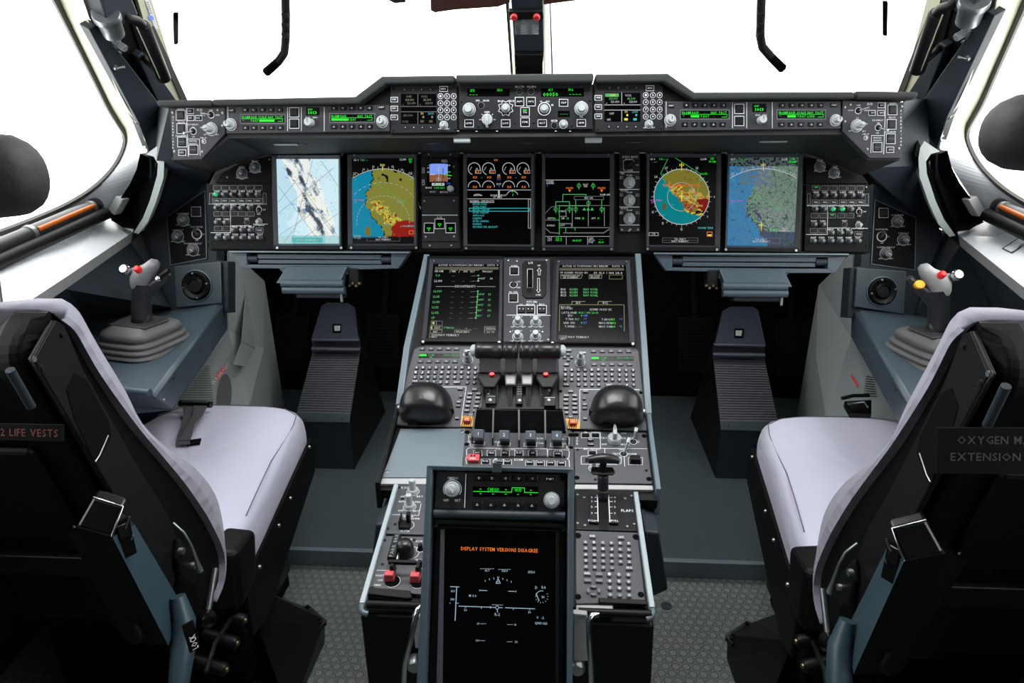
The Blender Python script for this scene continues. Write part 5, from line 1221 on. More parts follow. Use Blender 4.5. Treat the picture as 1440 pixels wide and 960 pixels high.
# ================================================================== centre pedestal
def bodybox(mb, xl, xr, prof, z0, m):   # prof: list of (y, z) along the top
    n = len(prof)
    for (ya, za), (yb, zb_) in zip(prof[:-1], prof[1:]):
        mb.hexa([Vector((xl, yb, z0)), Vector((xr, yb, z0)), Vector((xr, ya, z0)), Vector((xl, ya, z0))], [Vector((xl, yb, zb_)), Vector((xr, yb, zb_)), Vector((xr, ya, za)), Vector((xl, ya, za))], m)
ped = thing('centre_pedestal', 'long dark pedestal between the seats with pale slate edge trims', 'pedestal', (X0, 1.2, 0))
pA, pB, pC, pD = LOW.hit(748, 361), LOW.hit(735, 600), MID.hit(730, 690), AFT.hit(712, 852)
mb = MB(); bodybox(mb, -.205, .235, [(pA.y+.03, pA.z-.02), (pB.y, pB.z-.03), (1.045, .565)], 0, BLUED)
bodybox(mb, -.18, .21, [(1.045, .56), (.80, .535)], .0, BLACK); mb.build('body', ped, bevel=.004)
def deck(F, pts, w0, w1, m, name, bevel=.0015): return MB().prism(F, [F.loc(*p) for p in pts], w0, w1, m).build(name, ped, bevel=bevel)
deck(LOW, [(601, 358), (897, 358), (903, 486), (911, 588), (560, 580), (577, 488)], -.03, -.007, BLACK, 'upper_deck')
deck(MID, [(560, 588), (912, 592), (926, 700), (530, 685)], -.03, -.007, BLACK, 'middle_deck')
deck(AFT, [(556, 686), (896, 694), (912, 851), (514, 840)], -.03, -.007, BLACK, 'aft_deck')
# trims along the edges
def trim(ptsF, w=.008, d=.028, side=1, m=TRIM, name='edge_trim'):
    pts = [F.hit(x, y, .004) for F, x, y in ptsF]; mb = MB(); rg = []
    for p in pts:
        rg.append([p+Vector((-w/2, 0, .004)), p+Vector((w/2, 0, .004)), p+Vector((w/2, 0, -d)), p+Vector((-w/2, 0, -d))])
    mb.loft(rg, m, smooth=False); return mb.build(name, ped, bevel=.002, seg=2)
trim([(LOW, 600, 360), (LOW, 572, 489), (LOW, 561, 570)], w=.013); trim([(LOW, 897, 359), (LOW, 906, 489), (LOW, 912, 583)], w=.013)
trim([(LOW, 560, 572), (MID, 556, 588), (MID, 531, 681)], w=.009, d=.05, m=BLACK); trim([(LOW, 912, 584), (MID, 914, 598), (MID, 926, 690)], w=.009, d=.05)
trim([(AFT, 557, 683), (AFT, 509, 850)], w=.008, d=.03, m=TRIMLIT); trim([(AFT, 894, 694), (AFT, 917, 856)], w=.008, d=.03, m=TRIMLIT)
deck(MID, [(535, 672), (655, 672), (652, 681), (531, 680)], -.01, .0, PALE, 'pale_band'); deck(MID, [(808.5, 680.5), (918, 682), (919, 688.5), (808, 687)], -.01, .0, PALE, 'pale_band')
deck(AFT, [(810, 850), (862, 850), (862, 859), (810, 859)], -.01, .0, PALE, 'pale_band')
# rear ends of the pedestal
for (x0_, x1_) in ((-.19, -.088), (.112, .222)):
    mb = MB(); y1 = .79
    mb.hexa([Vector((x0_, y1-.035, .42)), Vector((x1_, y1-.035, .42)), Vector((x1_, y1+.1, .42)), Vector((x0_, y1+.1, .42))], [Vector((x0_-.006, y1-.02, .55)), Vector((x1_, y1-.02, .55)), Vector((x1_, y1+.1, .545)), Vector((x0_-.006, y1+.1, .545))], BLACK)
    mb.build('rear_box', ped, bevel=.006, seg=3)
    MB().tube([Vector((x0_+.004, y1-.012, .562)), Vector((x1_-.004, y1-.012, .562))], .006, BLACK, n=10).build('rear_lip', ped)
deck(AFT, [(520, 829), (578, 834), (580, 844), (572, 845), (512, 838)], 0, .006, BLACK, 'ledge'); deck(AFT, [(841, 843), (909, 846), (910, 853), (842, 850)], 0, .005, BLACK, 'ledge')
MB().tube([AFT.hit(509, 850, .004), AFT.hit(507.5, 856, .002), AFT.hit(510, 861, 0), AFT.hit(517, 863, -.002)], .0042, TRIM, n=8).build('corner_trim', ped)
MB().tube([AFT.hit(917, 856, .004), AFT.hit(918.5, 861, .002), AFT.hit(916, 867, 0), AFT.hit(909, 870, -.002)], .0042, TRIM, n=8).build('corner_trim', ped)
for sx, xx in ((-1, -.096), (1, .118)):
    t = thing('pedestal_handle', 'bright bent grab rail at the pedestal rear, %s of the tilted display' % ('left' if sx < 0 else 'right'), 'rail', (xx, .74, .5), 'grab rails at the pedestal rear')
    rp = [(592, 853), (588, 857), (585, 864), (576, 905), (569, 932), (568, 965)] if sx < 0 else [(840, 864), (832, 865), (828, 873), (829, 905), (831, 935), (832, 965)]
    MB().tube([at(x, y, y=.745-.006*i) for i, (x, y) in enumerate(rp)], .0042, CHROME, n=12).build('rail', t)
    pl = [(579, 866), (597, 866), (597, 912), (584, 912)] if sx < 0 else [(806, 862), (826, 864), (827, 930), (806, 930)]
    BF = Fr(at(pl[0][0], pl[0][1], y=.755), (1, 0, 0), (0, -1, .1)); MB().prism(BF, [BF.loc(*p) for p in pl], -.01, 0, PALE).build('bracket', t, bevel=.002)
    kx, ky = (583, 934) if sx < 0 else (812, 938); a, b = BF.loc(kx, ky); MB().lathe(BF, a, b, [(.011, -.01), (.011, .004), (.008, .008)], STEEL, n=18).build('knob', t)
MB().hexa([Vector((.235, .99, .40)), Vector((.285, 1.0, .42)), Vector((.285, 1.12, .42)), Vector((.235, 1.12, .40))], [Vector((.235, .99, .55)), Vector((.262, 1.0, .54)), Vector((.262, 1.12, .54)), Vector((.235, 1.12, .56))], BLUED).build('side_fairing', ped, bevel=.004)
MB().hexa([Vector((-.255, 1.0, .40)), Vector((-.205, .99, .40)), Vector((-.205, 1.12, .40)), Vector((-.255, 1.12, .42))], [Vector((-.232, 1.0, .54)), Vector((-.205, .99, .55)), Vector((-.205, 1.12, .56)), Vector((-.232, 1.12, .54))], BLUED).build('side_fairing', ped, bevel=.004)

# lower displays
zl = lambda X, Y: (580+X/7.113, 355+Y/7.113)
def lowd(L):
    if L: act = [(609.5, 371.5), (703, 372), (700.8, 481), (599, 479.5)]; o = [(602, 364), (708, 364), (705, 485), (592, 484)]; z = lambda X, Y: (580+X/7.113, 355+Y/7.113)
    else: act = [(786.5, 373), (880, 373.5), (885.5, 484), (782.5, 483)]; o = [(778, 365), (889, 365), (893, 487), (774, 486)]; z = lambda X, Y: (760+X/7.113, 355+Y/7.113)
    c = [(act[0][0]-3.5, act[0][1]-3), (act[1][0]+4.5, act[1][1]-3), (act[2][0]+6, act[2][1]+1), (act[3][0]-4.5, act[3][1]+1)]
    D = Disp('pedestal display screen listing ' + ('green waypoints with a discontinuity line, left one' if L else 'three green ALIGN lines, right one'), LOW, o, act, c); D.blank()
    def T(X, Y, s_, m_=WHT, h=3, span=None, left=True): D.txt(*z(X, Y), h, s_, m_, w=.0009, span=span, left=left, k=.8)
    yb = 133 if L else 143
    for X, s_ in (((262, 'ACTIVE'), (405, 'POSITION'), (562, 'SEC INDEX'), (752, 'DATA')) if L else ((220, 'ACTIVE'), (370, 'POSITION'), (530, 'SEC INDEX'), (718, 'DATA'))): T(X, yb, s_, h=2.5)
    for X in ((375, 535, 692, 852) if L else (335, 497, 660, 822)): D.mk.ring(D.F, *D.p(*z(X, yb)), 0, .0022, D.w+.0009, WHT, n=3, t0=rad(-90), t1=rad(270))
    for X in ((390, 550, 710) if L else (350, 512, 672)): D.line([z(X, yb-12), z(X, yb+14)], .6, OLIVE, w=.0009)
    D.fill(*z(228 if L else 190, yb+18), *z(862 if L else 835, yb+44), OLIVEB, w=.0006)
    if L:
        T(228, 193, 'FROM'); T(512, 196, 'SPD', h=2.4); T(578, 196, 'ALT', h=2.4); T(698, 196, 'TRK', h=2.4); T(752, 197, 'DIST', h=2.4)
        D.line([z(375, 207), z(378, 183), z(452, 183)], .8, OLIVE, w=.0009); D.line([z(468, 207), z(472, 183), z(664, 183)], .8, OLIVE, w=.0009); T(388, 196, 'TIME', h=2.2)
        T(232, 237, 'T-P', GREENT, 3); T(222, 290, 'LL014', WHT, 3.2); D.line([z(238, 346), z(420, 346)], .5, WHT, w=.0009); D.line([z(645, 346), z(830, 348)], .5, WHT, w=.0009)
        T(530, 345, 'DISCONTINUITY', WHT, 3.2, span=29, left=False)
        for i, (Y, s_) in enumerate(((393, 'LL009'), (447, 'LL011'), (500, 'LL010'), (553, 'LL011'), (607, 'LL012'), (659, 'CF'))):
            T(214-i*5, Y, s_, GREENT, 3.1)
        for i, Y in enumerate((237, 290, 393, 447, 500, 553, 607, 660)):
            o_ = i*4; T(398-o_, Y+2, '--.-', GREYS, 2.4); T(500-o_, Y+2, '---', GREYS, 2.4) if i else None; T(585-o_, Y+2, '-----', GREYS, 2.4)
            D.line([z(600-o_, Y+3), z(655-o_//2, Y+2)], .35, GREYS, w=.0009)
        D.line([z(656, 388), z(636, 668)], 1.0, GREENT, w=.0009)
        for i, Y in enumerate((424, 478, 530, 584, 638)): D.line([z(654-i*4, Y), z(668-i*4, Y)], .8, GREENT, w=.0009); T(670-i*4, Y, ('074', '089', '092', '129', '129')[i], GREENT, 2.8); T(714-i*4, Y-4, '*', BLUS, 2); T(760-i*2, Y+1, ('30', '33', '20', '106', '57')[i], GREENT, 2.8)
        for i, Y in enumerate((393, 447, 500, 553, 607, 660, 237, 290)): D.ring(*z((655-i*4) if i < 6 else 660, Y), .9, .8, GREENT if i != 7 else WHT, w=.001)
        D.line([z(657, 285), z(660, 265), z(678, 265)], .8, WHT, w=.0009); T(682, 267, '097', WHT, 2.6); T(722, 262, '*', BLUS, 2); T(778, 267, '50', WHT, 2.6)
        D.rect(*z(216, 712), 7, 6, .7, OLIVE, w=.0009); D.rect(*z(272, 712), 8, 6, .5, GREYS, w=.0009); D.fill(*z(202, 700), *z(222, 722), YELW, w=.0008)
        D.rect(*z(240, 757), 17, 4.6, .6, OLIVE, w=.0009); T(222, 758, 'DEST', h=2.6); D.fill(*z(188, 745), *z(200, 770), YELW, w=.0008); D.rect(*z(238, 795), 17, 4, .6, OLIVE, w=.0009); T(208, 797, 'INIT', h=2.6)
        T(312, 758, 'YTBH28', GREENT, 2.8); T(415, 760, '--.- ---', GREYS, 2.4); T(530, 762, '---', WHT, 2.4); T(610, 766, '------', GREYS, 2.2)
        D.line([z(425, 815), z(425, 782), z(590, 782)], .8, OLIVE, w=.0009); T(440, 799, 'FPLN INFO', h=2.8); D.line([z(722, 815), z(722, 782), z(832, 782)], .8, OLIVE, w=.0009); D.line([z(722, 778), z(722, 748), z(832, 748)], .8, OLIVE, w=.0009); T(735, 765, 'ARRIVAL', h=2.4); T(742, 801, 'GO TO', h=2.4)
        T(262, 830, 'NAV PRIMARY', WHT, 3.1); D.rect(*z(212, 832), 11, 3.6, .6, OLIVE, w=.0009); T(190, 830, 'CLEAR', h=2.2); T(193, 850, 'INFO', h=2.4); D.line([z(172, 865), z(172, 822)], .6, OLIVE, w=.0009)
        T(178, 882, 'CTVSEC', WHT, 2.4); T(345, 884, 'CTV', WHT, 2.6); T(398, 884, '0.00', GREEN, 2.8)
    else:
        T(195, 207, 'CPI ALIGNED ON EGV GPS', h=2.4, span=39); T(532, 210, '30 01.0 / 144 28.4', WHT, 2.8, span=40)
        D.line([z(203, 270), z(203, 228), z(420, 228), z(405, 266), z(215, 266)], .7, OLIVE, w=.0009); T(215, 240, 'POSITION DISPLAY', h=2.2, span=25); T(225, 257, 'AIR ALIGNMENT', h=2.2, span=21)
        D.line([z(487, 272), z(487, 228), z(615, 228), z(610, 266), z(495, 266)], .7, OLIVE, w=.0009); T(495, 240, 'TD POSIT', h=2.2); T(500, 257, 'RELEASE', h=2.2); D.line([z(688, 272), z(688, 232), z(820, 232), z(818, 272), z(688, 272)], .6, OLIVE, w=.0009)
        for i in range(3): Y = 374+i*30; T(203, Y, 'IRS%d' % (i+1), WHT, 3); T(288, Y, 'ALIGN', GREENT, 3.1, span=11.5); T(428, Y, 'NAV AVAIL', GREENT, 3.1, span=20.5)
        D.line([z(313, 522), z(316, 496), z(445, 496)], .9, OLIVE, w=.0009); D.line([z(575, 522), z(578, 496), z(710, 496)], .9, OLIVE, w=.0009); T(355, 510, 'IRS1', h=2.8); T(622, 510, 'IRS2', h=2.8)
        D.line([z(188, 790), z(192, 528), z(835, 530), z(838, 795)], .8, OLIVE, w=.0009); T(205, 548, 'IRS3 ALL', h=2.4); T(207, 565, 'IRS PAGES', h=2.4); T(490, 575, 'ALIGNED ON EGV GPS', h=2.8, span=31)
        for X, Y, s_, m_ in ((213, 607, 'LAT/LONG', WHT), (340, 607, '30 01.01 / 144 28.40', GREENT), (275, 637, 'EPU', WHT), (405, 637, '0', GREEN), (430, 637, 'NM', BLUS), (252, 672, 'T.TRK', WHT), (342, 672, '311.5', GREENT), (432, 672, '*T', BLUS), (228, 709, 'GND SPD', WHT), (405, 709, '0', GREEN), (430, 709, 'KT', BLUS), (242, 745, 'T.WIND', WHT), (340, 745, '--- /---', GREYS), (610, 675, 'T.HDG', WHT), (698, 675, '311.5', GREEN), (788, 675, '*T', BLUS), (585, 710, 'MAG HDG', WHT), (696, 710, '300.1', GREEN), (585, 746, 'MAG VAR', WHT), (712, 746, '11.4', GREEN), (788, 746, '*E', BLUS)):
            T(X, Y, s_, m_, 2.8)
        T(278, 850, 'NAV PRIMARY', WHT, 3.1); D.rect(*z(225, 850), 11, 3.6, .6, OLIVE, w=.0009); T(198, 850, 'CLEAR', h=2.2); T(200, 870, 'INFO', h=2.4); T(190, 904, 'CTVSEC', WHT, 2.4); T(358, 905, 'CTV', WHT, 2.6); T(412, 905, '0.00', GREEN, 2.8)
    D.done()

lowd(True); lowd(False)

# landing gear lever panel
z = lambda X, Y: (540+X/3.789, 340+Y/3.789)
P = Panel('landing_gear_panel', 'grey strip with the landing gear lever between the two pedestal screens', 'control panel', LOW, [z(636, 86), z(886, 88), z(888, 533), z(634, 533)], m=PANEL, thick=.012)
MB().prism(LOW, [P.p(*z(*p)) for p in ((752, 105), (862, 105), (866, 120), (864, 275), (845, 303), (755, 303), (736, 285), (738, 120))], 0, .004, BLACK).build('gear_plate', P.t, bevel=.001); GP_ = [c for c in P.t.children if c.name.startswith('gear_plate')][0]
P.w = .004; P.fpoly([z(*p) for p in ((765, 152), (792, 152), (792, 252), (764, 252))], VOID); P.rect(*z(778, 200), 7.4, 26, .6)
a = P.F.pt(*P.p(*z(778, 205)), .004); MB().tube([a, a+P.F.n*.02-P.F.v*.004, a+P.F.n*.022-P.F.v*.03], [.003, .0035, .004], BLACK, n=10).build('gear_lever', GP_)
P.txt(*z(781, 117), 3, 'L/G', span=5.6); P.txt(*z(827, 132), 2.2, 'UP'); P.txt(*z(822, 288), 2.4, 'DOWN', span=6.6)
P.line([z(822, 182), z(822, 160), z(816, 160), z(827, 145), z(838, 160), z(832, 160), z(832, 182), z(822, 182)], .6); P.line([z(818, 200), z(829, 200), z(829, 262), z(834, 262), z(823, 276), z(813, 262), z(818, 262), z(818, 200)], .6)
P.w = 0
P.button(*z(694, 155), 10, 9, '', outline=True); P.txt(*z(695, 129), 2.4, 'A/SKID', span=9); P.toggle(*z(690, 228), 5, .1, 1, ln=.016); P.txt(*z(716, 212), 1.9, 'ON'); P.txt(*z(716, 244), 1.9, 'OFF')
P.button(*z(689, 298), 10.5, 10, '', outline=True); P.txt(*z(689, 268), 2.2, 'BRK OPEN', span=12)
P.txt(*z(788, 319), 2.8, 'AUTO BRK', span=15); P.rect(*z(756, 362), 25, 12.5, .8); P.rect(*z(841, 362), 13, 12.5, .8)
for X, t_ in ((732, 'LO'), (779, 'MEDIUM'), (841, 'MAX')): P.button(*z(X, 362), 10, 9.6, '* *', m=BLACK, th=2.6); P.txt(*z(X, 333), 2, t_)
P.line([z(654, 390), z(887, 392)], .9)
for X, Y in ((714, 430), (809, 430), (712, 505), (808, 505)):
    P.knob(*z(X, Y), 6.4, h=.02, pointer=False, r2=.66); P.txt(*z(X-30, Y+23), 2, 'OFF'); P.txt(*z(X+30, Y+23), 2, 'BRT'); P.txt(*z(X-10, Y-31), 2, 'L OUT'); P.txt(*z(X+16, Y-31), 2, 'DU')
for X, Y in ((662, 97), (708, 100), (866, 96), (845, 478), (672, 478), (875, 520)): P.screw(*z(X, Y), 1.6, m=STEEL)
P.done()

# keyboards
def keyboard(L):
    if L:
        z = lambda X, Y: (560+X/8, 470+Y/8)
        poly = [(600, 482.5), (668, 482), (700, 500), (695, 520), (690, 538), (683, 572), (668, 577), (664, 602), (556, 598), (573, 520), (582, 490)]
        up = ([273, 371, 468, 566, 658], 165); dn = ([250, 348, 446, 542, 640], 307); ds = (232, 216, 690, 266); js = (785, 290); rows = [([210, 283, 356, 430, 503, 575, 648, 720], 380, [797, 870, 942]), ([200, 273, 346, 418, 492, 567, 640, 715], 435, [790, 867, 942]), ([190, 265, 338, 412, 486, 560, 635, 712], 488, [785, 862, 938])]
        r4 = ([330, 403, 477, 550], 545, [777, 854, 931], 548); wide = ((192, 533, 9), (662, 545, 10), (930, 325, 7)); nav = []; ll = [(460, 592), (765, 592), (710, 960), (704, 1020)]
        low = [(700, 615, 8, 'KCCU'), (706, 700, 5, ''), (682, 765, 7, 'CDP'), (677, 806, 7, ''), (665, 945, 6, 'ESC'), (862, 625, 8, 'DATA'), (810, 672, 7.5, 'DIR'), (903, 672, 7.5, 'F-PLN'), (800, 717, 7.5, 'PERF'), (897, 719, 7.5, 'INIT'), (790, 766, 7.5, 'COMM'), (890, 768, 7.5, ''), (782, 812, 7.5, 'SEC'), (880, 815, 8, 'SURV'), (773, 860, 7.5, 'NAV'), (866, 862, 6, 'FUEL'), (820, 912, 6.5, 'TACT')]
    else:
        z = lambda X, Y: (740+X/8, 470+Y/8)
        poly = [(784, 484), (892, 487), (899, 493), (904, 540), (911, 606), (795, 603), (793, 577), (785, 574), (785, 530)]
        up = ([757, 855, 955, 1053, 1150], 193); dn = ([765, 865, 962, 1060, 1160], 340); ds = (727, 248, 1207, 298); js = (607, 315); rows = [([440, 512, 587, 662, 738, 812, 888, 962], 405, [1047, 1122, 1200]), ([440, 512, 587, 662, 738, 814, 890, 964], 460, [1048, 1125, 1202]), ([438, 512, 587, 662, 740, 815, 892, 968], 515, [1048, 1127, 1204])]
        r4 = ([590, 665, 740, 815], 573, [1053, 1130, 1208], 575); wide = ((450, 570, 9), (932, 575, 10), (478, 185, 8), (452, 345, 8)); nav = [(470, 232), (430, 263), (510, 263), (472, 293)]; ll = [(1270, 622), (603, 620), (603, 960), (600, 1030)]
        low = [(665, 645, 8, 'KCCU'), (650, 724, 5, ''), (658, 792, 7, 'CDP'), (658, 832, 7, ''), (662, 950, 6, 'ESC'), (500, 645, 8, 'DATA'), (450, 692, 8, 'F-PLN'), (545, 692, 7.5, 'DIR'), (447, 740, 7.5, 'INIT'), (545, 740, 7.5, 'PERF'), (447, 787, 8, ''), (545, 787, 8, 'FUEL'), (447, 836, 8, 'SURV'), (545, 835, 7.5, 'SEC'), (447, 885, 7.5, 'COMM'), (550, 885, 8, 'NAV'), (500, 932, 7, 'TACT')]
    P = Panel('keyboard_unit', 'grey pedestal keyboard with green strip display, %s of the thrust levers' % ('left' if L else 'right'), 'keyboard', LOW, poly, m=KEYPANEL, thick=.012, plate='keyboard_plate', bevel=.0025)
    KC = KEYCAP
    for X in up[0]: P.button(*z(X, up[1]), 8.2, 4.4, 'v', m=KC, hgt=.003, name='key')
    for X in dn[0]: P.button(*z(X, dn[1]), 8.2, 4.4, '^', m=KC, hgt=.003, name='key')
    mb = P.window(*z(ds[0], ds[1]), *z(ds[2], ds[3])); x0, y0 = z(ds[0], ds[1]); x1, y1 = z(ds[2], ds[3]); W = x1-x0
    P.fill(x0+.5, y0+1, x0+W*.19, y0+3.8, GREEN, w=.0009, mb=mb)
    for fx, s_ in ((.3, 'COM'), (.5, '-'), (.68, 'ADV'), (.88, 'CARGO')): P.txt(x0+W*fx, y0+2.4, 2.5, s_, GREENT, mb=mb, w=.001)
    P.txt(x0+W*.08, y0+5.2, 1.6, '---', GREEN, mb=mb, w=.001); P.txt(x0+W*.29, y0+5.2, 1.8, 'ON', GREEN, mb=mb, w=.001); P.txt(x0+W*.88, y0+5.2, 1.6, '---', GREENT, mb=mb, w=.001); mb.build('display', P.t)
    lt = iter('ABCDEFGHIJKLMNOPQRSTUVWX'); nb = iter('123456789')
    for r, y, nn in rows:
        for X in r: P.button(*z(X, y), 5.4, 4.4, next(lt), m=KC, hgt=.004, name='key', th=2.9, fit=.45)
        for X in nn: P.button(*z(X, y+4), 5.4, 4.6, next(nb), m=KC, hgt=.004, name='key', round_=True, th=2.9, fit=.42)
    for X, t_ in zip(r4[0], ('Y', 'Z', '/', 'SP')): P.button(*z(X, r4[1]), 5.6, 4.4, t_, m=KC, hgt=.004, name='key', th=2.8, fit=.45)
    for X, t_ in zip(r4[2], ('.', '0', '+')): P.button(*z(X, r4[3]), 5.4, 4.6, t_, m=KC, hgt=.004, name='key', round_=True, th=2.9, fit=.42)
    for (X, Y, w_), t_ in zip(wide, ('CLR', 'ENT', 'DATA', 'DEL')): P.button(*z(X, Y), w_, 4.2, t_, m=KC, hgt=.004, name='key', th=2.2)
    for i, (X, Y) in enumerate(nav): P.button(*z(X, Y), 4.8, 3.6, '^v'[i == 3] if i in (0, 3) else '<>'[i-1], m=KC, hgt=.004, name='key', th=2.2)
    for X, Y, w_, t_ in low: P.button(*z(X, Y), w_, 4, t_, m=KC, hgt=.004, name='key', th=2)
    x, y = z(*js); a, b = P.p(x, y); R = 6.6*P.sc(x, y)[0]; F = P.F
    MB().lathe(F, a, b, [(R, 0), (R, .003), (R*.95, .012), (R*.8, .014), (R*.78, .026), (R*.5, .028), (R*.45, .040), (R*.3, .042)], KNOB, n=24).build('cursor_knob', P.t)
    MB().box(F.rot(a, b, rad(8), .036), -.004, -.002, .010, .002, 0, .006, KNOB).build('knob_tab', P.t, bevel=.001)
    P.ring(x, y, 7, .7); P.line([z(*p) for p in ll], 1.0)
    for q in (((975, 625),) if L else ((385, 640), (1290, 655))): P.hole(*z(*q), 2.6, 2)
    # striped guarded switch
    g = [(650, 585.5), (666, 586), (665, 600.5), (648, 600)] if L else [(794.5, 589), (814, 590), (815.5, 603.5), (797, 603)]
    pl = [P.p(*p) for p in g]; MB().prism(F, pl, 0, .0035, YELL).build('striped_plate', P.t, label='yellow and black striped plate'); 
    cx = sum(p[0] for p in g)/4; cy = sum(p[1] for p in g)/4; mb = MB()
    for i in range(-3, 4): 
        p1 = (cx+i*3-1.5, cy+6.4); p2 = (cx+i*3+1.5, cy-6.4); 
        if g[3][0] < min(p1[0], p2[0]) and max(p1[0], p2[0]) < g[1][0]: P.line([p1, p2], 1.1, BLACK, w=.0037, mb=mb)
    a, b = P.p(cx, cy-1); s_ = P.sc(cx, cy)[0]; mb.box(F, a-5*s_, b-4*s_, a+5*s_, b+3*s_, .0035, .012, SALMON, inset=.001); P.fill(cx-3, cy-2, cx+3, cy, YELL, w=.0124, mb=mb); mb.build('red_guard', P.t, bevel=.0008)
    P.done()
    # palm rest
    bx = (562, 638, 541, 596.5) if L else (829, 905, 545.5, 601)
    c = P.p((bx[0]+bx[1])/2, bx[3]-20); sx, sy = P.sc((bx[0]+bx[1])/2, 575); hx = (bx[1]-bx[0])/2*sx*.97
    t = thing('palm_rest', 'smooth black domed palm rest over the %s cursor controller' % ('left' if L else 'right'), 'palm rest', F.pt(*c))
    b0 = P.p((bx[0]+bx[1])/2, bx[3])[1]; hy = hx*.98; H = .062
    def dome(sc, w_off=0):
        rings = []; N = 40
        for j in range(11):
            f = j/10; h_ = H*math.sin(f*math.pi/2)*sc; k = max(math.cos(f*math.pi/2), .02)**.62*sc; r = []
            for i in range(N):
                a_ = 2*math.pi*i/N; ca, sa = math.cos(a_), math.sin(a_); x = hx*k*math.copysign(abs(ca)**.8, ca)
                if sa >= 0: y = hy*k*1.0*sa**.9
                else: y = -hy*.62*k*abs(sa)**.5
                r.append(F.pt(c[0]+x, b0+.030+y, .002+h_))
            rings.append(r)
        return rings
    MB().loft(dome(1), BLACK2).build('dome', t)
    MB().box(F, c[0]-hx*.6, b0-.008, c[0]-hx*.25, b0+.0, .012, .018, MATTE).build('recess', t, bevel=.001)
    for sg in (-1, 1): MB().lathe(F, c[0]+sg*hx*.97, b0+.028, [(.005, .0), (.005, .02), (.003, .022)], STEEL if sg*(1 if L else -1) < 0 else BLACK, n=12).build('hinge_pin', t)

keyboard(True); keyboard(False)


# thrust levers
tq = thing('thrust_quadrant', 'black quadrant with four thrust levers in the middle of the pedestal', 'thrust quadrant', LOW.hit(730, 575))
F = LOW; L_ = F.loc
def qprism(pts, w0, w1, m, name, bevel=.001, par=None): return MB().prism(F, [L_(*p) for p in pts], w0, w1, m).build(name, par or tq, bevel=bevel)
qprism([(683, 520), (781, 520), (786, 577), (677, 577)], -.01, .006, BLACK, 'slotted_base')
for pts, left in (([(684.5, 536), (692, 533), (698.5, 541), (698, 572), (683.5, 572)], 1), ([(768, 539), (781, 528), (781, 575), (765, 575)], 0)):
    o = qprism(pts, .006, .016, PANELD, 'scale_plate')
    mb = MB(); pp = lambda x, y: F.pt(*L_(x, y, .016), .0163)
    P2 = Panel.__new__(Panel); P2.F = F; P2.w = .016; P2.mk = mb; P2.t = tq
    for i, ch in enumerate('IN REV'.replace(' ', '')[:4]): P2.txt(pts[0][0]+(6 if left else 5), 541+i*4.2, 2.6, ch)
    P2.txt((pts[3][0]+pts[-1][0])/2-.5, 558.5, 2.4, 'MAX', span=8); P2.line([(pts[-1][0]+2, 561.5), (pts[3][0]-1, 561.5)] if left else [(766, 563.5), (780, 563.5)], .6)
    for i in range(5): P2.line([((694.5 if left else 768.5), 541+i*3.6), ((696.5 if left else 770.5), 541+i*3.6)], .4)
    mb.build('scale_marks', tq)
    P2.mk = MB(); P2.screw((690 if left else 772), 567, 2.4, m=STEEL)
P2.mk = MB(); qprism([(726, 538), (735.5, 538), (735, 572), (725.5, 572)], .006, .014, BLACK, 'scale_plate')
P2.w = .0142; mb = MB(); P2.mk = mb
for i in range(6): P2.line([(728.5, 541+i*3.4), (730, 541+i*3.4)], .5, mb=mb); P2.line([(732, 541+i*3.4), (733.5, 541+i*3.4)], .5, mb=mb)
mb.build('scale_marks', tq)
P2.screw(731, 567, 2.4, m=STEEL)
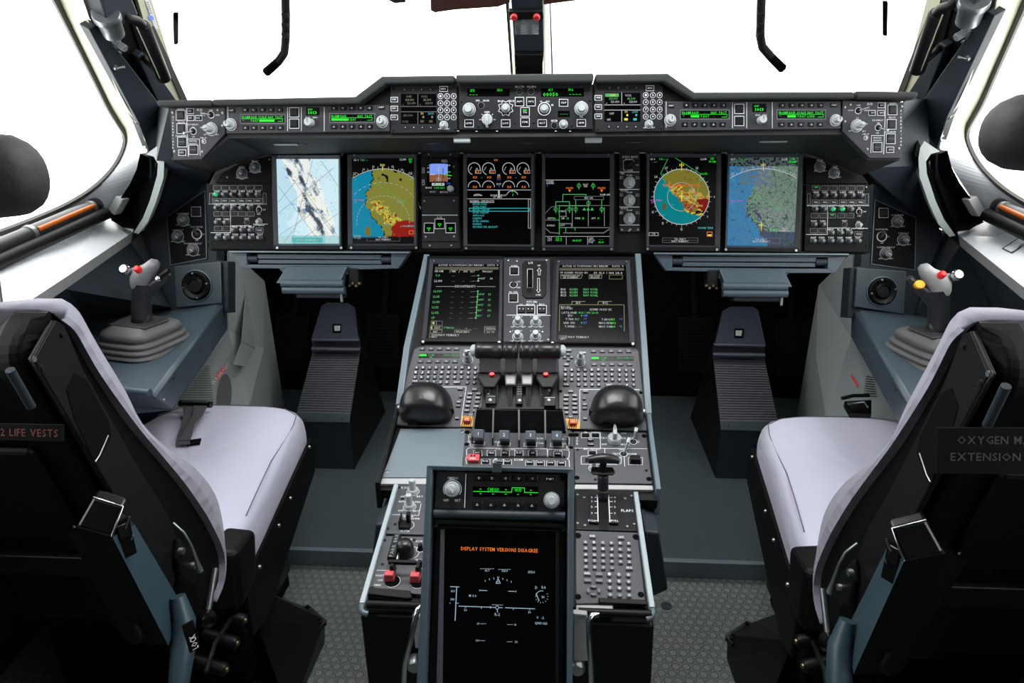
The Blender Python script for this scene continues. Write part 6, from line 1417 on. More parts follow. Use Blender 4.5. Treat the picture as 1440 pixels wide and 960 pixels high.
# the four levers: grip height above the plane makes them stand up
gc = [688, 718, 741, 769.5]; gw = [19.5, 10.3, 10.3, 19]; HG = .075
for i in range(4):
    x = gc[i]; hw = gw[i]; wa, wb = HG, HG
    lv = MB(); fw_ = lambda X, Y, w: F.pt(*F.loc(X, Y, w), w)
    a = fw_(x-hw, 492.5, HG); b = fw_(x+hw, 493.0, HG); r = .0165
    pts = [a, a+(b-a)*.02, a+(b-a)*.04, a+(b-a)*.2, a+(b-a)*.22, a+(b-a)*.78, a+(b-a)*.8, a+(b-a)*.96, a+(b-a)*.98, b]
    l = thing('thrust_lever', 'black thrust lever, %s of the four in the quadrant' % ('leftmost', 'second from left', 'third from left', 'rightmost')[i], 'thrust lever', fw_(x, 560, .005), 'thrust levers')
    MB().tube(pts, [r*.8, r*.95, r, r, r*.95, r*.95, r, r, r*.95, r*.8], BLACK2, n=24).build('grip', l)
    # arm with a scooped grey face
    xa0, xa1 = (x-hw*.75, x+hw*.75); xs = x + (0, 1, -1, 0)[i]
    top_ = [fw_(xa0, 498, HG), fw_(xa1, 498, HG), fw_(xa1, 524, HG*.55), fw_(xa0, 524, HG*.55)]
    back = [p - F.n*.012 - Vector((0, -.014, 0)) for p in top_]
    MB().hexa(back, top_, SCOOP if i in (0, 3) else SCOOP).build('arm', l, bevel=.003)
    bl = (6.5, 3.6, 3.6, 6.5)[i]; bx_ = (x+6, x-4+3, x+4-2, x-4)[i]
    lo_ = [fw_(bx_-bl, 575, .004), fw_(bx_+bl, 575, .004), fw_(bx_+bl, 570, -.004), fw_(bx_-bl, 570, -.004)]
    hi_ = [fw_(bx_-bl, 520, HG*.5), fw_(bx_+bl, 520, HG*.5), fw_(bx_+bl, 516, HG*.35), fw_(bx_-bl, 516, HG*.35)]
    MB().hexa(lo_, hi_, KNOBD).build('blade', l, bevel=.002)
    if i in (0, 3):
        xb = 692 if i == 0 else 767.5; sg = -1 if i == 0 else 1
        pl = [(x-hw*.85, 522), (x+hw*.85, 522), (x+hw*.85, 530), (x+hw*.4, 545), (x-hw*.4, 545), (x-hw*.85, 531)]
        cc = [F.loc(*p, HG*.5) for p in pl]; MB().prism(F, cc, HG*.38, HG*.5, BLACK).build('yoke', l, bevel=.003)
        p = F.loc(xb, 527, HG*.5); MB().lathe(F, *p, [(.0062, HG*.5), (.0062, HG*.5+.004), (.0045, HG*.5+.006)], RED2, n=18, sy=.75).build('red_button', l, label='red button')
        e = a if i == 0 else b; dd = (b-a).normalized()*sg
        MB().tube([e-dd*.002, e+dd*.006, e+dd*.010], [.012, .012, .007], KNOB, n=16).build('end_button', l, label='pale grey end button')
    else:
        pl = [(x-hw*.9, 520), (x+hw*.9, 520), (x+hw*.7, 541), (x-hw*.7, 541)]
        MB().prism(F, [F.loc(*p, HG*.45) for p in pl], HG*.3, HG*.45, SCOOP).build('yoke', l, bevel=.003)
SCOOPX = None

# ================================================================== engine levers and the pedestal panels
F = MID
z = lambda X, Y: (640+X/8, 570+Y/8)
P = Panel('power_rating_panel', 'grey panel with power rating and ECAM rows in front of the engine levers', 'control panel', MID, [(654, 602), (800, 604), (807, 608), (807, 676), (650, 674)], m=PANELSHEEN, thick=.008)
for a in ((148, 320), (208, 320)): pass
P.line([z(*p) for p in ((205, 330), (165, 325), (150, 345), (155, 400), (172, 425), (168, 460), (205, 462))], .8); P.line([z(*p) for p in ((1225, 350), (1275, 352), (1285, 372), (1282, 430), (1262, 450), (1255, 478), (1285, 492))], .8)
P.line([z(*p) for p in ((132, 560), (128, 500), (150, 478), (1035, 488), (1040, 575))], .9); P.line([z(*p) for p in ((1040, 575), (1042, 500), (1060, 492), (1270, 500), (1285, 520), (1280, 585), (1260, 600))], .9)
P.line([z(*p) for p in ((130, 655), (120, 600), (132, 572))], .9); P.line([z(*p) for p in ((1262, 602), (1282, 610), (1286, 690))], .9)
P.txt(*z(568, 492), 3, 'PWR RATING', span=27); P.txt(*z(1158, 510), 2.8, 'TRIM', span=10); P.txt(*z(715, 610), 3.2, 'ECAM', span=12)
P.txt(*z(182, 352), 2.3, 'ON'); P.txt(*z(182, 410), 2.3, 'FTHR'); P.txt(*z(465, 413), 2.3, 'FTHR'); P.txt(*z(955, 372), 2.3, 'RUN'); P.txt(*z(958, 425), 2.3, 'FTHR'); P.txt(*z(1243, 378), 2.3, 'RUN'); P.txt(*z(1243, 432), 2.3, 'FTHR')
for X, t_ in ((255, 'INIT'), (408, 'CRZ'), (563, 'MCL'), (718, 'FL ST'), (872, 'CA'), (1158, 'AMR')):
    x, y = z(X, 538 if X < 1000 else 548); P.line([(x-6, y+4), (x-6, y-4), (x-4, y-4)], .6); P.line([(x+6, y+4), (x+6, y-4), (x+4, y-4)], .6); P.button(x, y+.5, 9, 5, t_, m=BLACK, th=2.4)
P.box = P.fill(*z(130, 566), *z(1245, 592), BLACK)
for X, Y, t_ in ((345, 638, 'RCL'), (500, 636, 'STS'), (588, 640, 'FAULT'), (840, 650, 'ENG'), (958, 652, 'BLEED'), (1077, 655, 'HYD'), (1195, 657, 'CLEAR')):
    x, y = z(X, Y-2); P.line([(x-6, y+3.5), (x-6, y-3.5), (x-4, y-3.5)], .6); P.line([(x+6, y+3.5), (x+6, y-3.5), (x+4, y-3.5)], .6); P.button(x, y, 9.4, 4.6, t_, m=BLACK, th=2.2)
x, y = z(202, 612); a, b = P.p(x, y); s_ = P.sc(x, y)[0]; k_ = P.sc(x, y)[1]
MB().prism(MID, [(a-9*s_, b), (a-6*s_, b-4.5*k_), (a+9*s_, b-4.5*k_), (a+9*s_, b+4.5*k_), (a-6*s_, b+4.5*k_)], 0, .008, SALMON).build('red_guard', P.t, bevel=.001, label='red switch guard')
P.fpoly([(x-3, y-3), (x-1, y-3), (x-.6, y-.5), (x-3.4, y-.5)], BLACK, w=.0083); P.fpoly([(x+1, y-3), (x+3.4, y-3), (x+3.4, y-.5), (x+1, y-.5)], BLACK, w=.0083); P.txt(x, y+2, 2, 'EMER', w=.0083)
P.knob(*z(458, 628), 3, h=.006, pointer=False, r2=.8)
P.hole(657, 607.5, 4, 2.5); P.hole(656, 624.5, 3.4, 2.3); P.hole(804, 611.5, 5, 2.6); P.hole(803, 629, 3, 2.3)
P.done()
# tall recess walls with dividers, and four engine levers
t = thing('lever_gate', 'black open gate with thin dividers around the four engine levers', 'lever gate', MID.hit(731, 600))
lo = [MID.hit(x, y, .0) for x, y in ((664, 610), (798, 612))]; up_ = [LOW.hit(x, y, .028) for x, y in ((670, 575), (792, 577))]
MB().hexa([lo[0]-MID.n*.006, lo[1]-MID.n*.006, lo[1]-MID.n*.006+Vector((0, .02, 0)), lo[0]-MID.n*.006+Vector((0, .02, 0))], [up_[0], up_[1], up_[1]+Vector((0, .02, -.01)), up_[0]+Vector((0, .02, -.01))], GLOSSB).build('back_wall', t, bevel=.001) if False else None

MB().hexa([lo[0]-MID.n*.006, lo[1]-MID.n*.006, lo[1]-MID.n*.006+Vector((0, .02, 0)), lo[0]-MID.n*.006+Vector((0, .02, 0))], [up_[0], up_[1], up_[1]+Vector((0, .02, -.01)), up_[0]+Vector((0, .02, -.01))], GLOSSB).build('back_wall', t, bevel=.001)
for (xa, ya), (xb, yb) in (((670, 575), (664, 610)), ((694.5, 576), (693, 612)), ((730, 577), (730, 615)), ((766.5, 577.5), (767, 615)), ((792, 577), (798, 612))):
    a = LOW.hit(xa, ya, .028); b = MID.hit(xb, yb+14, .001); c = MID.hit(xb, yb, .001); w_ = Vector((.0016, 0, 0))
    d = a+Vector((0, -.008, .006)); e = b+Vector((0, 0, .004))
    MB().hexa([b-w_, b+w_, c+w_, c-w_], [e-w_+Vector((0, 0, .012)), e+w_+Vector((0, 0, .012)), d+w_, d-w_], KNOBD).build('divider', t)
for i, (x, y) in enumerate(((672.8, 610), (709, 611.4), (746, 612), (783, 612.4))):
    l = thing('engine_lever', 'square grey-capped engine lever marked %d' % (i+1), 'engine lever', MID.hit(x, y+12), 'engine levers marked 1 to 4')
    p = MID.hit(x+1, y+12, .002); q = MID.hit(x, y, .042); f = Fr(q, (1, 0, 0), (0, -.8, .6))
    MB().hexa([p+Vector((-.009, -.004, 0)), p+Vector((.009, -.004, 0)), p+Vector((.009, .01, 0)), p+Vector((-.009, .01, 0))], [q+Vector((-.008, .004, -.012)), q+Vector((.008, .004, -.012)), q+Vector((.008, .016, -.006)), q+Vector((-.008, .016, -.006))], BLACK).build('stem', l, bevel=.001)
    mb = MB().box(f, -.0102, -.0095, .0102, .0095, -.014, .004, CAPG, inset=.0012); mb.text(f, str(i+1), 0, .0, .006, .0043, INK); mb.build('cap', l, bevel=.001)
    a, b = MID.loc(x, y+11); mb = MB()
    for p1, p2 in (((-.012, -.009), (-.012, .0)), ((-.012, -.009), (.012, -.009)), ((.012, -.009), (.012, .0))): mb.seg(MID, (a+p1[0], b+p1[1]), (a+p2[0], b+p2[1]), .001, .0005, INK)
    mb.build('outline', l)

# blank plate
P = Panel('blank_plate', 'plain blue-grey cover plate left of the engine levers', 'cover plate', MID, [(563, 602.5), (655, 602), (649, 671), (537, 671)], m=PLATE, thick=.008)
for x, y in ((565, 606), (650, 606.5), (544, 663)): P.screw(x, y, 3, m=STEEL)
P.hole(560, 595, 4, 2)
P.done()

# weather radar panel
z = lambda X, Y: (790+X/9.6, 590+Y/9.6)
P = Panel('radar_panel', 'grey panel with two toggles and a large white winged knob, right of the engine levers', 'control panel', MID, [z(163, 155), z(1140, 170), z(1222, 862), z(178, 848)], m=PANELSHEEN, thick=.008)
P.line([z(520, 170), z(522, 385)], .8); P.line([z(168, 385), z(1150, 392)], .8); P.line([z(580, 392), z(583, 478)], .8); P.line([z(843, 490), z(850, 628)], .8)
P.vtxt(z(210, 0)[0], z(0, 250)[1], z(0, 325)[1], 2.6, 'EDB')
P.button(*z(322, 212), 10, 4.6, '', outline=True); P.button(*z(455, 212), 10, 4.6, '', outline=True); P.button(*z(390, 280), 9, 3.8, 'TEST', m=BLACK, th=2); P.button(*z(390, 342), 9, 3.8, 'SCAN', m=BLACK, th=2); P.txt(*z(322, 172), 2, 'TR'); P.txt(*z(455, 172), 2, 'DATA')
P.wing(*z(708, 288), 9.5, ang=88, h=.028, length=1.25)
for X, Y, t_ in ((560, 248, 'STBY'), (572, 333, 'OFF'), (838, 185, 'OFF'), (828, 252, 'WX'), (855, 335, 'MODE'), (955, 248, 'SYS'), (898, 298, '1'), (1035, 298, '2'), (410, 397, 'MIN HEIGHT'), (818, 402, 'GAIN'), (735, 462, 'TEST'), (945, 463, 'NORM'), (750, 508, 'OVRD')): P.txt(*z(X, Y), 2.4, t_, span=24 if 'MIN' in t_ else None)
P.toggle(*z(965, 297), 5, .35, 1, ln=.026, tip=INK); P.toggle(*z(835, 462), 5, .55, 1, ln=.03, tip=INK)
P.button(*z(413, 450), 9.6, 4, '', outline=True)
P.line([z(*p) for p in ((385, 490), (270, 492), (262, 510), (262, 600), (760, 604), (800, 590), (805, 520), (780, 508))], .8)
x, y = z(355, 548); P.fill(x-4, y-3, x+10, y+3, BLACK)
P.knob(*z(430, 655), 6, h=.022, pointer=False, r2=.6)
P.rect(*z(995, 560), 20, 10, .7); x, y = z(990, 558); a, b = P.p(x, y); s_, k_ = P.sc(x, y)
MB().box(MID, a-8*s_, b-5*k_, a+8*s_, b+4*k_, 0, .012, BLACK, inset=.002).build('guard', P.t, bevel=.0015)
for q in ((215, 405), (1140, 687), (452, 808)): P.screw(*z(*q), 2.2, m=BLACK)
P.hole(*z(195, 205), 4, 2.6); P.hole(*z(1112, 220), 3.4, 2.6); P.hole(*z(205, 782), 3.8, 2.8); P.hole(*z(1178, 800), 4, 3)
P.done()

# flaps
z = lambda X, Y: (780+X/4.8, 680+Y/4.8)
P = Panel('flaps_control_panel', 'dark panel with the flap lever slot and two white scales marked FLAPS', 'control panel', AFT, [z(143, 42), z(535, 42), z(558, 318), z(145, 306)], m=PANELD, thick=.01)
P.fpoly([z(296, 90), z(352, 92), z(362, 315), z(300, 312)], BLACK)
MB().prism(AFT, [P.p(*z(*p)) for p in ((232, 95), (292, 95), (296, 278), (232, 272))], 0, .005, PANELD).build('scale_plate', P.t, bevel=.001)
MB().prism(AFT, [P.p(*z(*p)) for p in ((358, 95), (412, 98), (430, 282), (366, 278))], 0, .005, PANELD).build('scale_plate', P.t, bevel=.001)
P.w = .005; P.line([z(288, 96), z(292, 270)], 1.2); P.line([z(363, 96), z(372, 274)], 1.2)
for i, (Y, t_) in enumerate(((108, '0'), (135, '1'), (172, '2'), (214, '3'), (265, 'FULL'))):
    P.line([z(270, Y), z(290, Y)], .9); P.line([z(366, Y+1), z(388, Y+1)], .9); P.txt(*z(250, Y), 2.4, t_); P.txt(*z(405, Y+1), 2.4, t_)
P.w = 0; P.txt(*z(490, 182), 3.4, 'FLAPS', span=17)
for q in ((155, 72), (200, 92), (518, 80), (475, 98), (155, 264), (205, 278), (537, 270), (490, 286), (350, 80), (290, 80)): P.screw(*z(*q), 2, m=STEEL)
P.done()
t = thing('flap_lever', 'black T-handled flap lever standing in its slot', 'flap lever', AFT.hit(848, 706))
p0 = AFT.hit(848, 704, -.004); p1 = p0+Vector((.0, .006, .062)); 
g0 = zc_pt = None
def along(x, y, ref):     # point on the survey ray nearest the reference depth
    r = ray(x, y); return CAM + r*((ref-CAM).dot(FW))
k1 = along(848, 668, p1); k2 = along(847, 661, p1+Vector((0, 0, .01))); k3 = along(849, 647, p1+Vector((0, .002, .03)))
MB().tube([p0, p0+(k1-p0)*.96, k1], [.0095, .0095, .008], BLACK2, n=20).build('shaft', t)
MB().tube([p0+(k1-p0)*.42, p0+(k1-p0)*.46], [.0098, .0098], STEEL, n=20).build('shaft_ring', t)
f = Fr(k2, (1, 0, 0), (0, -.55, .83)); MB().prism(f, [(-.020, -.005), (-.016, -.009), (.018, -.009), (.022, -.004), (.018, .006), (-.018, .006)], -.0015, .0015, BLACK).build('trigger_plate', t, bevel=.001)
MB().tube([k2, k3], [.006, .006], BLACK, n=14).build('neck', t)
mb = MB(); rg = []
for i in range(9):
    q = -1+i/4; rr = .0085*(1-.25*abs(q)); c_ = k3+Vector((q*.0255, 0, -.004*q*q+.004)); rg.append([c_+Vector((0, math.cos(2*math.pi*j/14)*rr*1.1, math.sin(2*math.pi*j/14)*rr)) for j in range(14)])
mb.loft(rg, BLACK2).build('handle', t)

# keypad
P = Panel('keypad_panel', 'light grey keypad of letter and number keys behind the flap lever', 'keypad', AFT, [z(143, 314), z(560, 328), z(614, 798), z(143, 808)], m=KEYPANEL, thick=.01)
KC = KEYCAP2 = mat('pale_key_cap', (104, 106, 112), .4)
P.button(*z(255, 365), 9.5, 5, 'DIR', m=KC, hgt=.004, name='key', th=2.4); P.button(*z(447, 373), 10, 5, 'LIST', m=KC, hgt=.004, name='key', th=2.4)
lt = iter('ABCDEFGHIJKLMNOPQRSTUVWXYZ/.')
for j, Y in enumerate((405, 447, 490, 530, 573)):
    for i in range(6):
        if j == 4 and i > 3: continue
        P.button(*z(207+i*58.5+j*1, Y+i*2), 6.6, 5.2, next(lt), m=KC, hgt=.004, name='key', th=2.8, fit=.4)
P.button(*z(502, 580), 10.5, 5.2, 'SPC', m=KC, hgt=.004, name='key', th=2.4)
for X, Y, t_ in ((220, 617, 'DEL'), (298, 620, ''), (222, 662, ''), (299, 664, '')): P.button(*z(X, Y), 10.5, 5.2, t_, m=KC, hgt=.004, name='key', th=2.6)
nb = iter('1234567890.+')
for j, Y in enumerate((622, 668, 714, 760)):
    for i in range(3): P.button(*z(368+i*64+j*2, Y+i*2), 7.6, 6.2, next(nb), m=KC, hgt=.004, name='key', th=3, round_=True, fit=.4)
for dx, dy, w_, h_ in ((0, -26, 9, 3.6), (0, 26, 9, 3.6), (-37, 0, 4.4, 7), (37, 0, 4.4, 7)): P.button(*z(262+dx, 732+dy), w_, h_, '', m=KC, hgt=.004, name='key', round_=True)
for q in ((157, 350, 4.6), (549, 360, 4.6), (157, 763, 4.6), (582, 748, 4.6)): P.hole(*z(q[0], q[1]), q[2], 4)
P.done()

# left aft: lights and door, then park brake and guarded switches
z = lambda X, Y: (505+X/4.8, 670+Y/4.8)
P = Panel('lights_panel', 'grey panel with two tall white knobs and a black door switch, left aft pedestal', 'control panel', AFT, [z(252, 56), z(460, 54), z(455, 390), z(176, 382)], m=PANELSHEEN, thick=.01)
for X, Y in ((364, 103), (341, 205)): P.knob(*z(X, Y), 8, h=.026, pointer=False, r2=.6)
for X, Y, t_ in ((335, 77, 'FLOOD LT'), (300, 135, 'OFF'), (410, 135, 'BRT'), (318, 170, 'INTEG LT'), (398, 172, 'PED'), (281, 230, 'OFF'), (385, 233, 'BRT'), (335, 270, 'DOOR'), (375, 284, 'NORM'), (308, 368, 'CLOSE')): P.txt(*z(X, Y), 2.3, t_)
P.line([z(225, 257), z(402, 262), z(418, 182)], .8)
x, y = z(318, 325); a, b = P.p(x, y); s_, k_ = P.sc(x, y); P.ring(x+2, y+1, 9, .8, t0=-120, t1=100)
MB().box(AFT, a-8.5*s_, b-7*k_, a+7*s_, b+3*k_, 0, .006, BLACK).box(AFT, a+1*s_, b-1*k_, a+6*s_, b+5*k_, .006, .022, BLACK).box(AFT, a-8.5*s_, b-7*k_, a-7*s_, b+7*k_, 0, .016, BLACK).build('door_switch', P.t, bevel=.001)
for q in ((272, 75), (293, 150), (243, 322), (193, 352)): P.screw(*z(*q), 2.3, m=BLACK)
P.done()
P = Panel('brake_panel', 'grey panel with a big black parking brake knob and red switch guards, left aft pedestal', 'control panel', AFT, [z(168, 398), z(455, 404), z(440, 795), z(70, 765)], m=PANELSHEEN, thick=.01)
mb = MB().prism(AFT, [AFT.loc(x, y, .02) for x, y in (z(230, 380), z(285, 382), z(246, 548), z(185, 540))], .012, .020, BLACK, inset=.001)
a, b = AFT.loc(*z(236, 462), .02); c, d = AFT.loc(*z(214, 535), .02); e, g_ = AFT.loc(*z(257, 390), .02); mb.text(AFT.rot(a, b, math.atan2(g_-d, e-c)), 'PARK BRK', 0, 0, .006, .0203, INKD, span=.05); mb.build('brake_tab', P.t, bevel=.001)
x, y = z(312, 520); a, b = P.p(x, y); R = 12.5*P.sc(x, y)[0]; P.ring(x+6, y-1, 13, .9, t0=-50, t1=120); P.ring(x-1, y-3, 13, .9, KNOB, t0=60, t1=170)
MB().lathe(AFT, a, b, [(R, 0), (R, .014), (R*.85, .022), (R*.5, .026)], BLACK2, n=28).build('brake_knob', P.t)
a2, b2 = P.p(*z(250, 548)); MB().lathe(AFT, a2, b2, [(.003, 0), (.003, .006), (.002, .008)], BULB, n=10).build('lamp', P.t)
P.txt(*z(325, 424), 2.6, 'K BRK', span=15)
P.line([z(118, 632), z(210, 634)], .8)
for X, Y in ((215, 692), (388, 700)):
    x, y = z(X, Y); a, b = P.p(x, y); s_, k_ = P.sc(x, y); P.ring(x+2, y+3, 11, .7, t0=-120, t1=70)
    MB().lathe(AFT, a+3*s_, b-3*k_, [(10*s_, 0), (10*s_, .001)], VOID, n=22).build('well', P.t)
    MB().box(AFT, a-9*s_, b-5*k_, a+6*s_, b+5*k_, .001, .014, SALMON, inset=.0015).build('red_guard', P.t, bevel=.0015, label='red switch guard')
    MB().box(AFT, a-2*s_, b+2*k_, a+5*s_, b+12*k_, .004, .022, BLACK, inset=.001).build('guard_arm', P.t, bevel=.001)
a, b = P.p(*z(208, 640)); c, d = P.p(*z(392, 655)); MB().box(AFT, a, d-.002, c, b+.001, .018, .024, BLACK).build('cross_bar', P.t, bevel=.001)
for X, Y, t_ in ((142, 668, 'RESET'), (142, 700, 'OFF'), (125, 732, 'EMER'), (405, 437, 'AUX'), (402, 562, 'AUX')): P.txt(*z(X, Y), 2.4, t_)
for X, Y in ((415, 490), (412, 602)): P.ring(*z(X, Y), 6, .9); P.knob(*z(X, Y), 4.6, m=BLACK, h=.01)
for q in ((173, 430), (372, 428), (158, 592), (90, 752)): P.screw(*z(*q), 2.3, m=BLACK)
P.done()

# ================================================================== the tilted display at the back of the pedestal
z = lambda X, Y: (600+X/6.857, 640+Y/6.857)
t = thing('centre_display_unit', 'tall tilted display unit at the pedestal rear reading DISPLAY SYSTEM VERSIONS DISAGREE', 'display', CMS.hit(703, 900, -.05)); F = CMS
P = Panel.__new__(Panel); P.F = F; P.t = t; P.w = 0; P.mk = MB(); P.poly = []
TL, TR, BR, BL = F.loc(602, 654), F.loc(807, 659), F.loc(804.5, 985), F.loc(587, 985)
V = lambda p, w: F.pt(p[0], p[1], w)
def fr(outer, inner, w0, w1, m, name, bevel=.002):
    mb = MB(); vs = [V(p, w0) for p in outer]+[V(p, w1) for p in outer]+[V(p, w1-.002) for p in inner]+[V(p, w0) for p in inner]
    mb.add(vs, [(i, (i+1) % 4, 4+(i+1) % 4, 4+i) for i in range(4)]+[(4+i, 4+(i+1) % 4, 8+(i+1) % 4, 8+i) for i in range(4)]+[(8+i, 8+(i+1) % 4, 12+(i+1) % 4, 12+i) for i in range(4)]+[(12+i, 12+(i+1) % 4, (i+1) % 4, i) for i in range(4)], m)
    return mb.build(name, t, bevel=bevel, seg=3)
inn = [F.loc(*p) for p in ((610, 661), (798, 665), (796.5, 985), (600, 985))]
fr([BL, BR, TR, TL], [inn[3], inn[2], inn[1], inn[0]], -.05, .012, BLUE, 'frame', .003)
MB().prism(F, [BL, BR, TR, TL], -.055, -.03, BLACK).build('back_case', t, bevel=.003)
MB().prism(F, inn, -.02, -.014, BLACK).build('inner_plate', t)
a, b = F.loc(700, 657); MB().box(F, a-.006, b-.007, a+.006, b+.006, .008, .0155, BLUED).build('latch', t, bevel=.001)
P.w = .0; hp = [z(92, 148), z(1345, 185), z(1275, 545), z(75, 520)]
MB().prism(F, [P.p(*p) for p in (z(95, 150), z(1345, 182), z(1330, 548), z(75, 528))], -.014, 0, PANELD).build('header_panel', t, bevel=.0015)
MB().prism(F, [P.p(*p) for p in (z(92, 150), z(378, 155), z(370, 520), z(76, 515))], 0, .002, PANELD).build('knob_plate', t, bevel=.001)
P.line([z(381, 182), z(368, 500)], .9, w=.0025); P.txt(*z(254, 220), 3.6, 'CMSDU', span=14.5, w=.0024); P.txt(*z(190, 432), 3.6, 'OFF', span=7.5, w=.0024); P.txt(*z(301, 433), 3.6, 'BRT', span=7.5, w=.0024)
x, y = z(250, 326); P.w = .002; P.ring(x, y, 12.6, .8, t0=-35, t1=215); P.knob(x, y, 11, h=.022, ang=-50, r2=.62, pointer=False, ringmark=False); P.wing(x, y, 6.4, ang=-50, h=.027, base=False, name='pointer'); P.w = 0
for X in (507, 632, 762, 890, 1020): P.button(*z(X, 217+ (X-507)*.01), 13, 8.4, 'v', hgt=.004, m=BLACK)
for X in (490, 622, 752, 882, 1015): P.button(*z(X, 472+(X-490)*.02), 13, 8.4, '^', hgt=.004, m=BLACK)
for X in (545, 675, 805, 937, 1066): P.line([z(X+6, 195), z(X+2, 245)], .5, INKD); P.line([z(X-8, 450), z(X-14, 500)], .5, INKD)
P.button(*z(1192, 228), 14, 7.4, 'PWT', th=3, hgt=.004); P.line([z(1250, 205), z(1246, 250)], .5, INKD)
mb = P.window(*z(447, 300), *z(1075, 398)); k = dict(mb=mb, w=.0012)
P.line([z(452, 347), z(820, 355), z(824, 312), z(943, 314), z(942, 356), z(1072, 360)], .9, GREEN, **k)
P.txt(*z(642, 328), 4.6, 'CARGO', GREEN, span=16, **k); P.txt(*z(884, 334), 4.2, 'HUD', GREEN, span=9.5, **k)
for X, Y in ((520, 325), (765, 330), (1005, 336), (520, 368), (640, 371), (762, 374), (882, 377), (1003, 379)): P.fill(*z(X-9, Y-3), *z(X+9, Y+3), GREEN, w=.0012, mb=mb)
mb.build('display', t)
P.knob(*z(1205, 432), 10, h=.026, r2=.62, pointer=False)
for pts in ((z(1285, 180), z(1345, 183), z(1342, 250), z(1305, 250), z(1283, 225)), (z(75, 455), z(125, 455), z(140, 480), z(135, 520), z(73, 520)), (z(1300, 480), z(1330, 478), z(1328, 548), z(1290, 548), z(1285, 500))): P.fpoly(pts, VOID)
p0, p1 = F.hit(*z(70, 562), .004), F.hit(*z(1335, 588), .004); MB().tube([p0, p1], .0058, BLUED, n=14).build('cross_tube', t)
MB().prism(F, [P.p(*p) for p in (z(90, 615), z(1330, 655), z(1335, 730), z(1290, 700), z(120, 660), z(72, 690), z(75, 650))], -.006, .003, BLACK).build('hood', t, bevel=.001)
for q in (z(88, 672), z(1325, 712)): P.screw(*q, 2.6, m=STEEL)
scr = [z(172, 700), z(1250, 740), (782, 985), (612, 985)]
MB().prism(F, [P.p(*p) for p in (z(95, 690), z(1330, 722), (790, 985), (601, 985))], -.012, -.004, BLACK).build('screen_bezel', t)
MB().prism(F, [P.p(*p) for p in scr], -.004, -.001, GLASSD).build('screen', t)
MB().prism(F, [P.p(*p) for p in (z(134, 715), z(172, 715), (622, 985), (613, 985))], -.006, .001, BEZEL).build('side_bezel', t, bevel=.001)
MB().prism(F, [P.p(*p) for p in (z(1245, 740), z(1275, 742), (786, 985), (781, 985))], -.006, .001, BLACK).build('side_bezel', t, bevel=.001)
P.w = -.001
def T(x, y, h, s_, m_=WHTB, span=None): P.txt(x, y, h, s_, m_, w=.0008, span=span)

T(702, 772.5, 5, 'DISPLAY SYSTEM VERSIONS DISAGREE', AMBER, span=108)
q = lambda X, Y: (600+X/5.333, 780+Y/5.333)
LN = lambda pts, wd=.7: P.line([q(*p) for p in pts], wd, WHTB, w=.0008)
LN([(178, 238), (242, 240)], 1); LN([(225, 240), (213, 490)], 1.2); LN([(216, 362), (238, 363)]); LN([(172, 362), (178, 362)])
for X, Y, s_, h in ((197, 271, '160', 3.4), (194, 333, '140', 3.4), (345, 306, 'M 0.0', 3.4), (454, 116, 'ALT', 3), (586, 120, 'NAV', 3), (786, 129, 'SPD0', 3.4), (530, 446, 'R-2', 4), (291, 412, '26', 3.2), (411, 397, '5', 2.4), (650, 405, '5', 2.4), (771, 430, '30', 3.2), (822, 245, 'D', 4), (878, 243, 'RA', 3.6), (874, 316, '110', 3.4), (831, 470, 'V', 3.4), (870, 472, '-2', 3.4), (836, 511, 'QNH', 3.4), (888, 514, '1013', 3.4), (385, 515, '-10', 3), (665, 523, '10', 3), (378, 641, '-20', 3), (672, 652, '20', 3), (398, 266, '0', 3), (670, 273, '0', 3)): P.txt(*q(X, Y), h, s_, WHTB, w=.0008)
LN([(242, 384), (478, 392)], 1.0); LN([(590, 396), (810, 404)], 1.0); LN([(405, 266), (452, 268)], .9); LN([(614, 272), (660, 274)], .9)
for X, Y in ((291, 386), (411, 390), (650, 398), (772, 402)): LN([(X, Y), (X, Y+12)])
for i in range(6): LN([(404+i*18, 104), (412+i*18, 104)], .7); LN([(540+i*16, 109), (547+i*16, 109)], .7)
for i in range(4): LN([(405+i*11, 516), (410+i*11, 516)], .6); LN([(606+i*11, 522), (611+i*11, 522)], .6); LN([(398+i*11, 643), (403+i*11, 643)], .6); LN([(603+i*11, 651), (608+i*11, 651)], .6)
LN([(520, 212), (536, 178), (552, 212), (520, 212)], .9); LN([(530, 200), (543, 200)]); LN([(530, 165), (536, 175), (542, 165)])
for X, Y in ((438, 195), (470, 184), (503, 177), (570, 180), (602, 190), (634, 202)): LN([(X, Y-5), (X+2, Y+4)], .8)
P.ring(*q(529, 395), 2.2, .7, WHTB, w=.0008); LN([(490, 374), (570, 376)], .5); LN([(492, 393), (516, 394)], .9); LN([(543, 395), (568, 396)], .9); LN([(529, 408), (531, 428)], 1); LN([(476, 386), (486, 392), (476, 400)], .7)
x, y = q(862, 312); arc_ = [(x+8*math.cos(rad(t_)), y-8*math.sin(rad(t_))) for t_ in range(75, 190, 12)]; P.line(arc_, .8, WHTB, w=.0008); LN([(822, 290), (842, 342)], 1.1)
for i in range(8): t_ = rad(-150+i*25); P.line([(x+8.4*math.cos(t_), y-8.4*math.sin(t_)), (x+9.2*math.cos(t_), y-9.2*math.sin(t_))], .7, WHTB, w=.0008)
P.mk.build('symbology', t)
# arm carrying it
MB().hexa([Vector((-.06, .74, .02)), Vector((.08, .74, .02)), Vector((.08, .82, .02)), Vector((-.06, .82, .02))], [Vector((-.06, .78, .60)), Vector((.08, .78, .60)), Vector((.08, .84, .60)), Vector((-.06, .84, .60))], BLACK).build('support_arm', t, bevel=.004)

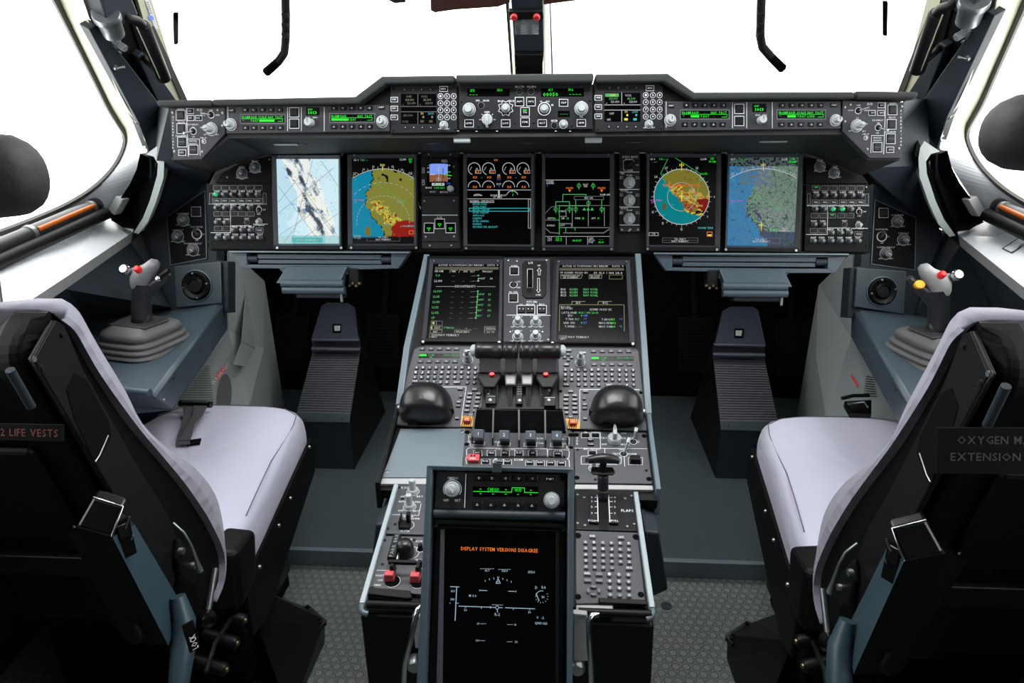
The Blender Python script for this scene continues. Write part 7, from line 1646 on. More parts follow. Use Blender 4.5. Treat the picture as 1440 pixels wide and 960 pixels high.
# ================================================================== side consoles, sidesticks
def console(mr):
    s = LR[mr][0]
    A = [at(312, 421, y=1.835), at(212, 552, z=.66), Vector((-.70, 1.12, .655))]           # inboard top edge
    B = [at(247, 433, y=1.82), at(130, 450, z=.66), Vector((-1.16, 1.12, .655))]
    t = thing('side_console', 'slate side console carrying the %s sidestick' % s, 'console', mir((-.9, 1.4, .1)) if mr else (-.9, 1.4, .1))
    ed = [p+Vector((.006, 0, -.012)) for p in A]
    mb = MB(); mb.add([B[0], B[1], A[1], A[0]], [(0, 1, 2, 3)], BLUE); 
    mid_ = [at(319, 372, y=1.82), at(319, 461, y=1.83), at(247, 572, z=.57), Vector((-.69, 1.10, .56))]
    sk = [A[0], A[1]]
    C1 = [A[0]+Vector((.012, 0, -.006)), A[1]+Vector((.012, -.004, -.008))]
    lo_ = [at(320, 462, y=1.84), at(243, 574, z=.56)]
    mb.add([A[0], A[1], C1[1], C1[0]], [(0, 1, 2, 3)], BLUE, smooth=True); mb.add([C1[0], C1[1], lo_[1], lo_[0]], [(0, 1, 2, 3)], BLUE)
    nearA = A[1]; nb_ = Vector((-1.2, nearA.y+.01, .658))
    mb.add([A[1], B[1], nb_, nb_+Vector((0, -.015, -.09)), lo_[1]], [(0, 1, 2, 3, 4)], BLUE)
    mb.build('console_top', t, mirror=mr, solid=-.006)
    p, q_ = at(100, 540, z=.664), at(211, 552, z=.662); MB().tube([p, q_], .008, BLUE, n=10).build('end_lip', t, mirror=mr)
    for x, y in ((306, 462), (243, 533), (230, 561)):
        pt_ = lo_[0].lerp(lo_[1], .35 if x > 300 else .8)+Vector((.004, 0, .03)); 
    # kick panel
    K0 = [at(322, 350, y=1.95), at(321, 464, y=1.88), at(236, 585, y=1.72), at(205, 628, y=1.71)]
    K1 = [at(372, 395, y=2.25), at(371, 490, y=2.08), at(350, 572, y=1.80), at(345, 600, y=1.76)]
    K2 = [Vector((K1[0].x-.01, 2.3, .05)), Vector((K1[1].x-.01, 2.08, .05)), Vector((K1[2].x-.01, 1.80, .05)), Vector((K1[3].x-.01, 1.76, .05))]
    k = thing('kick_panel', 'pale grey kick panel with louvres and a red torch label, %s of the footwell' % s, 'kick panel', mir((-.8, 1.7, .05)) if mr else (-.8, 1.7, .05))
    mb = ribbon(K0, K1, LGREY); ribbon(K1, K2, LGREY, mb); mb.build('lining', k, mirror=mr, solid=-.006)
    KP = plane3(K0[1], K0[2], K1[2]); KP2 = plane3(K0[0], K1[0], K1[1])
    mb = MB(); zz = lambda X, Y: (130+X/4, 340+Y/4)
    if not mr:
        for i in range(17):
            f_ = i/16; y_ = 700+f_*215; xl = 632-f_*150; xr = 655+f_*30
            mb.seg(KP, KP.loc(*zz(xl, y_)), KP.loc(*zz(xr, y_)), .0022, .004, RUBBER)
        mb.build('louvre', k); 
        mb = MB().prism(KP, [KP.loc(*zz(*p)) for p in ((698, 745), (748, 690), (752, 722), (695, 790))], .003, .005, RED3)
        a, b = KP.loc(*zz(724, 738)); d1 = KP.loc(*zz(750, 700)); d0 = KP.loc(*zz(697, 765)); an = math.atan2(d1[1]-d0[1], d1[0]-d0[0])
        mb.text(KP.rot(a, b, an), 'FLASHLIGHT', 0, 0, .010, .0055, INK, span=.075); mb.build('red_label', k, label='small red label')
        a, b = KP.loc(*zz(742, 865)); mb = MB().lathe(KP, a, b, [(.034, .003), (.034, .0035)], RUBBER, n=24, sx=.6, sy=1.9); mb.build('torch_well', k)
        P1, P2_, P3 = [KP.loc(*zz(*p)) for p in ((680, 655), (745, 610), (752, 640))]
    else:
        w_ = lambda X, Y: (960+X/3, 400+Y/3); m_ = lambda x, y: None
        KR = Fr(mir(KP.o), (KP.u.x, -KP.u.y, -KP.u.z), (-KP.n.x, KP.n.y, KP.n.z))
        for i in range(9):
            x0_, y0_ = w_(775-i*1.5, 388+i*10); x1_, y1_ = w_(790+i*2, 392+i*10); mb.seg(KR, KR.loc(x0_, y0_), KR.loc(x1_+4, y1_), .0022, .005, VOID)
        mb.build('louvre', k); mb = MB().prism(KR, [KR.loc(*w_(*p)) for p in ((712, 378), (740, 420), (738, 438), (708, 388))], .004, .006, RED3); mb.build('red_label', k, label='small red label')
    # flat facets, the foot recess's shading put into their grey
    FP = KP2 if not mr else None
    if not mr:
        mb = MB().prism(KP2, [KP2.loc(*zz(*p)) for p in ((860, 270), (912, 600), (835, 560))], .001, .003, PALEG)
        mb.prism(KP2, [KP2.loc(*zz(*p)) for p in ((835, 565), (912, 605), (850, 700), (790, 690))], .001, .003, PALEG); mb.build('foot_recess', k)
    # sidestick
    base = at(204, 488, z=.665); u_ = Vector((.97, -.24, 0)); f = Fr(base+Vector((0, 0, .0)), u_, (0, 0, 1))
    st = thing('sidestick', ('dark sidestick with a red button and grey head on rubber bellows, left console' if not mr else 'dark sidestick with a pale head and yellow side button, right console'), 'sidestick', mir(base) if mr else base)
    rg = []; H = [(0, 1.13), (.003, 1.13), (.004, 1.10), (.010, 1.06), (.011, 1.09), (.017, 1.09), (.018, 1.05), (.023, .98), (.024, 1.02), (.031, 1.02), (.032, .98), (.037, .90), (.039, .94), (.050, .94), (.056, .88), (.066, .62)]
    for h_, k_ in H:
        r = []; N = 32
        for i in range(N):
            a_ = 2*math.pi*i/N; ca, sa = math.cos(a_), math.sin(a_); e = .5
            r.append(f.pt(.080*k_*math.copysign(abs(ca)**e, ca), .082*k_*math.copysign(abs(sa)**e, sa), h_))
        rg.append(r)
    MB().loft(rg, RUBBER).build('bellows', st, mirror=mr)
    MB().prism(f, [(-.055, -.042), (.055, -.042), (.06, .03), (.045, .045), (-.045, .045), (-.06, .03)], .064, .069, GREYPL).build('base_plate', st, mirror=mr, bevel=.002)
    ref = base+Vector((0, .012, .067)); g = lambda x, y, dy=0: at(x, y, y=base.y+.005+dy)
    pts = [g(203, 466), g(201, 455), g(199, 440), g(199, 420), g(201, 405), g(202, 396)]
    MB().tube([base+Vector((0, .0, .064))]+pts[1:], [.036, .027, .023, .022, .025, .029], GREYPL2, n=20).build('shaft', st, mirror=mr)
    # head: lofted between sections
    hs = [(g(201, 404), .023, .024), (g(201, 394), .029, .030), (g(203, 384), .033, .032), (g(207, 375), .030, .028), (g(209, 369.5), .021, .02), (g(209, 367), .008, .008)]
    rg = []
    for c_, a_, b_ in hs: rg.append([c_+Vector((a_*math.cos(2*math.pi*i/20), b_*math.sin(2*math.pi*i/20), .006*math.cos(2*math.pi*i/20))) for i in range(20)])
    MB().loft(rg, GREYPL3 if not mr else HEADR).build('head', st, mirror=mr)
    MB().tube([g(203, 393), g(192, 384), g(182, 382)], [.022, .014, .010], GREYPL3, n=14).build('thumb_arm', st, mirror=mr)
    f2 = Fr(g(176, 379, -.016), (1, 0, 0), (-.1, -.8, .5)); MB().lathe(f2, 0, 0, [(.011, -.01), (.013, -.002), (.013, .004), (.009, .009)], CHROME, n=20).build('trim_hat', st, mirror=mr)
    f3 = Fr(g(193, 378, -.032), (1, 0, 0), (0, -.8, .6)); MB().lathe(f3, 0, 0, [(.0085, -.008), (.008, .003), (.005, .007)], RED2, n=18).build('red_button', st, mirror=mr, label='red button')
    MB().tube([g(203, 412), g(214, 402), g(228, 392), g(236, 383)], [.021, .016, .012, .008], GREYPL2, n=14).build('hand_rest', st, mirror=mr)
    if not mr: MB().tube([g(226, 388, -.014), g(238, 380, -.012)], [.006, .006], BLACK, n=10).build('thumb_slot', st)
    f4 = Fr(g(222, 392, -.02), (1, 0, 0), (0, -.8, .6)); MB().lathe(f4, 0, 0, [(.006, -.004), (.006, .004), (.003, .006)], CHROME if not mr else YELL, n=16, sx=1 if not mr else 1.8, sy=1 if not mr else 1.6).build('side_button', st, mirror=mr)
    # perforations in the wall and screws
    HD = [c for c in st.children if c.name.startswith('head')][0]
    for c in list(st.children):
        if c.name.split('.')[0] in ('trim_hat', 'red_button', 'thumb_arm'): c.parent = HD
    fas = thing('console_fastener', 'round fastener on the inboard skirt of the %s console' % s, 'fastener', mir(lo_[1]) if mr else lo_[1])
    sf = plane3(C1[0], C1[1], lo_[1])
    for x, y in ((243, 530), (230, 562), (306, 462)):
        a, b = sf.loc(x, y); MB().lathe(sf, a, b, [(.007, .0), (.006, .003)] if x == 243 else [(.0035, 0), (.003, .003)], BLUED if x == 243 else STEEL, n=14).build('screw', fas, mirror=mr)


both(console)

# window roller blinds, latches
def sill_items(mr):
    s = LR[mr][0]
    a = at(-60, 372, x=-1.13); b = at(136, 288, x=-1.13); d = b-a; r = .017
    t = thing('roller_blind', 'rolled dark blind with an orange band lying along the %s window sill' % s, 'roller blind', mir(a) if mr else a)
    MB().tube([a-d*.6, a+d*.32, a+d*.97], r, GREYPL2, n=20).build('roll', t, mirror=mr)
    MB().tube([a+d*.965, a+d*1.0, a+d*1.02], [r*1.12, r*1.12, r*.7], BLACK, n=20).build('end_cap', t, mirror=mr)
    off = Vector((.013, 0, .006)); MB().tube([a+d*.48+off, a+d*.93+off], .0062, ORANGE, n=10).build('orange_band', t, mirror=mr, label='orange band')
    MB().tube([a+d*.44, a+d*.465], r*1.15, STEEL, n=20).build('collar', t, mirror=mr); MB().tube([a+d*.925, a+d*.945], r*1.1, STEEL, n=20).build('collar', t, mirror=mr)
    MB().tube([a-d*.6+Vector((.02, 0, -.022)), a+d*1.0+Vector((.02, 0, -.022))], .016, BLACK, n=14).build('recess_shade', t, mirror=mr)  # black rod put in for the dark recess under the blind
    SP = plane3(at(187, 326, z=.895), at(0, 450, z=.87), at(75, 332, x=-1.165))
    t = thing('sill_latch', 'flush latch outlined in black on the white %s sill' % s, 'latch', mir(SP.hit(107, 340)) if mr else SP.hit(107, 340))
    mb = MB(); q = [(90, 333), (103, 328), (125, 345), (112, 351)]
    for p1, p2 in zip(q, q[1:]+q[:1]): mb.seg(SP, SP.loc(*p1), SP.loc(*p2), .003, .0035, BLACK)
    MB().prism(SP, [SP.loc(*p) for p in q], .0, .003, WHITE).build('flap', t, mirror=mr, bevel=.001); mb.build('gap', t, mirror=mr)
    mb = MB()
    for p1, p2 in (((88, 335), (97, 341)), ((97, 341), (103, 340)), ((103, 340), (106, 346)), ((106, 346), (113, 350))): mb.seg(SP, SP.loc(*p1), SP.loc(*p2), .0025, .004, STEEL)
    mb.build('spring', t, mirror=mr)
    t = thing('sill_plate', 'dark fitting in a chromed plate at the near end of the %s sill' % s, 'fitting', mir(SP.hit(20, 352)) if mr else SP.hit(20, 352))
    MB().prism(SP, [SP.loc(*p) for p in ((-8, 348), (28, 336), (44, 354), (12, 366))], .0, .008, STEEL).build('plate', t, mirror=mr, bevel=.002)
    MB().prism(SP, [SP.loc(*p) for p in ((6, 344), (20, 339), (30, 351), (20, 356))], .008, .013, BLACK).build('catch', t, mirror=mr, bevel=.001)
both(sill_items)

# footrests
def footrest(mr):
    s = LR[mr][0]; sm = (lambda p: mir(p)) if mr else (lambda p: p)
    a0, a1 = at(420, 593, y=2.0), at(492, 594, y=2.0); b0, b1 = at(417.6, 580, y=2.0), at(493, 582, y=2.0)
    c0, c1 = at(440, 494, y=2.17), at(507, 494, y=2.17); d0, d1 = at(439, 478, y=2.17), at(505, 478, y=2.17); e0, e1 = at(452, 430, y=2.36), at(499, 432, y=2.36); e0b, e1b = at(460, 425, y=2.40), at(490, 426, y=2.40)
    t = thing('footrest', 'ribbed footrest ramp with a smooth hood in the %s footwell' % s, 'footrest', sm(Vector((-.62, 2.05, .05))))
    g0, g1 = Vector((a0.x+.012, 2.0, .05)), Vector((a1.x, 2.0, .05))
    mb = MB(); mb.add([g0, g1, a1, a0], [(0, 1, 2, 3)], BLUED); mb.add([g1, Vector((g1.x, 2.45, .05)), e1, c1, b1, a1], [(0, 1, 2, 3, 4, 5)], BLACK); mb.add([g0, Vector((g0.x, 2.45, .05)), e0, c0, b0, a0], [(5, 4, 3, 2, 1, 0)], BLACK); mb.build('box', t, mirror=mr)
    mb = MB(); N = 26
    for i in range(N):
        f0, f1 = i/N, (i+.6)/N; p0, p1 = b0.lerp(c0, f0), b1.lerp(c1, f0); q0, q1 = b0.lerp(c0, f1), b1.lerp(c1, f1); n_ = Vector((0, -.78, .62))*.003
        mb.hexa([p0, p1, q1, q0], [p0+n_, p1+n_, q1+n_, q0+n_], RIDGE)
    mb.add([b0, b1, c1, c0], [(0, 1, 2, 3)], RIDGE); mb.build('ribbed_ramp', t, mirror=mr)
    n_ = Vector((0, -.6, .4))*.006; mb = MB().hexa([a0, a1, b1, b0], [a0+n_, a1+n_, b1+n_, b0+n_], PLATE); mb.build('metal_strip', t, mirror=mr, bevel=.001)
    for x in (427, 479): 
        p = at(x, 587.5, y=1.995); MB().lathe(Fr(p, (1, 0, 0), (0, -.9, .3)), 0, 0, [(.006, 0), (.005, .006)], STEEL, n=12).build('screw', t, mirror=mr)
    up_ = Vector((0, -.02, .02)); mb = MB(); mb.add([c0, c1, d1+up_*.3, d0+up_*.3], [(0, 1, 2, 3)], HOODG); mb.add([d0+up_*.3, d1+up_*.3, e1, e1b, e0b, e0], [(0, 1, 2, 3, 4, 5)], HOODG); mb.build('hood', t, mirror=mr, solid=-.01)
    MB().tube([at(439, 491, y=2.15), at(507, 492, y=2.15)], .009, HOODG, n=12).build('lip', t, mirror=mr); MB().tube([at(439, 478, y=2.155), at(506, 478.5, y=2.155)], .007, HOODG, n=12).build('lip', t, mirror=mr)
    hp = plane3(d0, d1, e0); q = [hp.loc(*p) for p in ((468.5, 459), (481, 459), (480, 470), (468.5, 470))]
    MB().prism(hp, q, .004, .012, VOID).build('window_recess', t, mirror=mr); MB().prism(hp, [hp.loc(*p) for p in ((471, 462), (479.5, 462), (479, 469), (471.5, 469))], .012, .013, KNOB).build('counter', t, mirror=mr)
    # dark pedals either side
    for x0_, x1_, side_ in ((385, 432, 'left'), (512, 560, 'right')):
        p = thing('rudder_pedal', 'black ribbed rudder pedal, %s one in the %s footwell' % (side_ if not mr else {'left': 'right', 'right': 'left'}[side_], s), 'pedal', sm(at(x0_, 500, y=2.5)))
        f = Fr(at((x0_+x1_)/2, 480, y=2.5), (1, 0, 0), (0, -.9, .4)); w_ = (at(x1_, 480, y=2.5)-at(x0_, 480, y=2.5)).length/2
        MB().box(f, -w_, -.11, w_, .11, -.02, 0, MATTE).build('pad', p, mirror=mr, bevel=.004)
        mb = MB()
        for i in range(14): mb.box(f, -w_*.92, -.1+i*.0145, w_*.92, -.1+i*.0145+.006, 0, .003, MATTE)
        mb.build('tread', p, mirror=mr); MB().tube([f.pt(0, .1, -.02), f.pt(0, .3, -.05)], .015, MATTE, n=8).build('arm', p, mirror=mr)

both(footrest)
p = at(937, 852, z=0); mb = MB().lathe(Fr(p, (1, 0, 0), (0, 0, 1)), 0, 0, [(.014, 0), (.014, .002), (.012, .003), (.006, .002)], BLUED, n=24); tag(mb.build('floor_fastener'), 'small round fastener in the studded floor right of the pedestal', 'fastener')
p = at(395, 745, z=.05)

# ================================================================== seats
XI = -.485                                   # inboard face of the left seat back
def fine(L):
    out = []
    for i in range(len(L)-1):
        p0, p1, p2, p3 = L[max(i-1, 0)], L[i], L[i+1], L[min(i+2, len(L)-1)]
        for k in range(3):
            t = k/3; out.append(tuple(.5*(2*p1[j]+(p2[j]-p0[j])*t+(2*p0[j]-5*p1[j]+4*p2[j]-p3[j])*t*t+(3*p1[j]-p0[j]-3*p2[j]+p3[j])*t**3) for j in (0, 1)))
    return out+[L[-1]]
FRONT = fine([(.742, 1.026), (.752, 1.012), (.762, .985), (.776, .95), (.802, .885), (.82, .825), (.866, .762), (.925, .70), (.965, .64), (.979, .586), (.968, .516), (.936, .465), (.896, .45)])
INNER = fine([(.700, 1.024), (.717, 1.004), (.728, .975), (.742, .935), (.768, .875), (.792, .826), (.826, .768), (.865, .70), (.895, .64), (.918, .586), (.938, .516), (.925, .47), (.89, .455)])
BACK = fine([(.688, 1.018), (.662, .996), (.655, .97), (.664, .935), (.683, .875), (.699, .826), (.714, .768), (.735, .70), (.757, .64), (.775, .586), (.795, .516), (.815, .47), (.83, .455)])
def seat(mr):
    s = LR[mr][0]; bd = lambda mb, n, par, **k: mb.build(n, par, mirror=mr, **k)
    loc_ = Vector((-.76, 1.2, 0)); t = thing('pilot_seat', 'black crew seat with lavender grey cover, %s one%s' % (s, ' with belt on its cushion' if not mr else ' marked OXYGEN MASK'), 'seat', mir(loc_) if mr else loc_)
    # back cover: lofted from the inboard edge outwards
    xs = [XI+.004, XI-.004, XI-.02, XI-.05, XI-.10, -.74, -.90, -.95, -.985, -1.0]
    def sect(x, fr, ins, top):
        A = []
        for (fy, fz), (iy, iz) in zip(FRONT, INNER):
            k = fr; y = iy+(fy-iy)*k; z_ = iz+(fz-iz)*k; A.append(Vector((x, y, z_)))
        B = [Vector((x, iy+.003, iz+.001)) for iy, iz in INNER]
        P = A + B[::-1]
        for p in P:
            if p.z > top: p.z = top+(p.z-top)*.1
            p.z -= ins*min(1, max(0, (p.z-.85)/.12))
        return P
    fr = [.35, .8, 1.0, 1.0, .72, .6, .72, 1.0, .8, .35]; tp = [1.05, 1.05, 1.05, 1.05, 1.05, .97, 1.05, 1.05, 1.05, 1.05]; xs2 = []
    ins = [.012, .003, 0, 0, .002, 0, .002, 0, .003, .012]
    rings = [sect(x, f_, i_, t_) for x, f_, i_, t_ in zip(xs, fr, ins, tp)]
    bd(MB().loft(rings, CLOTHSHADE), 'back_cover', t)
    mb = MB()
    def shell(x, k, ins):
        A = [Vector((x, iy, iz-ins*min(1, max(0, (iz-.85)/.12)))) for iy, iz in INNER]; B = [Vector((x, iy+(by-iy)*k, iz+(bz-iz)*k-ins*min(1, max(0, (iz-.85)/.12)))) for (iy, iz), (by, bz) in zip(INNER, BACK)]
        return A + B[::-1]
    xs = [XI-.006, XI-.02, XI-.03, XI-.045, XI-.12, XI-.15, -.85, -.88, -.96, -.985, -.998]
    kk = [.55, .95, 1.0, 1.0, 1.0, .8, .8, 1.0, 1.0, 1.0, .55]
    rings = [shell(x, k, 0 if not (-.90 < x < -.60) else .05) for x, k in zip(xs, kk)]
    bd(mb.loft(rings, SHELL, smooth=False), 'back_shell', t, bevel=.003)
    # side plate, long and dark with cutouts
    SPn = Fr((XI-.002, 0, 0), (0, 1, 0), (1, 0, 0)); loc2 = lambda y, z_: (y, z_)
    sx_ = lambda L: [SPn.loc(*p) for p in L]
    bd(MB().prism(SPn, sx_([(73, 450), (86, 455), (113, 520), (148, 582), (190, 655), (230, 718), (250, 770), (240, 832), (180, 738), (127, 646), (43, 505)]), -.004, .004, SIDEPL), 'side_plate', t, bevel=.0015)
    bd(MB().prism(SPn, sx_([(88, 548), (99, 525), (116, 533), (147, 590), (152, 612), (134, 648), (126, 645), (100, 590)]), .004, .0048, VOID), 'side_cutout', t)
    hx = lambda L: [SPn.hit(*p, .005) for p in L]
    bd(MB().tube(hx([(134, 649), (140, 640), (152, 612)]), .0011, STEEL, n=6), 'cutout_edge', t)
    bd(MB().tube(hx([(73, 451), (43, 504), (56, 527), (90, 583)]), .0008, SEATMETAL, n=6), 'plate_edge', t)
    for x_, y_ in ((82, 470), (54, 517), (41, 505)):
        y_, z_ = SPn.loc(x_, y_); bd(MB().lathe(SPn, y_, z_, [(.004, .003), (.003, .0065)], SEATMETAL if x_ > 50 else STEEL, n=10), 'screw', t)
    # rear recess, signs
    RF = plane3(Vector((-.56, .655, .97)), Vector((-.8, .655, .97)), Vector((-.56, .735, .70)))
    if RF.n.y > 0: RF = Fr(RF.o, (1, 0, 0), -RF.n)
    def rb(x0, z0, x1, z1, w0, w1, m, n, b=.002):
        f = lambda z_: (z_-.97)/RF.v.z; return bd(MB().prism(RF, [(x0+.56, f(z0)), (x1+.56, f(z0)), (x1+.56, f(z1)), (x0+.56, f(z1))], w0, w1, m), n, t, bevel=b)
    rb(-.94, .62, -.545, .66, 0, .010, SIDEPL, 'rear_strap'); rb(-.93, .70, -.54, .86, 0, .012, SHELL, 'rear_pouch', .006)
    rb(-.93, .87, -.56, .93, 0, .008, SHELL, 'rear_panel', .006)
    bd(MB().tube([at(14, 520, y=.60), at(44, 572, y=.62)], .0045, BLUED, n=12), 'rear_strut', t)
    if not mr:
        f = Fr(at(40, 608, y=.60), (1, 0, 0), (.05, -.95, .3)); mb = MB(); w_ = .066; mb.box(f, -.062, -.0085, .036, .0085, -.004, 0, MATTE); mb.text(f, '2 LIFE VESTS', .001, 0, .0078, .0004, DARKRED, span=.062); mb.build('vest_sign', t, label='dim red life vest sign')
    else:
        f = Fr(at(1395, 634, y=.60), (1, 0, .02), (-.05, -.95, .3)); mb = MB(); mb.box(f, -.05, -.022, .07, .022, -.004, 0, MATTE); mb.text(f, 'OXYGEN MASK', .008, .0105, .0075, .0004, GREYINK, span=.080); mb.text(f, 'EXTENSION HOSE', .011, -.0055, .0075, .0004, GREYINK, span=.098); mb.build('hose_sign', t, label='dim grey oxygen mask sign')
    # cushion
    O = [(-1.0, 1.10), (-1.0, 1.30), (-1.0, 1.50), (-.99, 1.60), (-.95, 1.655), (-.88, 1.672), (-.80, 1.678), (-.70, 1.672), (-.63, 1.655), (-.585, 1.62), (-.568, 1.56), (-.555, 1.48), (-.543, 1.36), (-.528, 1.24), (-.515, 1.12), (-.505, 1.02), (-.53, .98), (-.70, .97), (-.96, .97), (-1.0, 1.0)]
    cx, cy = -.76, 1.32; rings = []
    for z_, ins_ in ((.345, .012), (.365, .002), (.40, 0), (.425, .003), (.442, .012), (.452, .026), (.457, .05), (.458, .12), (.455, .19)):
        r = []
        for x, y in O:
            dx, dy = cx-x, cy-y; l = math.hypot(dx, dy); zz = z_ + (.004*math.sin(x*31+y*17) if z_ > .44 else 0) + max(0, (1.12-y))*.0
            r.append(Vector((x+dx/l*ins_, y+dy/l*ins_, zz)))
        rings.append(r)
    bd(MB().loft(rings, CLOTH), 'seat_cushion', t, sub=1)
    seam = [Vector((x+(cx-x)/math.hypot(cx-x, cy-y)*.030, y+(cy-y)/math.hypot(cx-x, cy-y)*.030, .4535)) for x, y in O[3:15]]
    bd(MB().tube(seam, .0012, STITCH, n=6), 'seam', t)
    # pan and side plate under the cushion
    pn = [(x-.0*0, y) for x, y in O]
    bd(MB().prism(WORLD, [(x+(cx-x)*.03, y+(cy-y)*.03) for x, y in O], .30, .355, SHELL), 'seat_pan', t, bevel=.01, seg=3)
    sd = Fr((-.503, 1.0, .36), (-.105, 1, 0), (1, .105, 0))
    bd(MB().prism(sd, [(.02, -.10), (.10, -.13), (.30, -.10), (.57, -.06), (.60, 0), (.58, .035), (.02, .02)], -.004, .006, SHELL), 'side_skirt', t, bevel=.003)
    for a_, b_ in ((.10, .0), (.24, .0), (.54, .03), (.34, .005)): bd(MB().lathe(sd, a_, b_, [(.005, .006), (.004, .010)], STEEL, n=10), 'screw', t)
    hp = [at(443-20, 612, x=-.575), at(408, 665, x=-.567), at(404, 678, x=-.562)]
    bd(MB().tube(hp, .004, BLACK, n=8), 'adjust_handle', t)
    # black leather corner where back and cushion meet
    c0 = at(335, 760, y=1.03)
    bd(MB().hexa([c0+Vector((-.04, -.06, -.12)), c0+Vector((.012, -.05, -.12)), c0+Vector((.012, .03, -.10)), c0+Vector((-.04, .03, -.10))], [c0+Vector((-.05, -.05, .0)), c0+Vector((.012, -.035, .0)), c0+Vector((.016, .045, -.004)), c0+Vector((-.045, .045, .002))], BLACK), 'corner_pad', t, bevel=.012, seg=3)
    # stowed armrest
    A = thing('armrest', 'slate and black armrest folded up behind the %s seat' % s, 'armrest', mir(at(160, 800, y=.68)) if mr else at(160, 800, y=.68))
    rear = [at(187, 903, y=.70), at(237, 908, y=.70), at(158, 755, y=.645), at(107, 741, y=.645)]
    far = [rear[0]+Vector((-.0, .06, .01)), at(256, 850, y=.775), at(189, 737, y=.70), rear[3]+Vector((0, .055, .01))]
    bd(MB().add(rear+far, [(0, 1, 2, 3)], SHELL).add([rear[1], far[1], far[2], rear[2]], [(0, 1, 2, 3)], TEAL).add([rear[3], rear[2], far[2], far[3]], [(0, 1, 2, 3)], SHELL).add([rear[0], rear[1], far[1], far[0]], [(3, 2, 1, 0)], SHELL).add([rear[0], rear[3], far[3], far[0]], [(0, 1, 2, 3)], SHELL), 'arm_body', A)
    cap = [at(107, 741, y=.64), at(157, 754, y=.64), at(173, 712, y=.655), at(131, 699, y=.655)]
    bd(MB().hexa(cap, [p+Vector((-.002, .014, .003)) for p in cap], GLOSSB), 'end_block', A, bevel=.003)
    bd(MB().tube([cap[3], cap[2], cap[1]], .0014, CHROME, n=6), 'bright_edge', A)
    q = [(67, 705), (78, 680), (115, 662), (130, 668), (138, 690), (150, 780), (200, 900), (187, 912), (170, 900)]
    bp = Fr(at(120, 780, y=.71), (1, 0, 0), (0, -.95, .25)); bd(MB().prism(bp, [bp.loc(*p) for p in q], -.03, .0, SHELL), 'back_case', A, bevel=.010, seg=4)
    bd(MB().tube([bp.hit(105, 742, .004), bp.hit(94, 716, .004), bp.hit(97, 705, .004), bp.hit(117, 668, .004), bp.hit(127, 676, .004), bp.hit(137, 694, .004)], .0016, STEEL, n=6), 'bright_edge', A)
    sw = Fr(at(176, 752, y=.665), (.55, .83, 0), (.83, -.55, 0)); bd(MB().box(sw, -.012, -.030, .008, .022, -.002, .002, VOID).box(sw, -.008, -.002, .004, .018, .002, .005, GLOSSB), 'latch_switch', A, bevel=.001)
    bd(MB().tube([at(176, 742, y=.655), at(182, 726, y=.66)], .0015, CHROME, n=6), 'bright_edge', A); bd(MB().tube([at(178, 773, y=.665), at(187, 752, y=.67)], .0013, CHROME, n=6), 'bright_edge', A)
    jt = [at(250, 838, y=.745), at(259, 872, y=.735), at(257, 915, y=.71), at(250, 975, y=.68)]
    bd(MB().tube(jt, [.010, .015, .016, .013], TEAL, n=20), 'joint', A)
    if not mr:
        f = Fr(at(270, 895, y=.685), (.6, .8, 0), (.8, -.6, .2)); mb = MB(); mb.box(f, -.007, -.020, .007, .020, -.004, 0, VOID); mb.text(f.rot(0, 0, rad(90)), 'LOCK', -.008, .0, .008, .0005, INK, span=.02); mb.build('lock_label', A)
    # cable, knobs and frame parts beside the back
    m_ = thing('seat_frame', 'dark seat base with brackets, bolts and floor foot under the %s seat' % s, 'seat base', mir((-.72, 1.2, 0)) if mr else (-.72, 1.2, 0))
    bd(MB().tube([at(243, 735, y=.80), at(258, 748, y=.80), at(268, 765, y=.805), at(277, 790, y=.81), at(281, 803, y=.81)], [.0022, .0022, .0022, .003, .0055], STEEL, n=8), 'cable', t)
    bd(MB().prism(SPn, [(.805, .61), (.82, .635), (.845, .59), (.85, .555), (.83, .54), (.805, .57)], .004, .014, BLACK), 'hinge_bracket', t, bevel=.004, seg=2)
    for y_, z_ in ((.815, .615), (.836, .572)): bd(MB().lathe(SPn, y_, z_, [(.006, .012), (.005, .019)], STEEL, n=14), 'hinge_bolt', t)
    k0 = at(291, 869, y=.86); bd(MB().lathe(Fr(k0, (1, 0, 0), (.2, -.8, .5)), 0, 0, [(.001, -.015), (.011, -.011), (.0155, 0), (.011, .011), (.001, .0155)], GLOSSB, n=22), 'ball_knob', t)
    bd(MB().tube([k0, k0+Vector((-.0, .05, .06))], .005, STEEL, n=8), 'knob_stem', t)
    for i, (x, y) in enumerate(((345, 872), (334, 904), (319, 941))):
        p = at(x, y, y=.98-i*.03); bd(MB().tube([p+Vector((-.07, .02, .0)), p+Vector((-.004, 0, 0)), p], [.011, .012, .009], BLACK, n=12), 'control_arm', m_); bd(MB().lathe(Fr(p, (0, 1, 0), (1, -.1, .1)), 0, 0, [(.005, 0), (.004, .003)], BRASS, n=8), 'bolt', m_)
    bx = lambda x0, y0, x1, y1, z0, z1, m=SHELL, n='base_block', b=.006: bd(MB().box(WORLD, x0, y0, x1, y1, z0, z1, m), n, m_, bevel=b)
    bx(-.92, 1.02, -.60, 1.42, .05, .30, MATTE); bx(-.60, 1.06, -.545, 1.20, .10, .29, SHELL); bx(-.58, 1.24, -.555, 1.34, .16, .30, SEATMETAL)
    bx(-.96, .85, -.86, 1.5, 0, .05, SEATMETAL, 'floor_rail'); bx(-.60, .85, -.53, 1.30, 0, .05, SEATMETAL, 'floor_rail')
    f0 = at(458, 872, z=.05); f1 = at(423, 853, z=.055)
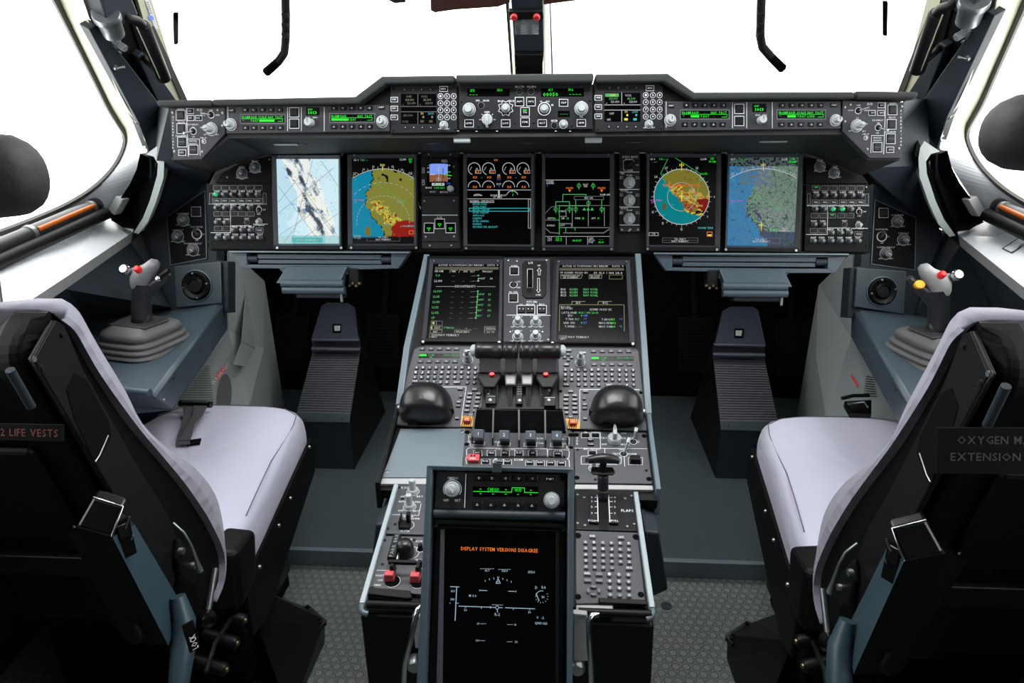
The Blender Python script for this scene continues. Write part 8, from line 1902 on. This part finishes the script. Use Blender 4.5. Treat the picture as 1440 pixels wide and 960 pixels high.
    bd(MB().hexa([Vector((-.58, 1.20, 0)), Vector((f0.x-.005, 1.06, 0)), Vector((f0.x, f0.y-.02, 0)), Vector((-.56, f0.y+.03, 0))], [Vector((-.56, 1.20, .22)), Vector((-.545, 1.12, .20)), Vector((f0.x, f0.y, .052)), Vector((f1.x, f1.y, .062))], SEATMETAL), 'floor_foot', m_, bevel=.004)
    pl = [at(423, 853, z=.062), at(434, 851, z=.062), at(459, 872, z=.056), at(449, 882, z=.056), at(436, 870, z=.06)]
    bd(MB().add(pl+[p-Vector((0, 0, .012)) for p in pl], [(0, 1, 2, 3, 4), (9, 8, 7, 6, 5)]+[(i, (i+1) % 5, 5+(i+1) % 5, 5+i) for i in range(5)], SEATMETAL), 'foot_plate', m_, bevel=.001)
    for x, y in ((433, 857), (449, 874)): p = at(x, y, z=.06); bd(MB().lathe(Fr(p, (1, 0, 0), (0, 0, 1)), 0, 0, [(.007, 0), (.007, .004), (.004, .005), (.004, .012)], BLACK, n=8), 'bolt', m_)
    bd(MB().tube([at(386, 806, y=1.25), at(392, 825, y=1.22), at(376, 850, y=1.16), at(350, 880, y=1.08)], .006, BLACK, n=8), 'hose', m_)
    bd(MB().tube([at(290, 945, y=.84), at(302, 905, y=.9), at(330, 862, y=1.0)], .004, SEATMETAL, n=8), 'link_rod', m_)
    # belts and small things on the cushion
    if not mr:
        b = thing('lap_belt', 'grey webbing lap belt with a black buckle on the left seat cushion', 'seat belt', at(275, 570, z=.47))
        w3 = lambda pts, wd: [(at(x-wd/2, y, z=z_), at(x+wd/2, y, z=z_)) for x, y, z_ in pts]
        def strap(pts, wd, nm):
            L1 = []; L2 = []
            for x, y, z_, k in pts: c_ = at(x, y, z=z_); L1.append(c_+Vector((-wd*k, 0, 0))); L2.append(c_+Vector((wd*k, .01*(1-k), .006*(1-k))))
            ribbon(L1, L2, BELT).build(nm, b, solid=.002)
        strap([(268, 569, .485, 1), (268, 585, .478, .8), (262, 600, .472, .6), (257, 613, .468, .6), (258, 626, .464, .75)], .022, 'webbing')
        strap([(282, 571, .487, 1), (278, 585, .486, .7), (268, 600, .482, .5), (259, 620, .468, .8)], .018, 'webbing')
        p0, p1 = at(253, 567, z=.488), at(297, 569, z=.488); MB().tube([p0, p1], .009, GLOSSB, n=8).build('buckle', b); MB().tube([at(256, 564, z=.496), at(292, 565, z=.496)], .004, STEEL, n=8).build('buckle_bar', b)
        MB().prism(WORLD, [(p.x, p.y) for p in (at(263, 620, z=.46), at(283, 617, z=.46), at(281, 624, z=.46), at(262, 626, z=.46))], .458, .4625, VOID).build('slot', b)
    else:
        b = thing('armrest_tray', 'black oval grab tray at the outboard edge of the right seat', 'tray', at(1205, 570, z=.46))
        MB().tube([at(1184, 560, z=.50), at(1200, 556, z=.505), at(1222, 556, z=.505)], .005, BLACK, n=8).build('rim', b)
        MB().prism(WORLD, [(p.x, p.y) for p in (at(1187, 563, z=.47), at(1226, 561, z=.47), at(1226, 580, z=.47), at(1196, 579, z=.47))], .45, .47, GLOSSB).build('tray', b, bevel=.004)
        MB().tube([at(1192, 568, z=.49), at(1215, 565, z=.49), at(1220, 572, z=.49)], .0025, STEEL, n=6).build('bright_edge', b)

both(seat)
# headrests


for side in ('left', 'right'):
    y_ = .74
    if side == 'left': e, tp, bt = at(37, 246, y=y_), at(0, 190, y=y_), at(0, 308, y=y_)
    else: e, tp, bt = at(1405, 183, y=y_), at(1440, 131, y=y_), at(1440, 243, y=y_)
    sg = -1 if side == 'left' else 1; w_ = .11; cx = e.x+sg*w_; cz = (tp.z+bt.z)/2; hh = abs(tp.z-bt.z)/2*1.15
    t = thing('headrest', 'dark leather headrest at the %s edge above the seat back' % side, 'headrest', (cx, y_, cz-hh))
    rg = []
    for j in range(13):
        v = -1+j/6; kk = max(1-abs(v)**2.4, .0005)**.5
        rg.append([Vector((cx+w_*(.45+.55*kk if abs(v) < .999 else .45)*math.copysign(abs(math.cos(q))**.85, math.cos(q))*min(1, kk*1.6+.02), y_+.02+.05*kk*math.copysign(abs(math.sin(q))**.7, math.sin(q)), cz+hh*v)) for q in [2*math.pi*i/28 for i in range(28)]])
    MB().loft(rg, LEATHER).build('pad', t)
    for dx in (-.03, .03): MB().tube([Vector((cx+dx, y_+.03, cz)), Vector((cx+dx, y_-.005, .96))], .006, STEEL, n=10).build('post', t)

# ================================================================== light
w = bpy.data.worlds.new('overcast_sky'); S.world = w; w.use_nodes = True
bg = w.node_tree.nodes['Background']; bg.inputs['Color'].default_value = (1, 1, .985, 1); bg.inputs['Strength'].default_value = 4.6
def area(name, loc, size, sy, power, target, col=(1, 1, 1), portal=False, spread=180):
    l = bpy.data.lights.new(name, 'AREA'); l.shape = 'RECTANGLE'; l.size = size; l.size_y = sy; l.energy = power; l.color = col; l.spread = rad(spread)
    o = bpy.data.objects.new(name, l); C.objects.link(o); o.location = Vector(loc); o.rotation_euler = (Vector(target)-Vector(loc)).to_track_quat('-Z', 'Y').to_euler()
    if portal: l.cycles.is_portal = True
    return o
area('dome_lamp', (X0, 1.0, 1.69), .7, .25, 13, (X0, .9, .4))
S.view_settings.view_transform = 'Standard'; S.view_settings.look = 'None'; S.view_settings.gamma = 1; S.view_settings.use_curve_mapping = False
S.view_settings.exposure = 0
S.cycles.max_bounces = 6; S.cycles.diffuse_bounces = 4; S.cycles.transparent_max_bounces = 12; S.cycles.caustics_reflective = False; S.cycles.sample_clamp_indirect = 6
bpy.context.view_layer.update()
